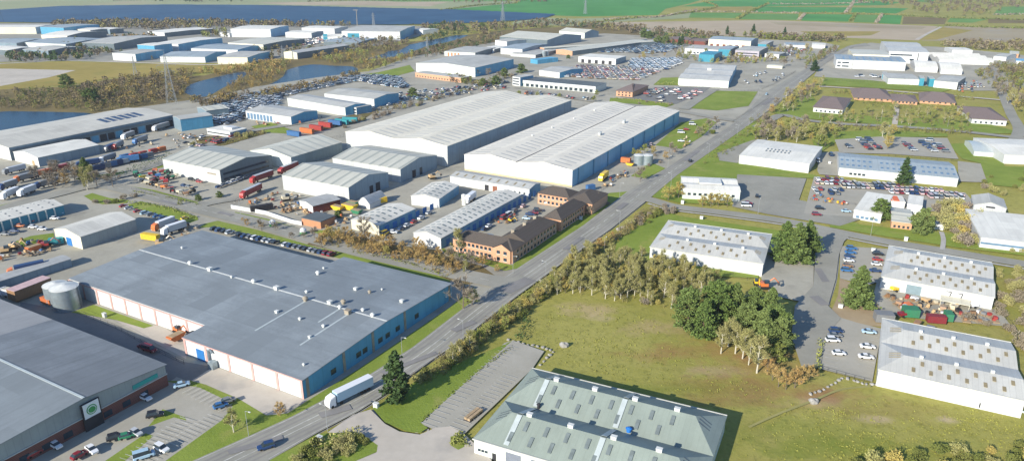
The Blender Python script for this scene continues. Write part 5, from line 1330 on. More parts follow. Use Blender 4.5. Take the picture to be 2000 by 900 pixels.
def car(px, az, col, where, kind='hatch', detail=True, world=False, group=None):
    p = Vector((px[0], px[1], 0)) if world else G(*px); p.z = .05 + _z[0]
    C = CARM[kind]; nm = {'van': 'van'}.get(kind, 'car')
    word = {'van': 'van', 'suv': 'tall car', 'saloon': 'saloon car', 'hatch': 'hatchback'}[kind]
    if not detail: word = nm
    if detail:
        o = bpy.data.objects.new('parked_' + nm, None); COL.objects.link(o)
        obj('body', C['body'], o, color=CC[col]); obj('windows', C['glass'], o)
        for sx in (-1, 1):
            for sy in (-1, 1): obj('wheel', C['wheel'], o, (sx * (C['W'] / 2 - .09), sy * C['L'] * .3, .32))
            obj('headlight', C['lamp'], o, (sx * C['W'] * .34, -C['L'] / 2 - .005, .62))
    else:
        o = obj('parked_' + nm, C['low'], color=CC[col])
    o.location = p; o.rotation_euler.z = az_rz(az)
    tag(o, f'{col} {word} {where}', nm, group)
    return o

def lorry(p0, p1, cab, box, top, where, L=None, kind='box', h=4.0):
    """articulated lorry: p0 = nose, p1 = tail (ground pixels)"""
    a, b_ = G(*p0), G(*p1); d = (b_ - a).xy; L = L or max(11, min(17, d.length)); d.normalize()
    o = bpy.data.objects.new('articulated_lorry', None); COL.objects.link(o); o.location = (a.x, a.y, .05 + _z[0])
    o.rotation_euler.z = math.atan2(d.y, d.x) - math.pi / 2
    w = 1.27
    c = MB(); loft(c, [(0, [(-w, .5), (-w, 1.7), (-w * .95, 1.9), (w * .95, 1.9), (w, 1.7), (w, .5)]), (.1, [(-w, .45), (-w, 1.8), (-w * .95, 2.1), (w * .95, 2.1), (w, 1.8), (w, .45)]),
                   (.45, [(-w, .45), (-w, 2.9), (-w * .93, 3.1), (w * .93, 3.1), (w, 2.9), (w, .45)]), (2.2, [(-w, .45), (-w, 3.1), (-w * .93, 3.6), (w * .93, 3.6), (w, 3.1), (w, .45)])])
    ob = obj('cab', c.build('cab', PAINT, mesh_only=True), o, color=CC[cab])
    q = MB(); q.face([(-w * .9, .06, 1.85), (w * .9, .06, 1.85), (w * .88, .4, 2.75), (-w * .88, .4, 2.75)]); q.build('windscreen', M['glass'], ob)
    q = MB(); q.box(-.55, .55, .3, L - .2, .7, 1.0); q.build('chassis', M['chassis'], o)
    t = MB(); t.box(-w, w, 2.75, L, 1.15, h, 0)
    tb = obj('trailer', t.build('trailer', [PAINT], mesh_only=True), o, color=CC[box] if isinstance(box, str) else box)
    r_ = MB(); r_.prism([(-w - .01, h + .003), (w + .01, h + .003), (w * .9, h + .06), (-w * .9, h + .06)], 2.73, L + .02, 'x'); obj('trailer_roof', r_.build('trailer_roof', [PAINT], mesh_only=True), tb, color=CC[top])
    q = MB(); q.box(-w + .1, w - .1, L + .004, L + .06, 1.3, h - .1); q.build('rear_door', M['rust'] if cab == 'white' else M['dark'], tb)
    for y in (1.0, 4.0, L - 4.2, L - 2.9, L - 1.6):
        for sx in (-1, 1): obj('wheel', WH, o, (sx * (w - .16), y, .5))
    for sx in (-1, 1): obj('headlight', CARM['hatch']['lamp'], o, (sx * .9, -.01, .8))
    tag(o, (f'{cab} articulated lorry {where}' if cab == box else f'{cab} lorry with {box} trailer {where}') if isinstance(box, str) else where, 'lorry')
    return o
WH = MB().cyl((-.16, 0, 0), (.16, 0, 0), .5, n=10).build('wheel', M['tyre'], mesh_only=True)

def container(px, az, col, label, L=6.1, cat='container', W_=2.44, H=2.6, top=None):
    p = G(*px); b = MB(); n = int(L / .6)
    for i in range(n):
        y0 = -L / 2 + L * i / n; y1 = y0 + L / n * .55; y2 = -L / 2 + L * (i + 1) / n
        b.box(-W_ / 2, W_ / 2, y0, y1, .1, H - .06); b.box(-W_ / 2 + .06, W_ / 2 - .06, y1 + .002, y2 - .002, .1, H - .06)
    o = bpy.data.objects.new('container', None); COL.objects.link(o); o.location = (p.x, p.y, .05 + _z[0]); o.rotation_euler.z = az_rz(az)
    obj('shell', b.build('shell', DULL, mesh_only=True), o, color=CC[col])
    t = MB(); t.box(-W_ / 2 - .02, W_ / 2 + .02, -L / 2 - .02, L / 2 + .02, H - .055, H + .06); obj('roof', t.build('roof', DULL, mesh_only=True), o, color=CC[top or col])
    q = MB(); q.box(-W_ / 2 + .1, -.03, -L / 2 - .07, -L / 2 - .03, .2, H - .2); q.box(.03, W_ / 2 - .1, -L / 2 - .07, -L / 2 - .03, .2, H - .2); obj('door', q.build('door', DULL, mesh_only=True), o, color=tuple(x * .8 for x in CC[col]))
    tag(o, label, cat); return o
def skip(px, az, col, label, s=1.):
    p = G(*px); b = MB(); L, w, h = 1.9 * s, .95 * s, 1.3 * s
    loft(b, [(-L, [(-w * .9, h * .75), (w * .9, h * .75), (w, h), (-w, h)]), (-L * .55, [(-w * .8, .1), (w * .8, .1), (w, h), (-w, h)]), (L * .55, [(-w * .8, .1), (w * .8, .1), (w, h), (-w, h)]), (L, [(-w * .9, h * .75), (w * .9, h * .75), (w, h), (-w, h)])])
    o = bpy.data.objects.new('skip', None); COL.objects.link(o); o.location = (p.x, p.y, .05 + _z[0]); o.rotation_euler.z = az_rz(az)
    obj('bin', b.build('bin', DULL, mesh_only=True), o, color=CC[col])
    q = MB(); q.box(-w * .9, w * .9, -L * .8, L * .8, h + .003, h + .12); obj('load', q.build('load', M['rust'] if s < 1.5 else M['timber'], mesh_only=True), o)
    tag(o, label, 'skip'); return o
def digger(px, az, col, label, s=1., cat='digger'):
    p = G(*px); o = bpy.data.objects.new('digger', None); COL.objects.link(o); o.location = (p.x, p.y, .05 + _z[0]); o.rotation_euler.z = az_rz(az)
    o.scale = (s, s, s)
    for sx in (-1, 1):
        q = MB(); q.prism([(-1.6, .1), (1.6, .1), (1.9, .5), (1.6, .85), (-1.6, .85), (-1.9, .5)], sx * 1.2 - .25, sx * 1.2 + .25, 'y'); obj('track', q.build('track', M['tyre'], mesh_only=True), o)
    b = MB(); b.box(-1.2, 1.2, -.9, 1.7, .95, 1.9).box(-1.15, 1.15, .5, 1.65, 1.903, 2.2); obj('body', b.build('body', PAINT, mesh_only=True), o, color=CC[col])
    g = MB(); g.prism([(-1.3, 1.95), (.4, 1.95), (.4, 2.95), (-1.0, 2.95)], -1.15, -.2, 'y'); obj('cab', g.build('cab', M['glass'], mesh_only=True), o)
    a = MB(); a.cyl((.3, -.8, 1.6), (.3, -3.0, 3.4), .22, .18, 6).cyl((.3, -3.0, 3.4), (.3, -4.6, 1.7), .18, .13, 6); ar = obj('arm', a.build('arm', PAINT, mesh_only=True), o, color=CC[col])
    k = MB(); k.prism([(-5.1, 1.0), (-4.4, .8), (-4.3, 1.7), (-4.8, 1.8)], -.2, .8, 'y'); obj('bucket', k.build('bucket', M['chassis'], mesh_only=True), ar)
    tag(o, label, cat); return o
def tractor(px, az, col, label, s=1.):
    p = G(*px); o = bpy.data.objects.new('tractor', None); COL.objects.link(o); o.location = (p.x, p.y, .05 + _z[0]); o.rotation_euler.z = az_rz(az); o.scale = (s, s, s)
    b = MB(); b.box(-.45, .45, -2.3, -.3, .8, 1.6).box(-.6, .6, -.3, 1.2, .7, 1.3); obj('bonnet', b.build('bonnet', PAINT, mesh_only=True), o, color=CC[col])
    g = MB(); g.prism([(-.3, 1.35), (1.1, 1.35), (.95, 2.6), (-.1, 2.6)], -.65, .65, 'y'); cb = obj('cab', g.build('cab', M['glass'], mesh_only=True), o)
    r_ = MB(); r_.box(-.75, .75, -.2, 1.1, 2.603, 2.75); obj('cab_roof', r_.build('cab_roof', PAINT, mesh_only=True), cb, color=CC[col])
    for sx in (-1, 1):
        obj('wheel', MB().cyl((sx * .6, .7, .85), (sx * 1.05, .7, .85), .85, n=12).build('wheel', M['tyre'], mesh_only=True), o)
        obj('wheel', MB().cyl((sx * .5, -1.7, .5), (sx * .8, -1.7, .5), .5, n=10).build('wheel', M['tyre'], mesh_only=True), o)
    tag(o, label, 'tractor'); return o
def farm_implement(px, az, col, label, s=1.):
    p = G(*px); o = bpy.data.objects.new('farm_implement', None); COL.objects.link(o); o.location = (p.x, p.y, .05 + _z[0]); o.rotation_euler.z = az_rz(az); o.scale = (s, s, s)
    b = MB(); b.prism([(-1.5, 1.0), (1.3, .6), (1.5, 1.7), (-1.2, 2.0)], -1.1, 1.1, 'y').cyl((-.9, -1.3, 1.2), (-.3, -3, .6), .08, n=5).cyl((.9, -1.3, 1.2), (.3, -3, .6), .08, n=5); obj('hopper', b.build('hopper', PAINT, mesh_only=True), o, color=CC[col])
    r_ = MB()
    for k in range(7): r_.cyl((-1.2 + .4 * k, 1.2, 1.0), (-1.25 + .42 * k, 1.7, .1), .06, n=4)
    obj('tines', r_.build('tines', M['chassis'], mesh_only=True), o)
    for sx in (-1, 1): obj('wheel', MB().cyl((sx * 1.15, .1, .5), (sx * 1.4, .1, .5), .5, n=10).build('wheel', M['tyre'], mesh_only=True), o)
    tag(o, label, 'farm implement'); return o
def tank(px, r, h, label, mat=None, dome=.6, name='storage_tank', ribs=0, cat='tank'):
    p = G(*px); o = bpy.data.objects.new(name, None); COL.objects.link(o); o.location = (p.x, p.y, 0); mat = mat or M['steel']
    sh = MB().cyl((0, 0, -.2), (0, 0, h), r, n=28, caps=False); so_ = sh.build('shell', mat, o, smooth=True)
    rf = MB(); rf.cyl((0, 0, h + .003), (0, 0, h + .14), r * 1.03, n=28); rf.cyl((0, 0, h + .143), (0, 0, h + dome), r * .98, r * .12, n=28); rf.build('roof', M['vent'], o)
    rb = MB()
    for k in range(ribs): 
        z = h * (k + 1) / (ribs + 1); rb.cyl((0, 0, z - .06), (0, 0, z + .06), r * 1.015, n=28, caps=False)
    if ribs: rb.build('band', M['steel_dull'], o)
    l = MB()
    for sx in (-.25, .25): l.cyl((r + .12, sx, 0), (r + .12, sx, h + .8), .04, n=4)
    for k in range(int(h / .6)): l.cyl((r + .12, -.25, .4 + .6 * k), (r + .12, .25, .4 + .6 * k), .03, n=4)
    l.build('ladder', M['chassis'], o)
    tag(o, label, cat); return o
def pylon(px, top, label, name='pylon', cat='pylon'):
    p = G(*px); lo, hi = 2., 90.
    for _ in range(30):
        m = (lo + hi) / 2
        if PX((p.x, p.y, m))[1] > top: lo = m
        else: hi = m
    H = lo; o = bpy.data.objects.new(name, None); COL.objects.link(o); o.location = p; o.rotation_euler.z = R(35)
    b = MB(); t = max(.14, p.length * .00016)
    lv = [0, .18, .34, .48, .6, .7, .78, .86, .93]
    wd = lambda f: H * .075 * (1 - f) ** 1.3 + H * .012
    for i in range(len(lv) - 1):
        z0, z1 = lv[i] * H, lv[i + 1] * H; a, c = wd(lv[i]), wd(lv[i + 1])
        P = [(-a, -a), (a, -a), (a, a), (-a, a)]; Q = [(-c, -c), (c, -c), (c, c), (-c, c)]
        for k in range(4):
            j = (k + 1) % 4
            b.bar((*P[k], z0), (*Q[k], z1), t); b.bar((*P[k], z0), (*Q[j], z1), t * .55); b.bar((*P[j], z0), (*Q[k], z1), t * .55); b.bar((*Q[k], z1), (*Q[j], z1), t * .5)
    b.bar((0, 0, .93 * H), (0, 0, H), t); b.build('tower', M['steel_dull'], o)
    for f, w_ in ((.62, .13), (.74, .17), (.86, .12)):
        a = MB(); a.bar((-w_ * H, 0, f * H), (w_ * H, 0, f * H), t); a.bar((-w_ * H, 0, f * H), (0, 0, (f + .06) * H), t * .6); a.bar((w_ * H, 0, f * H), (0, 0, (f + .06) * H), t * .6)
        for sx in (-1, 1): a.bar((sx * w_ * H, 0, f * H), (sx * w_ * H, 0, (f - .035) * H), t)
        a.build('cross_arm', M['steel_dull'], o)
    tag(o, label, cat); return o
def boulder_mesh(seed):
    rnd = random.Random(seed); b = MB(); n, m_ = 7, 5; P = []
    for i in range(m_ + 1):
        for j in range(n):
            th = math.pi * i / m_; ph = 2 * math.pi * j / n; r = rnd.uniform(.75, 1.15)
            b.v.append((math.sin(th) * math.cos(ph) * r, math.sin(th) * math.sin(ph) * r * .8, math.cos(th) * r * .7 + .35))
    for i in range(m_):
        for j in range(n):
            j2 = (j + 1) % n; b.f.append((i * n + j, (i + 1) * n + j, (i + 1) * n + j2, i * n + j2)); b.m.append(0)
    return b.build('boulder', M['stone'], mesh_only=True)
M['stone'] = flat('stone', (.32, .31, .29), var=.3, scale=1.5, rough=.9)

P_, Q_ = 29.45, 119.45
def near_vehicles():
    rnd = random.Random(5)
    L = [ # bottom left car park
    ((111, 877), Q_, 'white', 'half in the brick unit shadow', 'hatch'), ((68, 893), P_, 'red', 'at the bottom left by the brick wall', 'hatch'), ((40, 888), P_, 'cream', 'at the bottom left corner by the brick wall', 'van'),
    ((181, 885), Q_ + 8, 'white', 'at the end of the lower grass island', 'saloon'), ((157, 896), P_, 'dark red', 'cut by the bottom edge of the photo', 'hatch'), ((317, 883), Q_, 'white', 'alone in the bay nearest the main road', 'suv'),
    ((283, 897), P_ + 30, 'pale blue', 'cut by the bottom edge in the car park', 'van'), ((249, 859), P_ + 30, 'green', 'beside a black one at the grass island', 'hatch'), ((228, 861), P_ + 30, 'black', 'left of the green one at the grass island', 'suv'),
    ((304, 817), P_ + 40, 'black', 'alone near the upper grass island', 'suv'), ((285, 783), Q_, 'white', 'parked against the brick unit shadow edge', 'saloon'), ((356, 758), P_ + 30, 'pale blue', 'at the far corner of the car park', 'saloon'),
    ((432, 799), P_ + 25, 'blue', 'at the grass edge under the bare tree', 'hatch'), ((447, 789), P_ + 25, 'grey', 'behind the blue one at the grass edge', 'hatch'), ((267, 852), Q_, 'silver', 'small at the tip of the grass island', 'hatch'),
    ((521, 879), 62 + 180, 'dark blue', 'driving on the main road at the bottom', 'suv'),
    # right car parks
    ((1631, 652), 95, 'dark blue', 'top of the row beside the big trees shadow', 'suv'), ((1629, 661), 95, 'grey', 'between dark blue and white ones in the boulder car park', 'saloon'), ((1625, 670), 95, 'white', 'below the grey one in the boulder car park', 'suv'),
    ((1637, 696), 95, 'white', 'alone at left in the boulder car park', 'hatch'), ((1696, 654), 100, 'pale blue', 'at the small lawn by the large white unit', 'saloon'), ((1693, 683), 100, 'white', 'middle one along the large white unit', 'saloon'), ((1690, 703), 100, 'white', 'lowest one along the large white unit', 'saloon'),
    ((1662, 490), 100, 'blue', 'at the top of the kerb side row by the round evergreen', 'suv'), ((1660, 498), 100, 'blue', 'second in the row above the round evergreen', 'saloon'), ((1658, 506), 100, 'dark blue', 'third in the row above the round evergreen', 'hatch'),
    ((1657, 514), 100, 'white', 'fourth in the row above the round evergreen', 'hatch'), ((1655, 524), 100, 'brown', 'fifth in the row above the round evergreen', 'hatch'), ((1653, 533), 100, 'blue', 'last in the row above the round evergreen', 'suv'),
    ((1714, 501), 100, 'black', 'top of the row beside the unit with flues', 'suv'), ((1713, 512), 100, 'red', 'second beside the unit with flues', 'hatch'), ((1711, 521), 100, 'white', 'third beside the unit with flues', 'hatch'), ((1709, 534), 100, 'dark blue', 'last beside the unit with flues', 'saloon'),
    ((1461, 401), 100, 'dark red', 'behind the flat roofed unit', 'hatch'), ((1457, 406), 100, 'white', 'in front of the dark red one', 'van'), ((1478, 387), 20, 'black', 'in the shade of the flat roofed unit', 'hatch'),
    ((1600, 411), 100, 'black', 'beside the purple red one near the tall pines', 'suv'), ((1594, 423), 100, 'dark red', 'nearest the tall pines', 'suv'), ((1652, 417), 100, 'pale blue', 'alone on the grey yard by the showroom', 'saloon'),
    # on the main road
    ((1348, 318), P_, 'black', 'driving on the main road beyond the side road', 'hatch'), ((1497, 187), P_, 'pale blue', 'driving on the main road by the car lot', 'suv'), ((1564, 163), P_ + 180, 'white', 'on the far main road', 'van'),
    # office yard
    ((1069, 399), P_, 'white', 'parked by the office wall', 'hatch'), ((1022, 407), P_, 'pink', 'against the long unit flank', 'hatch'), ((1005, 416), P_, 'grey', 'next along the unit flank', 'suv'), ((1043, 420), 100, 'dark red', 'middle of the office yard', 'saloon'),
    ((1035, 423), 100, 'dark blue', 'beside the dark red one in the office yard', 'saloon'), ((1050, 415), 100, 'black', 'right of the dark red one in the office yard', 'suv'), ((1028, 431), 110, 'pale blue', 'lower in the office yard', 'hatch'),
    ((994, 424), P_, 'white', 'by the red van in the office yard', 'van'), ((984, 430), P_, 'red', 'in the middle of the office yard clutter', 'van'), ((955, 446), P_, 'white', 'at the lower end of the unit flank', 'saloon'), ((946, 452), P_, 'dark blue', 'below the white one at the unit flank', 'hatch'),
    # unit lanes
    ((823, 430), P_, 'white', 'on the lane between the small units', 'saloon'), ((809, 438), P_, 'red', 'behind the white one on the lane', 'hatch'), ((795, 445), P_, 'white', 'third on the lane between units', 'hatch'), ((768, 458), 100, 'white', 'at the corner of the weathered cream unit', 'hatch'), ((752, 461), P_, 'yellow', 'at the foot of the weathered cream unit', 'van'),
    ((784, 451), P_, 'dark blue', 'fourth on the lane between units', 'hatch'), ((838, 420), P_, 'silver', 'farthest on the lane between units', 'hatch'),
    ((375, 355), 115, 'black', 'by the wall of the grey machinery shed', 'suv'), ((390, 359), 115, 'red', 'by the wall of the grey machinery shed', 'hatch'), ((360, 367), 115, 'dark blue', 'in front of the black one at the machinery yard', 'hatch'), ((370, 369), 115, 'grey', 'beside the dark blue one at the machinery yard', 'hatch'),
    ((428, 369), P_, 'dark blue', 'first below the glazed end', 'hatch'), ((438, 365), P_, 'grey', 'second below the glazed end', 'hatch'), ((447, 362), P_, 'white', 'third below the glazed end', 'hatch'), ((457, 358), P_, 'white', 'fourth below the glazed end', 'suv'), ((468, 354), P_, 'silver', 'fifth below the glazed end', 'suv'), ((480, 350), P_, 'grey', 'sixth below the glazed end', 'hatch'),
    ((293, 689), P_ + 85, 'dark red', 'in the shaded lane between the two large roofs', 'van'), ((282, 684), P_ + 85, 'dark red', 'behind the other in the shaded lane', 'saloon'),
    ((1268, 290), P_, 'black', 'at the blue wall by the round tanks', 'suv'), ((1272, 286), P_, 'pink', 'at the blue wall by the round tanks', 'suv'), ((1330, 262), 100, 'white', 'on the pale yard left of the roadside trees', 'van'), ((1340, 256), 100, 'red', 'on the pale yard left of the roadside trees', 'hatch'), ((1330, 279), 100, 'white', 'on the pale yard near the brown tree', 'saloon'), ((1352, 246), 100, 'white', 'at the far end of the pale yard', 'van'),
    ((1622, 306), 10, 'dark blue', 'in the shade of the white factory', 'van'), ((1597, 318), 15, 'white', 'against the end of the white factory', 'van'),
    ]
    for p, az, c, wh, k in L: car(p, az, c, wh, k)
    # row behind the factory
    for i in range(24):
        t = (i + .5) / 24; x, y = 415 + 238 * t, 451 + 52 * t
        if i in (4, 13): continue
        c = rnd.choice(['black', 'dark blue', 'grey', 'silver', 'black', 'dark blue', 'white', 'grey']) if i < 22 else 'dark red'
        car((x, y), P_ + 3, c, 'in the row behind the huge grey factory', rnd.choice(['hatch', 'saloon', 'suv']), group='cars in the row behind the huge grey factory')
    for x, y, c in ((242, 407, 'red'), (252, 411, 'silver'), (270, 417, 'red'), (284, 421, 'pale blue'), (296, 424, 'grey'), (308, 427, 'blue'), (320, 431, 'dark blue'), (350, 441, 'red'), (362, 431, 'yellow'), (340, 436, 'grey')):
        car((x, y), P_ + 10, c, 'below the bright verge by the cream gabled shed', rnd.choice(['hatch', 'suv']), group='cars below the bright verge')
    for x, y, c in ((66, 448, 'white'), (84, 452, 'white'), (60, 436, 'red'), (78, 430, 'dark red'), (98, 424, 'blue'), (118, 420, 'pale blue'), (40, 446, 'orange'), (108, 431, 'white'), (30, 456, 'dark blue'), (12, 462, 'grey')):
        car((x, y), P_ + 60, c, 'on the lane before the spotted roof unit', 'hatch', group='cars before the spotted roof unit')
    # lorries
    lorry((640, 802), (742, 752), 'white', 'pale blue', 'white', 'driving on the main road', L=15.2)
    lorry((491, 362), (541, 344), 'red', 'dark red', 'silver', 'nearer the shed with glazed end')
    lorry((472, 392), (512, 373), 'red', 'dark red', 'silver', 'standing alone at the yard gate')
    lorry((546, 344), (600, 322), 'red', 'dark red', 'silver', 'squeezed between two grey sheds')
    lorry((300, 259), (330, 250), 'white', 'grey', 'silver', 'at the long depot doors')
    lorry((240, 276), (262, 268), 'white', 'grey', 'silver', 'second at the long depot doors')
    lorry((222, 296), (240, 287), 'red', 'grey', 'grey', 'casting a long shadow on the depot yard')
    lorry((1172, 358), (1196, 340), 'yellow', 'yellow', 'yellow', 'by the blue flank of the white warehouse', L=11)
    for i, (a_, b_, c_, t_) in enumerate((((60, 352), (92, 345), 'red', 'orange'), ((30, 360), (62, 352), 'orange', 'grey'), ((8, 345), (36, 338), 'grey', 'silver'), ((96, 343), (120, 337), 'red', 'red'), ((70, 372), (104, 364), 'dark blue', 'grey'), ((196, 322), (222, 313), 'white', 'grey'), ((262, 285), (286, 277), 'blue', 'grey'), ((392, 246), (412, 240), 'white', 'cream'), ((205, 300), (225, 292), 'grey', 'dark blue'), ((150, 330), (176, 326), 'dark blue', 'dark blue'))):
        lorry(a_, b_, c_, t_, t_, 'in the crowded yards at the left edge' if i < 5 else 'on the long depot yard', L=13, h=3.8)
    lorry((228, 322), (262, 318), 'blue', 'blue', 'blue', 'in front of the depot yard fence', L=13)
    lorry((4, 394), (36, 381), 'white', 'silver', 'white', 'parked along the left edge road')
    lorry((38, 388), (70, 376), 'white', 'silver', 'white', 'second along the left edge road')
    lorry((0, 376), (30, 366), 'dark blue', 'grey', 'silver', 'behind the silver ones at the left edge')
    lorry((4, 580), (48, 590), 'white', 'white', 'cream', 'left of the brown container', L=11, h=3.4)
    lorry((910, 402), (932, 386), 'white', 'white', 'white', 'on the lane behind the long narrow unit', L=11)
    lorry((300, 456), (326, 446), 'orange', 'silver', 'white', 'beside the cream gabled shed', L=12)
    lorry((318, 464), (345, 455), 'white', 'silver', 'white', 'below the other one at the cream gabled shed', L=12)
    lorry((16, 545), (48, 538), 'orange', 'dark blue', 'dark blue', 'in the left yard shadows', L=13)
    for i, (x, y, c) in enumerate(((600, 262, 'orange'), (618, 256, 'red'), (636, 250, 'red'), (655, 246, 'blue'), (668, 244, 'teal'), (684, 240, 'teal'), (575, 268, 'blue'))):
        container((x, y), Q_ if i != 5 else 100, c, f'{c} box trailer body behind the cream roofed shed', L=12, H=3.4, top=c)
    container((62, 577), P_ - 4, 'brown', 'long brown container beside the steel tank', L=14, H=4.2, W_=5, top='pink')
    container((96, 596), Q_, 'orange', 'low orange hut at the foot of the steel tank', L=6, H=2.2)
    container((112, 479), P_ + 40, 'teal', 'teal container behind the red loaders', L=6)
    container((295, 471), Q_ - 10, 'yellow', 'yellow container by the rear corner of the grey factory', L=9)
    container((512, 413), P_ + 30, 'black', 'dark trailer body inside the pale walled yard', L=11)
    container((735, 401), P_ + 20, 'yellow', 'long yellow container beside the arched shelter', L=12)
    container((1222, 320), Q_, 'orange', 'orange hut beside the round tanks', L=6, H=3)
    container((1153, 373), P_ + 30, 'blue', 'small blue container near the slate roofed office', L=5)
    container((1776, 620), 100, 'green', 'bright green container in the scrap yard', L=5, H=3, W_=4)
    container((1826, 633), 100, 'dark red', 'dull red container between two green ones', L=6)
    container((1850, 628), 15, 'green', 'darker green container at the scrap yard edge', L=4, H=2.8)
    container((1724, 630), 100, 'grey', 'grey cabin at the corner of the large white unit', L=6, H=3, W_=4)
    container((245, 152 + 160), P_, 'blue', 'short blue container at the depot fence', L=6)
    for i, (x, y, c) in enumerate(((280, 306, 'red'), (262, 310, 'red'), (300, 301, 'red'), (317, 297, 'orange'))):
        container((x, y), P_, c, f'{c} topped box along the depot fence', L=5, top=c)
    for i in range(9):
        container((190 + 12 * i, 334 - 3 * i), P_ + 10, ['dark blue', 'grey', 'blue', 'dark blue', 'silver', 'grey', 'dark blue', 'blue', 'grey'][i], 'dark trailer in the hedge shadow of the depot yard', L=9, H=2.8)
    skip((346, 667), P_, 'orange', 'bright orange skip at the inner corner of the factory', 1.5)
    skip((68, 492), P_, 'orange', 'orange skip on the pale left yard', 1.6)
    skip((660, 413), Q_, 'yellow', 'yellow skip beside the small round bush', 1.7)
    skip((684, 412), Q_, 'yellow', 'larger yellow skip by the arched shelter', 2.1)
    skip((697, 420), Q_, 'green', 'green skip at the corner of the arched shelter', 1.5)
    skip((690, 404), Q_, 'green', 'green skip behind the yellow one', 1.6)
    skip((1230, 326), Q_, 'yellow', 'yellow skip by the orange hut', 1.3)
    digger((92, 486), 60, 'red', 'red loader on the pale left yard', 1.1)
    digger((80, 482), 160, 'red', 'second red loader beside it on the pale left yard', .9)
    digger((14, 497), 60, 'tan', 'tan digger at the left edge', 1.2)
    digger((32, 489), 100, 'tan', 'tan digger right of the one at the left edge', 1.2)
    digger((316, 484), 70, 'tan', 'tan digger behind the grey factory roof', 1.3)
    digger((1492, 566), 90, 'orange', 'orange and yellow digger on the yard by the pines', 1.2)
    digger((1478, 560), 190, 'yellow', 'yellow digger by the corner of the white unit', .9)
    digger((350, 652), 120, 'orange', 'orange loader with yellow bucket at the factory corner', .9)
    digger((998, 436), 120, 'yellow', 'small yellow digger in the office yard', .7)
    digger((560, 395), 60, 'cream', 'grey loader with raised arm before the brick annexe', 1.3)
    digger((845, 352), 60, 'tan', 'tan digger between the giant warehouses', 1.2)
    fc = ['cream', 'green', 'red', 'tan', 'cream', 'red', 'yellow', 'blue', 'orange', 'brown', 'grey']
    pts = [(270, 349), (280, 352), (292, 355), (303, 358), (276, 358), (288, 362), (299, 365), (311, 368), (322, 371), (300, 345), (310, 349), (318, 355), (332, 352), (343, 349), (325, 360), (338, 378), (352, 381), (364, 384), (376, 379), (304, 338), (318, 341), (328, 343), (266, 343)]
    for i, p in enumerate(pts):
        c = fc[(i * 5 + 1) % len(fc)] if p not in ((325, 360),) else 'red'
        if p == (328, 343) or p == (318, 355): c = 'green' if p[0] == 328 else 'red'
        if p == (332, 352): c = 'green'
        if p == (338, 378): c = 'red'
        if i % 3 == 0: tractor(p, rnd.uniform(0, 360), c, f'{c} tractor in the farm machinery yard', 1.15)
        else: farm_implement(p, rnd.uniform(0, 360), c, f'{c} farm implement in the machinery yard', 1.1)
    for i, (x, y, c) in enumerate(((1745, 572, 'yellow'), (1755, 600, 'brown'), (1772, 604, 'orange'), (1790, 640, 'brown'), (1760, 622, 'dark red'), (1815, 650, 'grey'), (1870, 592, 'yellow'), (1885, 598, 'tan'), (1862, 605, 'cream'), (1900, 604, 'white'), (1806, 594, 'tan'), (1840, 610, 'brown'))):
        farm_implement((x, y), rnd.uniform(0, 360), c, f'{c} machine part in the scrap yard below the flues', .9)
    tank((134, 601), 4.7, 8.4, 'big ribbed steel tank at the end of the white factory wall', ribs=4, dome=1.1); tank((115, 592), 4.0, 7.6, 'smaller steel tank tucked behind the big ribbed one', ribs=3, dome=1.0)
    tank((1247, 322), 3.2, 6.2, 'left of two pale steel tanks beside the blue flank', ribs=2)
    tank((1264, 322), 3.2, 6.2, 'right of two pale steel tanks beside the blue flank', ribs=2)
    tank((906, 392), 1.3, 3.2, 'small white tank on the lane, upper of a pair', M['vent'], name='storage_tank'); tank((907, 401), 1.3, 3.2, 'small white tank on the lane, lower of a pair', M['vent'])
    for p, lab in (((1068, 110), 'pale tank by the brick workshop'), ((1062, 111), 'second pale tank by the brick workshop')): tank(p, 3, 7, lab)
    # bottle banks, cabinets
    for p, lab in (((533, 443), 'left of two green bell shaped tanks with white domes'), ((593, 459), 'right of two green bell shaped tanks with white domes')):
        g = G(*p); o = bpy.data.objects.new('bell_tank', None); COL.objects.link(o); o.location = g
        b = MB(); b.cyl((0, 0, 0), (0, 0, 1.8), 1.5, 1.6, 14); b.build('base', M['sign_green'], o); b = MB(); b.cyl((0, 0, 1.803), (0, 0, 3.0), 1.62, 1.4, 14).cyl((0, 0, 3.003), (0, 0, 3.7), 1.38, .4, 14); b.build('dome', M['w_white'], o); tag(o, lab, 'tank')
    for p, lab in (((735, 797), 'white cabinet on the triangle of lawn beside the lorry'), ((625, 862), 'small white cabinet on the verge below the lorry'), ((1641, 603), 'white box on the bare soil by the round evergreen'), ((1705, 492), 'grey cabinet at the car park corner'), ((1370, 429), 'tiny white sign cabinet by the office lawn'), ((1333, 398), 'white cabinet on the corner lawn'), ((1769, 470), 'pale round cabinet on the verge'), ((1134, 430), 'white board by the office lawn'), ((205, 620), 'white pump housing on the factory lawn'), ((1620, 321), 'white vent box in the factory shade')):
        g = G(*p); o = bpy.data.objects.new('cabinet', None); COL.objects.link(o); o.location = g; o.rotation_euler.z = R(-30)
        b = MB(); b.box(-.75, .75, -.45, .45, 0, 1.7); b.build('body', M['w_white'], o); b = MB(); b.box(-.85, .85, -.55, .55, 1.703, 1.85); b.build('lid', M['vent'], o); tag(o, lab, 'cabinet')
    # boulders
    BM = [boulder_mesh(i) for i in range(4)]
    rows = [[(993, 664), (1003, 667), (1013, 669), (1022, 672), (1031, 674), (1041, 675), (1050, 677), (1060, 679), (1068, 682), (1075, 684), (1080, 688), (1074, 694), (1068, 699), (1062, 706), (1055, 713)],
            [(1583, 770), (1592, 767), (1600, 765), (1609, 761), (1617, 756), (1624, 752), (1632, 748), (1638, 743), (1644, 739), (1655, 740), (1668, 744), (1675, 746), (1684, 749), (1692, 751), (1703, 751), (1712, 752)]]
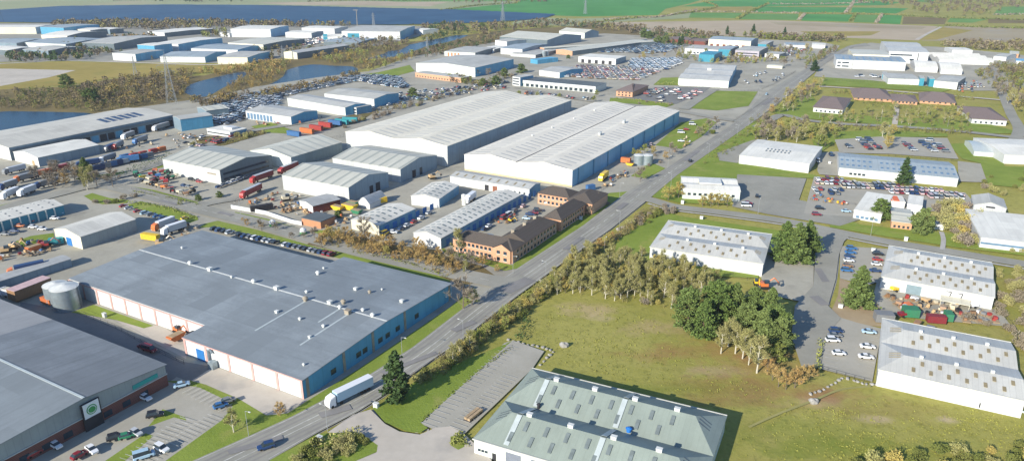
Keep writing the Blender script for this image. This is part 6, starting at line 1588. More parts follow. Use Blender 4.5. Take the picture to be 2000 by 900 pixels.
    for row, wh in zip(rows, ('edging the marked car park below the meadow', 'edging the car park of the large white unit')):
        for i, p in enumerate(row):
            o = obj('boulder', BM[i % 4]); o.location = G(*p); s = rnd.uniform(.5, .8); o.scale = (s, s, s * .9); o.rotation_euler.z = rnd.uniform(0, 6)
            tag(o, f'grey boulder {wh}', 'boulder', f'boulders {wh}')
    for p, s, lab in (((1102, 677), 1.7, 'large pale boulder alone on the meadow above the marked car park'), ((1589, 787), 1.6, 'pale boulder alone below the boulder row'), ((1570, 508), 1.2, 'pale boulder under the tall pines'), ((1208, 450), 1.3, 'first pale boulder on the verge bank by the hedge'), ((1216, 446), 1.1, 'second pale boulder on the verge bank by the hedge'), ((1058, 551), 1.2, 'pale stone at the road edge by the birches')):
        o = obj('boulder', BM[1]); o.location = G(*p); o.scale = (s, s, s); tag(o, lab, 'boulder')
    # timber on trailer by the green roofed unit
    g = G(925, 815); o = bpy.data.objects.new('trailer', None); COL.objects.link(o); o.location = (g.x, g.y, .05); o.rotation_euler.z = -R(P_ + 5)
    b = MB(); b.box(-1.1, 1.1, -3.2, 3.2, .6, .8); b.build('bed', M['chassis'], o)
    for k in range(2): b = MB(); b.box(-1 + 1.1 * k, -.1 + 1.1 * k, -3, 3, .803, 1.5); b.build('timber_stack', M['timber'], o)
    for y in (-2, 2):
        for sx in (-1, 1): obj('wheel', WH, o, (sx * 1.0, y, .5))
    tag(o, 'flat trailer of tan timber beside the green roofed unit', 'trailer')
    # walls and fences
    def wall_line(pts, hgt, th, mat, label, name='wall', cat='wall'):
        P = [G(*p).xy for p in pts]; b = MB(); o0 = P[0]
        for i in range(len(P) - 1):
            a, c = P[i] - o0, P[i + 1] - o0; d = (c - a).normalized(); n_ = Vector((-d.y, d.x)) * th / 2
            q = [(*(a - n_), 0), (*(c - n_), 0), (*(c + n_), 0), (*(a + n_), 0)]; t = [(x, y, hgt) for x, y, _ in q]
            b.face(t); 
            for k in range(4): b.face([q[k], q[(k + 1) % 4], t[(k + 1) % 4], t[k]])
        o = b.build(name, mat, loc=(o0.x, o0.y, 0)); tag(o, label, cat); return o
    wall_line([(452, 408), (520, 420), (570, 437), (590, 441)], 2.2, .3, M['w_white'], 'pale boundary wall along the side road')
    def fence(pts, hgt, label, mat='chassis'):
        P = smooth_line([G(*p).xy for p in pts], 3); root = bpy.data.objects.new('fence', None); COL.objects.link(root); root.location = (*P[0], 0); b = MB(); r_ = MB(); acc = 0
        for i in range(len(P) - 1):
            a, c = P[i] - P[0], P[i + 1] - P[0]; l = (c - a).length
            for z in (.3, hgt * .55, hgt): r_.bar((*a, z), (*c, z), .035)
            n_ = max(1, int(l / 3))
            for k in range(n_): q = a.lerp(c, k / n_); b.bar((*q, 0), (*q, hgt), .05)
        b.build('posts', M[mat], root); r_.build('rails', M[mat], root); tag(root, label, 'fence')
    fence([(1254, 500), (1300, 512), (1400, 535), (1480, 552)], 1.8, 'thin fence in front of the white unit above the birches')
    fence([(1500, 195), (1430, 240)], 1.8, 'dark fence on the verge of the far main road')
    fence([(1590, 385), (1640, 396), (1680, 404)], 1.5, 'low fence below the crowded parking rows')
    fence([(1735, 305), (1872, 316)], 1.5, 'thin fence behind the long blue grey roof')
    fence([(258, 372), (330, 385), (400, 402)], 1.8, 'fence along the machinery yard verge')
    fence([(1395, 172), (1480, 178), (1555, 140)], 1.8, 'dark fence round the three gabled warehouse yard')
    fence([(690, 262), (640, 275), (600, 268), (560, 280)], 2.2, 'fence behind the cream roofed shed')
    fence([(452, 405), (470, 392), (520, 372)], 2.2, 'fence across the gate of the walled yard')
    fence([(140, 338), (200, 326), (300, 303), (345, 292)], 2.2, 'fence between the long depot yard and its hedge')
    fence([(360, 712), (300, 684), (226, 642), (150, 612)], 1.8, 'fence along the shaded lane by the grey factory')
    fence([(1605, 722), (1650, 735), (1700, 748)], 1.4, 'low fence at the foot of the boulder car park')
    fence([(1940, 600), (1975, 640), (1990, 664)], 2, 'fence behind the large white unit')
    fence([(1165, 380), (1215, 345), (1262, 330), (1290, 300)], 2.2, 'fence between the round tanks and the main road')
    fence([(1612, 158), (1740, 164), (1850, 178)], 1.8, 'fence above the long lawn')
    # street lamps
    pm = MB(); pm.cyl((0, 0, 0), (0, 0, 8), .08, .05, 6).cyl((0, 0, 8), (1.5, 0, 8.3), .06, .05, 5); pmesh = pm.build('pole', M['steel_dull'], mesh_only=True)
    lm = MB(); lm.box(1.3, 2.0, -.16, .16, 8.22, 8.36); lmesh = lm.build('lantern', M['vent'], mesh_only=True)
    lamps = [((486, 852), 'left'), ((786, 702), 'left'), ((1002, 536), 'left'), ((1210, 386), 'left'), ((640, 842), 'right'), ((905, 668), 'right'), ((1066, 548), 'right'), ((1210, 444), 'right'), ((1310, 366), 'right'), ((1384, 305), 'right'), ((1440, 266), 'right'), ((1304, 330), 'left'), ((1400, 262), 'left'), ((1480, 192), 'left')]
    for (p, sd_) in lamps:
        o = bpy.data.objects.new('street_lamp', None); COL.objects.link(o); o.location = G(*p); o.rotation_euler.z = R(-P_) + (0 if sd_ == 'left' else math.pi)
        obj('pole', pmesh, o); obj('lantern', lmesh, o); tag(o, f'grey street lamp on the {"warehouse" if sd_ == "left" else "meadow"} side of the main road', 'street lamp', 'street lamps along the main road')
    for p in ((1180, 440 + 60), (1392, 400), (300, 390), (470, 422), (660, 470), (1480, 420), (1700, 462), (1460, 262), (1600, 232), (1720, 240), (1850, 250)):
        o = bpy.data.objects.new('street_lamp', None); COL.objects.link(o); o.location = G(*p); o.rotation_euler.z = R(60)
        obj('pole', pmesh, o); obj('lantern', lmesh, o); tag(o, 'grey street lamp beside a side road of the estate', 'street lamp', 'street lamps along side roads')
    # pylons
    for p, t, lab in (((336, 203), 100, 'tall lattice pylon behind the long depot'), ((265, 148), 108, 'lattice pylon on the airstrip field edge'), ((730, 53), 24, 'pylon in front of the solar farm'), ((982, 44), 2, 'pylon on the green field edge beside the solar farm'),
                      ((1143, 28), -4, 'pylon standing in the green field'), ((835, 102), 70, 'pale pylon in the pond by the bare trees'), ((553, 118), 88, 'short pylon by the pale green roofed unit')):
        pylon(p, t, lab)
    g = G(698, 52); b = MB(); b.cyl((0, 0, 0), (0, 0, 30), .7, .5, 8).box(-6, 3, -.35, .35, 29.2, 30); o = b.build('mast', M['vent_brown'], loc=g); tag(o, 'cream mast rising before the solar farm', 'mast')

def pallet_meshes():
    out = []
    for sd_ in range(5):
        r = random.Random(200 + sd_); b = MB(); f = MB()
        for k in range(3): f.box(-.6, .6, -.5 + .42 * k, -.34 + .42 * k, 0, .1)
        f.box(-.6, .6, -.5, .5, .103, .14)
        z = .143
        for lv in range(r.randint(1, 3)):
            for i in range(r.randint(1, 3)):
                x = r.uniform(-.4, .2); y = r.uniform(-.35, .1); b.box(x - .15, x + .35, y - .12, y + .32, z + i * .004, z + .45)
            z += .454
        out.append((f.build('pallet', M['timber'], mesh_only=True), b.build('goods', DULL, mesh_only=True)))
    return out
def clutter():
    PM = pallet_meshes(); rnd = random.Random(77); cols = ['white', 'grey', 'tan', 'blue', 'brown', 'brown', 'silver', 'dark red', 'grey', 'cream', 'black', 'orange', 'tan']
    def fill(poly, n, where, s=(1.0, 1.9), cc=cols):
        for q in scatter_px(poly, n, hash_(where), 1.8):
            f, g = rnd.choice(PM); o = bpy.data.objects.new('pallet_stack', None); COL.objects.link(o); o.location = (q[0], q[1], .05 + _z[0]); o.rotation_euler.z = rnd.uniform(0, 3)
            k = rnd.uniform(*s); o.scale = (k, k * rnd.uniform(1, 1.8), k * .9); c = rnd.choice(cc)
            obj('pallet', f, o); obj('goods', g, o, color=CC[c]); tag(o, f'{c} pallet goods {where}', 'pallet stack', 'pallets of goods ' + where)
    fill([(480, 400), (548, 376), (600, 386), (590, 408), (640, 418), (592, 424), (520, 414)], 40, 'in the walled yard before the brick annexe')
    fill([(1725, 575), (1800, 590), (1920, 612), (1950, 630), (1930, 640), (1830, 622), (1740, 608)], 44, 'in the scrap yard below the flues', (1.2, 2.2), ['grey', 'brown', 'silver', 'tan', 'white', 'grey', 'brown', 'black', 'red', 'cream'])
    fill([(0, 480), (60, 470), (100, 492), (60, 505), (0, 515)], 16, 'on the pale left yard')
    fill([(230, 290), (330, 262), (400, 265), (350, 290), (260, 312)], 24, 'on the long depot yard')
    fill([(1160, 372), (1225, 332), (1235, 340), (1180, 378)], 12, 'on the yard by the blue flank')
    fill([(960, 430), (1010, 418), (1015, 430), (980, 446)], 12, 'in the brick office yard', (.8, 1.4))
    fill([(1590, 384), (1660, 398), (1655, 406), (1585, 392)], 12, 'at the front of the crowded parking rows', (1.0, 1.7), ['orange', 'red', 'white', 'blue', 'yellow'])
    fill([(300, 452), (360, 440), (395, 445), (340, 478), (310, 480)], 14, 'behind the huge grey factory')
    fill([(480, 236), (560, 240), (640, 228), (630, 240), (540, 250), (490, 244)], 16, 'in front of the blue glazed unit')
    fill([(385, 225), (470, 215), (480, 222), (400, 240)], 20, 'beyond the taller blue block')
    fill([(1310, 300), (1350, 262), (1362, 262), (1330, 302)], 8, 'on the pale yard left of the roadside trees')
    fill([(640, 430), (690, 415), (690, 440), (650, 445)], 8, 'beside the orange brick box building')
def hash_(s_): return sum(ord(c) * (i + 3) for i, c in enumerate(s_))
def zone_cars():
    rnd = random.Random(11)
    def fill(poly, n, cols, where, az, seed, pitch=(2.7, 6.2), kinds=('hatch', 'saloon', 'suv', 'van'), p_keep=.85, stuff=None):
        W_ = [G(*p).xy for p in poly]; PL = [(p.x, p.y) for p in W_]; r = random.Random(seed)
        cx = sum(p[0] for p in PL) / len(PL); cy = sum(p[1] for p in PL) / len(PL)
        d = Vector((math.sin(R(az)), math.cos(R(az)))); u = Vector((d.y, -d.x)); L_ = []
        for i in range(-60, 61):
            for j in range(-90, 91):
                row = i * pitch[1] + (i // 2) * (5.5 if pitch[1] > 5.8 else 2.2)
                q = Vector((cx, cy)) + d * row + u * j * pitch[0]
                if inside(q, PL) and r.random() < p_keep: L_.append((q, az + (180 if r.random() < .5 else 0)))
        if n and len(L_) > n: r.shuffle(L_); L_ = L_[:n]
        if stuff:
            mb = MB(); mats = []; keys = sorted(set(cols))
            for k in keys: mats.append(flat('carpaint_' + k.replace(' ', '_'), CC[k], rough=.3, spec=.5, var=.02))
            mats.append(M['glass'])
            for q, a in L_:
                kd = r.choice(kinds); C = CARM[kd]; me = C['low']; k0 = len(mb.v); a_ = az_rz(a); ca, sa = math.cos(a_), math.sin(a_); ci = keys.index(r.choice(cols))
                for v in me.vertices: mb.v.append((q.x + v.co.x * ca - v.co.y * sa, q.y + v.co.x * sa + v.co.y * ca, v.co.z + .05 + _z[0]))
                for p in me.polygons:
                    if p.material_index == 2: continue
                    mb.f.append(tuple(k0 + i for i in p.vertices)); mb.m.append(ci if p.material_index == 0 else len(keys))
            o = mb.build('cars', mats); tag(o, where, 'cars', kind='stuff'); return len(L_)
        for q, a in L_: car((q.x, q.y), a, r.choice(cols), where, r.choice(kinds), detail=False, world=True, group='vehicles ' + where)
        return len(L_)
    whites = ['white', 'white', 'silver', 'white', 'grey', 'pale blue', 'dark blue', 'silver', 'black']
    mixed = ['white', 'silver', 'grey', 'black', 'dark blue', 'pink', 'red', 'silver', 'pale blue', 'cream']
    pinks = ['pink', 'white', 'silver', 'grey', 'dark blue', 'pink', 'cream', 'dark red', 'pink', 'silver']
    n = 0
    n += fill([(1593, 350), (1880, 380), (1878, 396), (1592, 362)], 88, pinks, 'in the crowded parking rows below the blue grey roof', 8, 21, p_keep=1, pitch=(2.55, 5.4), kinds=('saloon', 'van', 'suv'))
    n += fill([(1580, 366), (1662, 374), (1660, 398), (1585, 388)], 14, pinks + ['orange', 'red'], 'in the loose rows left of the showroom', 8, 22, pitch=(3.6, 7))
    n += fill([(1648, 276), (1722, 272), (1728, 294), (1650, 296)], 18, ['dark blue', 'black', 'grey', 'red', 'white', 'black'], 'behind the long blue grey roof', 100, 23, pitch=(3, 6.5))
    n += fill([(1762, 276), (1846, 276), (1860, 300), (1765, 298)], 18, ['dark blue', 'black', 'grey', 'dark red', 'white', 'silver'], 'on the gravel beyond the long blue grey roof', 100, 24, pitch=(4, 7))
    n += fill([(1262, 180), (1300, 173), (1372, 180), (1345, 196), (1290, 200), (1250, 190)], 44, mixed + ['red'], 'on the sales lot right of the pyramid roofed office', Q_, 25, p_keep=.9)
    n += fill([(1030, 180), (1060, 184), (1160, 194), (1150, 202), (1080, 194), (1025, 190)], 16, mixed + ['orange', 'red'], 'in front of the dark roofed showroom', P_, 26)
    n += fill([(1445, 168), (1480, 142), (1535, 146), (1490, 180)], 16, whites, 'on the lot right of the three gabled warehouse', P_, 27, p_keep=.6)
    n += fill([(735, 203), (800, 190), (860, 178), (865, 184), (790, 205), (700, 222)], 14, whites, 'beside the road past the giant warehouses', P_, 28, p_keep=.6)
    n += fill([(345, 275), (440, 262), (470, 270), (400, 292), (350, 290)], 16, mixed + ['red'], 'in the yard by the flat white office', P_, 29, p_keep=.55)
    print('individual zone cars', n)
    fill([(430, 202), (500, 184), (560, 174), (640, 162), (700, 148), (780, 152), (800, 172), (778, 176), (700, 160), (640, 172), (590, 182), (555, 190), (548, 202), (545, 212), (480, 215), (478, 236), (440, 246), (400, 240), (392, 222)], 0, whites, 'packed vans and cars in the auction yard along the ponds', P_ + 8, 31, p_keep=.97, pitch=(2.5, 5.2), kinds=('van', 'van', 'suv', 'hatch'), stuff=1)
    fill([(1165, 104), (1210, 88), (1260, 80), (1330, 92), (1300, 104), (1245, 106), (1215, 104)], 0, ['grey', 'silver', 'black', 'dark blue', 'pale blue', 'silver'], 'packed dark cars in the far auction yard', P_ + 60, 32, p_keep=1, pitch=(2.4, 5), stuff=1)
    fill([(1230, 118), (1330, 116), (1332, 124), (1300, 138), (1230, 138)], 0, ['white', 'white', 'white', 'silver', 'dark blue', 'white', 'pale blue'], 'packed white vans in the auction yard', P_ + 60, 33, p_keep=1, pitch=(2.4, 5), kinds=('van', 'van', 'suv'), stuff=1)
    fill([(1092, 146), (1130, 130), (1222, 132), (1290, 140), (1245, 158), (1180, 156), (1100, 152)], 0, ['pink', 'silver', 'cream', 'white', 'grey', 'brown', 'red'], 'jumbled cars in the salvage yard', P_ + 60, 34, stuff=1, p_keep=.9, pitch=(2.5, 5))
    fill([(780, 186), (860, 176), (990, 160), (1000, 172), (880, 190), (780, 206)], 0, mixed, 'cars along the road beyond the giant warehouse', P_, 37, stuff=1, p_keep=.35)
    fill([(1500, 100), (1560, 94), (1580, 98), (1540, 112)], 0, mixed, 'cars beside the low shed up the main road', P_, 38, stuff=1, p_keep=.5)
    fill([(1680, 146), (1730, 148), (1730, 154), (1670, 152)], 0, whites, 'cars in front of the long white factory', 100, 39, stuff=1, p_keep=.4)
    fill([(1842, 166), (1900, 160), (1930, 168), (1900, 182), (1850, 180)], 0, mixed + ['green', 'orange'], 'small vehicles and crates behind the white blocks', P_, 35, stuff=1, p_keep=.4)
    fill([(560, 80), (640, 74), (655, 80), (600, 92)], 0, mixed, 'tiny cars parked in the far left estate', 100, 36, stuff=1, p_keep=.5)
def veg():
    bark = flat('bark', (.16, .13, .1), var=.25); birch = flat('birch_bark', (.5, .47, .38), var=.25); pine = flat('pine_bark', (.12, .08, .06), var=.2)
    lf = foliage
    twO = lf('twig_olive', [(.38, .35, .15), (.28, .26, .11), (.34, .33, .12)]); twG = lf('twig_gold', [(.48, .37, .11), (.36, .29, .09), (.42, .38, .12)])
    twR = lf('twig_orange', [(.5, .32, .12), (.38, .25, .1), (.44, .33, .13)]); twB = lf('twig_brown', [(.3, .26, .19), (.23, .2, .15), (.29, .24, .19)])
    twY = lf('twig_green', [(.26, .29, .07), (.19, .22, .06), (.3, .31, .1)]); ev = lf('evergreen', [(.14, .2, .05), (.075, .12, .035), (.17, .21, .07)])
    ev2 = lf('dark_evergreen', [(.055, .1, .035), (.035, .07, .028), (.07, .11, .035)]); sh = lf('shrub_green', [(.15, .18, .04), (.1, .13, .035), (.2, .2, .06)])
    br = lf('bramble', [(.26, .22, .17), (.2, .17, .12), (.28, .24, .15)])
    M['hedge_green'] = sh; M['hedge_dark'] = ev2; M['hedge_brown'] = twB; M['hedge_olive'] = twO; M['hedge_bright'] = twY
    reg_veg('birch', [bare_tree(i, 10, 2.7, 1900, 420, .13, upright=1.1, lowest=.22) for i in range(4)], 'pale trunked olive birch', 'birch tree', birch, twO, oname='birch_tree')
    reg_veg('gold', [bare_tree(20 + i, 8.5, 3.3, 1500, 700, .14) for i in range(3)], 'golden budding tree', 'tree', bark, twG)
    reg_veg('orange', [bare_tree(30 + i, 7.5, 3.2, 1600, 500, .13) for i in range(3)], 'orange brown twiggy tree', 'tree', bark, twR)
    reg_veg('brown', [bare_tree(40 + i, 10, 4.0, 2200, 200, .12) for i in range(3)], 'bare grey brown tree', 'tree', bark, twB)
    reg_veg('spring', [bare_tree(50 + i, 8.5, 3.1, 1200, 900, .16) for i in range(3)], 'fresh yellow green tree', 'tree', bark, twY)
    reg_veg('cone', [conifer(60 + i, 14, 3.8, 4200, .3) for i in range(2)], 'dark conical conifer', 'conifer', pine, ev2, oname='conifer')
    reg_veg('pine', [conifer(70 + i, 15 + i, 4.9, 6500, .29, 'round', low=.1) for i in range(3)], 'broad dark green pine', 'pine tree', pine, ev, oname='pine_tree')
    reg_veg('ball', [conifer(80 + i, 11, 5.4, 7000, .27, 'round', low=.02) for i in range(2)], 'round dense evergreen', 'evergreen tree', pine, ev, oname='evergreen_tree')
    reg_veg('shrub', [shrub(90 + i, 2.6, 2.1, 900, .13) for i in range(3)], 'low green shrub', 'shrub', bark, sh, 'stem', 'foliage', 'shrub')
    reg_veg('oshrub', [shrub(94 + i, 3.2, 2.3, 950, .12) for i in range(3)], 'straggly olive shrub', 'shrub', bark, twO, 'stem', 'foliage', 'shrub')
    reg_veg('bramble', [shrub(98 + i, 2.4, 2.6, 900, .12) for i in range(3)], 'pale bramble thicket', 'shrub', bark, br, 'stem', 'foliage', 'shrub')
    reg_veg('bshrub', [shrub(102 + i, 3, 2.2, 900, .12) for i in range(2)], 'brown leafless shrub', 'shrub', bark, twB, 'stem', 'foliage', 'shrub')
    reg_veg('gshrub', [shrub(106 + i, 3.2, 2.2, 900, .13) for i in range(2)], 'golden shrub', 'shrub', bark, twG, 'stem', 'foliage', 'shrub')
    reg_veg('pyramid', [conifer(120 + i, 16, 5.6, 6500, .3, 'cone', low=.03) for i in range(2)], 'broad pyramid shaped pine', 'pine tree', pine, ev, oname='pine_tree')
    twOd = lf('scrub_olive', [(.24, .2, .085), (.17, .145, .06), (.2, .19, .07)]); twBd = lf('scrub_brown', [(.19, .15, .1), (.13, .105, .07), (.17, .14, .09)]); twGd = lf('scrub_gold', [(.33, .22, .07), (.24, .17, .055), (.28, .22, .07)])
    P = plant
    # --- singles
    P('cone', 776, 786, 1.18, 'tall dark conifer on the lawn triangle beside the white lorry', sz=1.0)
    for x, y, s, l in ((1530, 507, 1.15, 'left one of the three tall pines by the shadowed road'), (1553, 513, 1.25, 'front middle one of the three tall pines by the shadowed road'), (1574, 500, 1.15, 'right one of the three tall pines by the shadowed road')): P('pyramid', x, y, s, l, sz=.88)
    P('pyramid', 1673, 600, 1.12, 'large round evergreen between the two car parks', sz=.9)
    P('ball', 1717, 430, .78, 'round evergreen in front of the white showroom', sz=1.15); P('ball', 1798, 458, .82, 'round evergreen with long shadow on the lawn', sz=1.35)
    P('cone', 1763, 362, 1.1, 'narrow conifer in front of the long blue grey roof')
    for i, (x, y, s) in enumerate(((1342, 645, 1.06), (1372, 660, 1.01), (1398, 640, 1.10), (1432, 636, 1.06), (1452, 662, 1.0), (1484, 690, 1.05), (1508, 668, 1.05), (1520, 688, .9), (1470, 632, 1.1), (1500, 640, 1.1))):
        o = P('pyramid' if x in (1372, 1432, 1484, 1530, 1524, 1500) else 'pine', x, y, s * .88); o['where'] = 'in the dark clump between meadow and car park'
    for x, y, s, k in ((1408, 690, .95, 'birch'), (1422, 676, 1.1, 'birch'), (1436, 690, 1.0, 'birch'), (1450, 700, 1.1, 'birch'), (1462, 712, .9, 'birch'), (1478, 728, 1.2, 'birch'), (1520, 712, 1.0, 'spring'), (1428, 668, .9, 'spring')):
        o = P(k, x, y, s); o['where'] = 'at the edge of the dark pine clump'
    for x, y in ((1508, 742), (1520, 755), (1535, 760), (1552, 757), (1565, 748), (1580, 742), (1498, 728)):
        o = P('orange', x, y, .8); o['where'] = 'at the brown patch below the pine clump'
    P('brown', 905, 605, 1.2, 'wide bare tree at the corner of the huge grey factory'); P('spring', 922, 598, .8, 'small green tree under the wide bare one'); P('birch', 895, 496, 1.25, 'tall pale birch in front of the peach office')
    P('brown', 712, 470, 1.05, 'bare tree hiding the end of the weathered cream unit'); P('gold', 1305, 392, 1.1, 'golden tree nearest the side road junction'); P('gold', 1325, 388, 1.2, 'golden tree beside the flat roofed unit')
    for x in (1372, 1388, 1402, 1420): o = P('gold', x, 404, .8); o['where'] = 'in front of the flat roofed unit'
    P('brown', 1250, 356, .95, 'round brown tree by the round tanks'); P('brown', 1312, 305, .95, 'brown tree on the pale yard by the main road'); P('orange', 1300, 312, .8, 'orange brown tree beside the brown one on the pale yard')
    for x, y, k, s in ((1375, 262, 'spring', .9), (1385, 255, 'brown', .9), (1398, 248, 'brown', .9), (1364, 268, 'brown', .8), (1392, 262, 'shrub', 1.4), (1340, 286, 'gold', .5)): o = P(k, x, y, s); o['where'] = 'beside the main road past the blue flank'
    P('pyramid', 170, 352, .82, 'dark conifer at the left crossroads', sz=.95); P('cone', 1590, 140, 1.5, 'wide dark conifer by the far main road', sz=.6); P('brown', 147, 356, .9, 'bare tree left of the dark conifer'); P('brown', 190, 366, .95, 'bare tree right of the dark conifer')
    P('birch', 457, 845, .85, 'pale sapling on the lawn by the car park'); P('orange', 548, 812, .6, 'twiggy bush at the front corner of the grey factory')
    P('spring', 398 - 45, 402, .42, 'small round yellow green bush by the machinery yard gate, left'); P('ball', 388, 392, .35, 'dark yellow green bush by the yard gate, left'); P('ball', 429, 386, .36, 'dark yellow green bush by the yard gate, right'); P('ball', 662, 425, .36, 'round bush between the yellow skips')
    P('ball', 1018, 143, .9, 'round dark evergreen by the dark roofed showroom'); P('ball', 1110, 115, .5, 'clipped yellow green tree before the brick workshop')
    for x, y in ((943, 168), (968, 166), (806, 190), (985, 150)): o = P('ball', x, y, .75); o['where'] = 'beside the road beyond the giant warehouses'
    for x, y in ((1050, 190), (1092, 196), (1014, 190), (1160, 200), (1165, 190)): o = P('spring', x, y, .7); o['where'] = 'along the dark roofed showroom frontage'
    for x, y in ((930, 150), (955, 150), (975, 156), (900, 160), (1000, 160)): o = P('brown', x, y, .9); o['where'] = 'beside the pale warehouse with blue flank'
    for x, y, k in ((1258, 74, 'ball'), (1268, 76, 'ball'), (1286, 86, 'ball'), (1300, 88, 'ball'), (1326, 92, 'cone'), (1332, 88, 'cone'), (1420, 68, 'cone'), (1471, 66, 'cone'), (1532, 70, 'cone'), (190, 204, 'cone'), (178, 200, 'ball'), (130, 172, 'ball'), (868, 58, 'cone'), (888, 60, 'cone'), (942, 58, 'ball')):
        o = P(k, x, y, 1.1); o['where'] = 'standing out among the distant trees'
    # --- belts
    B = belt
    B([(1075, 560), (1110, 520), (1170, 498), (1262, 520), (1330, 535), (1400, 552), (1385, 600), (1320, 604), (1230, 592), (1150, 580), (1090, 578)], 112, ['birch', 'birch', 'birch', 'birch', 'gold', 'birch', 'birch', 'birch'], 'in the birch belt above the meadow', 1, (.65, 1.0), 2.2)
    B([(1080, 560), (1150, 575), (1260, 596), (1380, 605), (1380, 590), (1200, 560), (1100, 545)], 16, ['shrub', 'bshrub', 'gshrub'], 'at the foot of the birch belt', 2, (.6, 1.), 3)
    B([(1040, 590), (1100, 535), (1190, 470), (1215, 462), (1150, 510), (1060, 590)], 16, ['birch', 'gold', 'orange', 'spring'], 'between the main road and the birch belt', 3, (.5, .85), 4)
    B([(812, 752), (900, 682), (1010, 600), (1090, 540), (1110, 545), (1040, 602), (960, 662), (880, 722), (824, 752)], 44, ['shrub', 'oshrub', 'shrub', 'gshrub'], 'in the hedge along the meadow side of the road', 4, (.7, 1.15), 2.4)
    B([(860, 716), (930, 664), (1000, 612), (1020, 622), (950, 672), (880, 722)], 8, ['spring', 'birch'], 'in the hedge along the marked car park', 5, (.55, .8), 4)
    B([(1200, 464), (1262, 416), (1290, 405), (1330, 412), (1290, 425), (1215, 468)], 20, ['oshrub', 'shrub', 'bshrub'], 'on the bank at the side road corner', 6, (.7, 1.1), 2.4)
    B([(612, 482), (650, 462), (700, 470), (780, 486), (860, 502), (900, 530), (880, 545), (800, 516), (700, 496)], 42, ['orange', 'orange', 'gold', 'orange'], 'in the orange belt behind the grey factory', 7, (.6, .95), 3)
    B([(870, 500), (960, 520), (985, 540), (920, 545), (880, 520)], 8, ['birch', 'orange', 'brown'], 'by the side road end at the office', 8, (.5, .8), 4)
    B([(1455, 270), (1480, 252), (1520, 244), (1600, 250), (1640, 258), (1600, 276), (1500, 282)], 44, ['birch', 'brown', 'spring', 'gold', 'birch'], 'behind the white factory with slate vents', 9, (.75, 1.15), 4)
    B([(1500, 222), (1540, 182), (1590, 158), (1612, 160), (1590, 190), (1560, 215), (1520, 226)], 34, ['birch', 'spring', 'brown', 'gold', 'orange'], 'beside the upper main road', 10, (.7, 1.1), 4)
    B([(1590, 240), (1655, 226), (1740, 212), (1890, 220), (1890, 256), (1750, 246), (1600, 240)], 50, ['birch', 'spring', 'birch', 'birch', 'spring', 'gold'], 'among the brown roofed offices', 11, (.5, .9), 4)
    B([(1930, 178), (2030, 172), (2060, 222), (1990, 230), (1965, 205)], 34, ['birch', 'birch', 'brown', 'spring', 'gold'], 'at the right edge beyond the large brown roof', 12, (.8, 1.15), 4)
    B([(1720, 262), (1745, 258), (1758, 300), (1735, 304)], 5, ['gold', 'birch'], 'behind the long blue grey roof', 13, (1., 1.2), 3)
    B([(1560, 258), (1640, 262), (1650, 280), (1600, 300)], 8, ['birch', 'spring'], 'right of the white factory with slate vents', 14, (.9, 1.2), 4)
    B([(1890, 348), (2030, 340), (2040, 392), (1988, 396), (1930, 374), (1888, 378)], 18, ['oshrub', 'bshrub', 'shrub'], 'in the scrub behind the gabled workshop', 15, (.9, 1.4), 2.6)
    B([(1806, 402), (1895, 402), (1912, 470), (1870, 486), (1815, 440)], 30, ['oshrub', 'gshrub', 'oshrub', 'bshrub'], 'in the scrub left of the banded white unit', 16, (1.4, 2.1), 2.6)
    B([(1905, 470), (2040, 492), (2040, 505), (1890, 482)], 8, ['oshrub'], 'below the banded white unit', 17, (.6, .9), 3)
    B([(1938, 606), (1950, 560), (2040, 565), (2060, 720), (1996, 700), (1978, 650), (1900, 634), (1880, 622)], 38, ['bramble', 'bramble', 'oshrub', 'bshrub'], 'in the thicket right of the scrap yard', 18, (.9, 1.4), 2.2)
    B([(1940, 520), (2040, 535), (2040, 570), (1948, 570)], 12, ['oshrub', 'bramble'], 'in the rough grass right of the unit with flues', 19, (.8, 1.2), 3)
    B([(1630, 915), (1760, 888), (1860, 880), (2020, 862), (2060, 930), (1640, 960)], 36, ['shrub', 'oshrub', 'shrub', 'gshrub'], 'along the bottom right edge of the meadow', 20, (.8, 1.3), 2.2)
    B([(575, 905), (612, 868), (668, 852), (706, 852), (712, 868), (640, 915)], 20, ['oshrub', 'oshrub', 'shrub'], 'beside the driveway at the bottom', 21, (.7, 1.05), 1.8)
    B([(60, 352), (140, 336), (160, 345), (235, 372), (150, 374), (70, 372)], 16, ['brown', 'brown', 'orange', 'birch'], 'round the left crossroads', 22, (.8, 1.15), 4)
    B([(184, 398), (280, 378), (284, 384), (240, 400)], 5, ['shrub', 'bshrub'], 'at the left crossroads verge', 23, (.8, 1.1), 3)
    B([(1230, 302), (1290, 296), (1300, 322), (1276, 340), (1256, 340)], 7, ['spring', 'gold', 'bshrub'], 'around the round tanks', 24, (.5, .8), 3)
    B([(1130, 405), (1185, 385), (1200, 395), (1140, 430)], 6, ['bshrub', 'brown'], 'in front of the office by the main road', 25, (.5, .8), 3)
    B([(470, 432), (600, 465), (640, 468), (640, 476), (560, 466), (470, 440)], 10, ['brown', 'orange', 'bshrub'], 'along the side road opposite the pale wall', 26, (.35, .6), 4)
    B([(640, 268), (700, 232), (770, 212), (850, 190), (860, 196), (770, 222), (690, 250)], 22, ['bshrub', 'oshrub', 'bshrub'], 'along the road left of the giant warehouse', 27, (1., 1.4), 3)
    B([(1300, 112), (1330, 100), (1400, 108), (1480, 116), (1500, 128), (1400, 128), (1320, 120)], 22, ['gold', 'brown', 'spring', 'birch'], 'around the turquoise block', 28, (.7, 1.), 4)
    B([(1495, 96), (1560, 92), (1590, 100), (1560, 140), (1500, 126)], 20, ['brown', 'gold', 'spring'], 'left of the far main road', 29, (.7, 1.), 4)
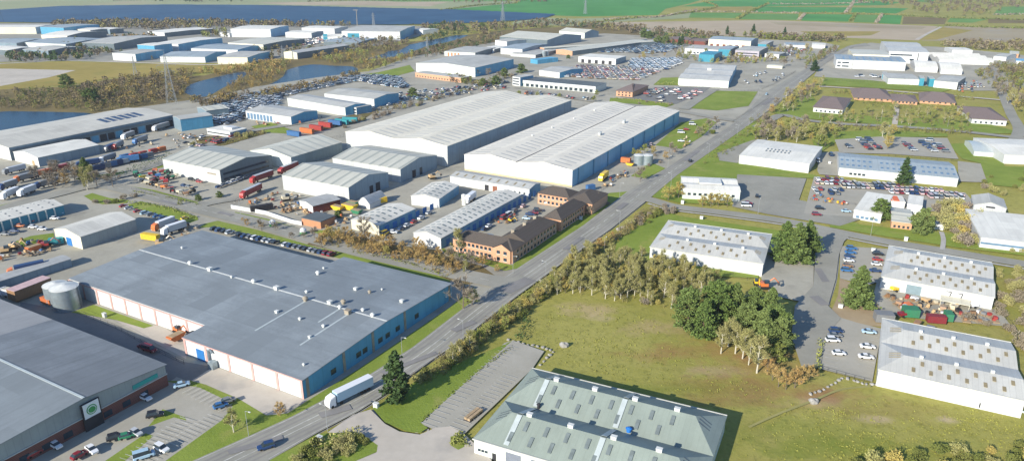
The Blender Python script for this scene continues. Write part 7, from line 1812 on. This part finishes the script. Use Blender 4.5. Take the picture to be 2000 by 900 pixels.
    B([(360, 288), (440, 270), (520, 256), (525, 262), (440, 280), (380, 295)], 14, ['bshrub', 'oshrub'], 'on the bank behind the machinery shed', 30, (.8, 1.2), 3)
    B([(1240, 108), (1290, 104), (1300, 112), (1250, 116)], 8, ['orange', 'gold', 'brown'], 'in the middle of the auction yards', 31, (.6, .9), 3)
    B([(1320, 202), (1330, 208), (1240, 204), (1240, 200)], 5, ['bshrub'], 'on the verge of the sales lot', 32, (.6, .8), 3)
    # --- hedges
    H = hedge
    H([(205, 350), (262, 336), (310, 320), (332, 308)], 6, 3.8, M['hedge_dark'], 'dark hedge between the depot yard and the side lane', seed=2)
    H([(250, 398), (300, 402), (345, 414), (384, 428)], 3, 1.4, M['hedge_bright'], 'bright low hedge above the parked cars', seed=3)
    H([(258, 375), (330, 388), (396, 404)], 1.6, .9, sh, 'clipped hedge along the machinery yard kerb', seed=4)
    H([(820, 752), (900, 686), (1000, 606), (1085, 542)], 5, 2.2, sh, 'overgrown dark hedge between the main road and the meadow', seed=5, dens=8)
    H([(690, 494), (780, 512), (876, 544)], 2, 1.2, sh, 'low dark hedge behind the rear edge of the grey factory', seed=6)
    H([(1195, 470), (1240, 436), (1280, 408)], 4, 2.0, M['hedge_brown'], 'brown hedge on the bank at the side road corner', seed=7)
    H([(1006, 676), (960, 708), (890, 765), (826, 822)], 1.6, .8, sh, 'low clipped hedge beside the marked car park', seed=8, dens=6)
    H([(1000, 610), (1030, 632), (1012, 668)], 4, 2.2, M['hedge_dark'], 'dark hedge at the corner of the marked car park', seed=9)
    H([(1603, 668), (1599, 700), (1594, 728)], 2, 1.6, M['hedge_bright'], 'narrow hedge at the left side of the boulder car park', seed=10)
    H([(1585, 500), (1590, 470), (1584, 460)], 1.6, 1.4, sh, 'short hedge by the pines yard', seed=11)
    H([(886, 858), (900, 862), (897, 872)], 5, 1.6, M['hedge_bright'], 'rounded clipped hedge at the corner of the green roofed unit', seed=12, dens=60, cat='hedge')
    H([(610, 880), (660, 858), (706, 848)], 4, 2.4, M['hedge_olive'], 'tall olive hedge beside the driveway', seed=13, dens=14)
    H([(1200, 193), (1260, 199), (1310, 206)], 3, 1.5, M['hedge_bright'], 'bright hedge below the sales lot', seed=14)
    H([(1279, 166), (1325, 167)], 7, 3, M['hedge_bright'], 'thick bright green hedge left of the three gabled warehouse', seed=15, dens=14)
    H([(440, 283), (480, 272), (510, 262)], 4, 2, sh, 'dark hedge below the flat white office', seed=16)
    far_h = [((1300, 31), (1345, 26), (1400, 14), (1372, 4)), ((1335, 24), (1450, 25), (1560, 27)), ((1440, 38), (1462, 26), (1500, 8)), ((1560, 40), (1572, 28)), ((1660, 43), (1672, 28)), ((1710, 46), (1722, 30)), ((1560, 27), (1660, 28), (1770, 31)), ((1650, 26), (1662, 12), (1672, -4)), ((1130, 50), (1190, 42), (1260, 34)), ((1180, 40), (1230, 36), (1290, 34), (1362, 20)), ((860, 22), (930, 12), (1010, 7)), ((1500, 9), (1600, 9), (1700, 6)), ((1762, 32), (1850, 36), (2000, 40)), ((1940, 30), (2040, 28)), ((600, 4), (700, 2), (860, 2)), ((220, 2), (330, 0), (450, -4)), ((1845, 50), (1900, 54), (2050, 58))]
    for i, L in enumerate(far_h):
        o = H(list(L), 6, 3.2, M['hedge_brown'] if i % 2 else sh, 'field hedge line dividing the distant fields', seed=30 + i, dens=1.1, leaf=1.5, name='hedge'); o['auto'] = 1
    # --- masses
    WL = woodland; tb = [twBd, twOd, twBd, sh]; td = [twBd, ev2, twOd, ev2]
    WL('woodland', [(100, 54), (118, 46), (330, 45), (480, 47), (585, 49), (700, 52), (660, 54), (480, 55), (300, 60), (180, 58)], 483, [twBd, twOd, twBd], 'brown bare wood between the solar farm and the far estate', 51, (8, 13), q=22, leaf=.95)
    WL('woodland', [(830, 66), (820, 56), (870, 50), (990, 50), (1075, 44), (1200, 50), (1340, 64), (1410, 72), (1330, 78), (1230, 68), (1180, 60), (1100, 52), (990, 62), (950, 72), (880, 62)], 357, [twBd, twOd, ev2, twBd], 'mixed wood behind the cream gabled halls', 52, (7, 12), q=22, leaf=.95)
    WL('woodland', [(1370, 74), (1480, 72), (1600, 76), (1660, 78), (1640, 84), (1560, 82), (1480, 76)], 108, tb, 'thin bare wood behind the cream hall', 53, (7, 11), q=22, leaf=.95)
    WL('woodland', [(1830, 90), (1860, 84), (2060, 88), (2060, 104), (1900, 98)], 189, [twBd, twOd, br], 'bare wood behind the sawtooth store', 54, (6, 10), q=22, leaf=.95)
    WL('woodland', [(1660, 6), (1740, -8), (2100, -20), (2100, 12), (1960, 18), (1930, 34), (1850, 30), (1770, 26), (1780, 14)], 504, [twBd, twBd, sh, twOd], 'brownish wood and hedges under the far right horizon', 55, (8, 13), q=24, leaf=1.2)
    WL('woodland', [(880, 6), (1000, -2), (1100, -4), (1090, 4), (960, 8)], 63, [twBd, sh], 'dark far copse beyond the green field', 56, (8, 12), q=24, leaf=1.2)
    WL('woodland', [(300, 4), (360, -2), (480, 0), (470, 6)], 50, [ev2, twBd], 'dark copse above the solar farm', 57, (8, 12), q=24, leaf=1.2)
    WL('woodland', [(0, 124), (20, 108), (100, 106), (150, 98), (200, 96), (214, 104), (180, 116), (100, 122)], 108, td, 'dark trees along the airstrip road', 58, (6, 10), q=30, leaf=.9)
    WL('woodland', [(120, 94), (150, 82), (165, 90), (214, 92), (200, 98)], 43, td, 'dark trees before the arching hall', 59, (6, 10), q=30, leaf=.9)
    WL('woodland', [(210, 74), (300, 70), (310, 80), (240, 90)], 50, [twBd, ev2, twR], 'red brown trees in the far estate', 60, (6, 10), q=30, leaf=.9)
    WL('woodland', [(385, 62), (440, 60), (446, 74), (400, 76)], 33, [twY, twOd, twBd], 'yellow green trees left of the large white warehouse', 61, (7, 11), q=30, leaf=.9)
    WL('woodland', [(-40, 215), (-40, 192), (60, 182), (150, 172), (230, 176), (245, 210), (215, 222), (160, 218), (100, 214)], 252, [twOd, twBd, twOd, sh], 'scrubby wood on the near bank above the left pond', 62, (4, 8), q=46, leaf=.55)
    WL('woodland', [(150, 172), (230, 158), (300, 148), (380, 142), (366, 170), (360, 186), (300, 206), (240, 212), (220, 190)], 315, [twOd, twBd, twGd, twBd], 'bare scrub wood left of the curved pond', 63, (4, 9), q=46, leaf=.55)
    WL('woodland', [(380, 142), (470, 130), (560, 118), (570, 124), (556, 144), (540, 150), (474, 140), (420, 150)], 168, [twGd, twOd, twY, twR], 'golden scrub between the two reaches of the pond', 64, (4, 8), q=46, leaf=.55)
    WL('woodland', [(1600, 254), (1700, 258), (1900, 266), (1900, 259), (1750, 251), (1620, 246)], 126, [sh, twOd, twY, twBd], 'low scrub along the side road before the brown roofed offices', 70, (2, 4), q=50, leaf=.5)
    WL('woodland', [(1930, 128), (2060, 132), (2060, 172), (1985, 170), (1960, 150)], 189, [twOd, twBd, sh], 'olive wood at the right edge beyond the crates', 71, (4, 8), q=44, leaf=.7)
    WL('woodland', [(1620, 178), (1800, 186), (1900, 192), (1900, 197), (1780, 190), (1620, 184)], 126, [twOd, sh, twY], 'shrubby strip below the long lawn', 72, (2, 4), q=50, leaf=.5)
    WL('woodland', [(370, 200), (440, 190), (520, 182), (600, 168), (700, 146), (706, 150), (610, 176), (500, 196), (400, 212)], 210, [twBd, twOd, twGd, twBd], 'strip of bare trees on the near shore of the pond', 65, (4, 8), q=46, leaf=.55)
    WL('woodland', [(600, 118), (640, 108), (700, 102), (735, 106), (745, 118), (800, 106), (820, 112), (740, 136), (700, 142), (690, 130), (650, 127)], 189, [twY, twOd, twBd, twGd], 'yellow green trees between the two ponds', 66, (4, 9), q=46, leaf=.55)
    WL('woodland', [(590, 106), (680, 92), (740, 84), (800, 82), (782, 96), (750, 104), (690, 100), (620, 112)], 147, [twBd, twOd, twBd], 'bare trees along the far bank before the estate', 67, (5, 9), q=36, leaf=.7)
    WL('woodland', [(800, 112), (840, 96), (900, 84), (980, 70), (985, 80), (900, 100), (830, 114)], 147, [twBd, twOd, twBd, ev2], 'bare trees right of the long pond', 68, (5, 9), q=36, leaf=.7)
    WL('woodland', [(820, 76), (860, 66), (915, 66), (880, 72), (830, 84)], 54, [twOd, ev2], 'bank trees at the top of the long pond', 69, (5, 9), q=36, leaf=.7)

    WL('woodland', [(470, 150), (500, 140), (552, 134), (556, 146), (535, 160), (505, 172), (470, 184), (436, 186), (440, 172), (462, 162)], 120, [twGd, twOd, twBd, twGd], 'golden brown scrub on the spit between the pond halves', 84, (3, 6), q=46, leaf=.55)
    WL('woodland', [(1576, 122), (1606, 104), (1634, 92), (1636, 98), (1600, 120), (1570, 140)], 50, [twOd, twBd, sh], 'bare trees lining the left side of the far main road', 85, (4, 8), q=46, leaf=.6)
    WL('woodland', [(1400, 285), (1440, 262), (1470, 258), (1440, 290), (1400, 315), (1375, 330), (1370, 318)], 46, [sh, twOd, twY], 'green scrub on the meadow side verge of the main road', 86, (1.5, 3.5), q=50, leaf=.45)
    WL('woodland', [(1460, 236), (1490, 222), (1500, 226), (1484, 242), (1462, 246)], 16, [sh, twOd, twBd], 'scrub at the far junction corner', 87, (2, 4), q=50, leaf=.45)
    WL('woodland', [(806, 742), (898, 676), (1004, 594), (1100, 526), (1196, 460), (1262, 410), (1282, 402), (1290, 412), (1215, 468), (1150, 515), (1100, 552), (1030, 608), (960, 665), (880, 728), (826, 758)], 300, [twOd, twBd, twOd, twGd], 'continuous brown and olive scrub lining the meadow side of the main road', 88, (1.6, 3.8), q=90, leaf=.3)
    WL('woodland', [(620, 478), (650, 464), (700, 472), (780, 488), (860, 504), (895, 530), (878, 543), (800, 514), (700, 495)], 110, [twGd, twOd, twGd], 'low golden brown scrub under the orange belt', 89, (1.2, 2.8), q=90, leaf=.3)
    WL('woodland', [(1090, 575), (1120, 520), (1180, 500), (1262, 522), (1330, 537), (1392, 555), (1380, 600), (1300, 602), (1180, 586)], 170, [twOd, twOd, twGd, sh], 'low olive scrub filling the floor of the birch belt', 90, (1.2, 3), q=90, leaf=.3)
    WL('woodland', [(100, 118), (200, 108), (300, 122), (300, 118), (214, 100)], 30, td, 'dark trees beside the corner office', 73, (5, 8), q=30, leaf=.8)
    WL('woodland', [(480, 96), (560, 88), (640, 96), (560, 112), (520, 118)], 60, [twBd, twOd, ev2], 'bare trees among the nearest far sheds', 74, (5, 9), q=30, leaf=.8)
    WL('woodland', [(640, 74), (720, 76), (800, 78), (760, 84), (660, 92)], 60, [twBd, twOd], 'bare trees below the teal panelled warehouse', 75, (5, 9), q=30, leaf=.8)
    WL('woodland', [(1310, 106), (1400, 118), (1490, 112), (1500, 124), (1420, 126), (1320, 120)], 50, [twOd, twGd, twY], 'yellowish trees round the turquoise block', 76, (4, 7), q=40, leaf=.7)
    WL('woodland', [(1470, 100), (1560, 94), (1586, 104), (1560, 126), (1500, 122)], 50, [twBd, twOd, sh], 'brownish trees left of the far main road', 77, (4, 7), q=40, leaf=.7)
    WL('woodland', [(1240, 66), (1340, 78), (1380, 72), (1420, 76), (1390, 88), (1330, 96), (1270, 84)], 50, [ev2, twBd, sh], 'dark trees round the brick terrace', 78, (5, 9), q=40, leaf=.7)
    WL('woodland', [(720, 224), (790, 204), (870, 184), (980, 158), (985, 162), (880, 192), (790, 212), (730, 232)], 70, [twBd, twOd, sh], 'scrubby strip along the road past the giant warehouse', 79, (2.5, 5), q=50, leaf=.5)
    WL('woodland', [(870, 150), (930, 160), (1000, 150), (1010, 158), (940, 172), (870, 164)], 40, [twBd, twOd, sh], 'bare trees beside the pale warehouse', 80, (4, 8), q=46, leaf=.6)
    WL('woodland', [(1590, 224), (1650, 226), (1740, 222), (1890, 232), (1890, 250), (1750, 240), (1600, 236)], 110, [twOd, sh, twY, twBd], 'garden shrubs among the brown roofed offices', 81, (1.5, 4), q=50, leaf=.45)
    WL('woodland', [(1660, 196), (1740, 202), (1800, 206), (1880, 212), (1880, 220), (1700, 212)], 70, [twOd, sh, twY, twBd], 'shrubs before the back offices', 82, (1.5, 4), q=50, leaf=.45)
    WL('woodland', [(1900, 140), (2060, 138), (2060, 240), (1990, 236), (1968, 190), (1930, 172)], 150, [twOd, twBd, sh], 'brown olive wood covering the right edge', 83, (4, 8), q=46, leaf=.6)
def rough_grass():
    mt = foliage('tuft', [(.32, .31, .085), (.22, .23, .045), (.27, .27, .06)]); mb = MB(); r = random.Random(8)
    for poly, n in (([(1020, 640), (1110, 590), (1240, 602), (1330, 660), (1460, 745), (1600, 800), (1720, 770), (1980, 815), (2050, 870), (1640, 900), (1450, 900), (1440, 800), (1062, 700)], 5200), ([(1490, 900), (1640, 800), (2000, 825), (2050, 900)], 2400), ([(735, 800), (830, 745), (980, 680), (830, 815), (800, 840)], 700), ([(540, 900), (640, 850), (735, 872), (680, 905)], 300), ([(1210, 470), (1300, 420), (1310, 430), (1255, 500), (1200, 495)], 500), ([(1640, 610), (1640, 560), (1700, 570), (1720, 635)], 150), ([(640, 782), (810, 690), (900, 595), (905, 605), (810, 684), (650, 776)], 200)):
        for x, y in scatter_px(poly, n, n):
            k = .5 + .5 * math.sin(x * .13 + 2 * math.sin(y * .09)) * math.sin(y * .17)
            if r.random() > .12 + .6 * k * k: continue
            s_ = r.uniform(.12, .36)
            for _ in range(3): rquad(mb, Vector((x + r.uniform(-.4, .4), y + r.uniform(-.4, .4), .06 + s_ * .35)), s_ * .5, r, flatten=.8)
    o = mb.build('rough_grass', mt); tag(o, 'straw coloured tufts of rough grass over the meadow and verges', 'grass', kind='stuff')
def solar_farm():
    """rows of panels on frames; far too many and small to tell apart"""
    poly = [(-40, 44), (-40, 24), (120, 14), (330, 11), (500, 12), (600, 14), (760, 18), (890, 21), (1000, 26), (1085, 30), (1062, 37), (1000, 42), (900, 47), (760, 50), (600, 49), (480, 47), (300, 46), (120, 46)]
    PL = [tuple(G(*p).xy) for p in poly]; xs = [p[0] for p in PL]; ys = [p[1] for p in PL]; mb = MB()
    y = min(ys)
    while y < max(ys):
        cr = []
        for i in range(len(PL)):
            (x0, y0), (x1, y1) = PL[i], PL[(i + 1) % len(PL)]
            if (y0 > y) != (y1 > y): cr.append(x0 + (y - y0) / (y1 - y0) * (x1 - x0))
        cr.sort()
        for a, b_ in zip(cr[::2], cr[1::2]):
            x = a
            while x < b_ - 8:
                e = min(x + 46, b_)
                p = [(x, y, .9), (e, y, .9), (e, y + 5.0, 2.5), (x, y + 5.0, 2.5)]
                mb.face(p); mb.face([(q[0], q[1], q[2] - .08) for q in p][::-1]); x = e + 3
        y += 9.5
    m, nt, b = nodes('solar_cells', .3, .4)
    f = NOISE(nt, COORD(nt), .012, 6, .7); nt.links.new(MIX(nt, f, (.012, .045, .095), (.035, .09, .16)), b.inputs['Base Color'])
    o = mb.build('solar_panels', m); tag(o, 'dark blue rows of solar panels filling the fields beyond the far estate', 'solar panels', kind='stuff')
    sheet_poly('field', poly, ground('solar_grass', (.05, .075, .05), (.07, .1, .06), s1=.004, s2=.02))
def haze():
    m = bpy.data.materials.new('haze'); m.use_nodes = True; nt = m.node_tree
    for n in list(nt.nodes):
        if n.type != 'OUTPUT_MATERIAL': nt.nodes.remove(n)
    v = nt.nodes.new('ShaderNodeVolumePrincipled'); v.inputs['Color'].default_value = (.86, .92, 1, 1); v.inputs['Density'].default_value = HAZE; v.inputs['Anisotropy'].default_value = .2
    nt.links.new(v.outputs[0], nt.nodes['Material Output'].inputs['Volume'])
    b = MB(); b.box(-7200, 7200, -500, 7700, -1.5, 131); o = b.build('haze', m); tag(o, 'thin pale haze over the whole estate and fields', 'haze', kind='stuff')
ORD = ['first', 'second', 'third', 'fourth', 'fifth', 'sixth', 'seventh', 'eighth', 'ninth', 'tenth', 'eleventh', 'twelfth', 'thirteenth', 'fourteenth', 'fifteenth', 'sixteenth', 'seventeenth', 'eighteenth', 'nineteenth', 'twentieth',
       'twenty-first', 'twenty-second', 'twenty-third', 'twenty-fourth', 'twenty-fifth', 'twenty-sixth', 'twenty-seventh', 'twenty-eighth', 'twenty-ninth', 'thirtieth']
def final_labels():
    for o in THINGS:
        if 'where' in o:
            o['label'] = o['label'] + ' ' + o['where']; o['group'] = o['category'] + 's ' + o['where']; del o['where']
        if 'auto' in o: del o['auto']
    by = {}
    for o in THINGS: by.setdefault(o['label'], []).append(o)
    for lab, L in by.items():
        if len(L) == 1 or L[0].get('kind') == 'stuff': continue
        def cx(o):
            if o.type == 'MESH' and o.name.startswith('hedge'):
                c = sum((Vector(b) for b in o.bound_box), Vector()) / 8 + o.location; return PX(c)[0]
            return PX(o.location)[0]
        L.sort(key=cx)
        for i, o in enumerate(L):
            o['label'] = f'{lab}, ' + ('leftmost' if i == 0 else 'rightmost' if i == len(L) - 1 else f'{ORD[i]} from left' if i < 30 else f'{i + 1}th from left')
            if not o.get('group'): o['group'] = lab
HAZE = 7.5e-5
build_ground()
solar_farm()
build_main()
near_vehicles()
zone_cars()
clutter()
veg()
rough_grass()
haze()
final_labels()
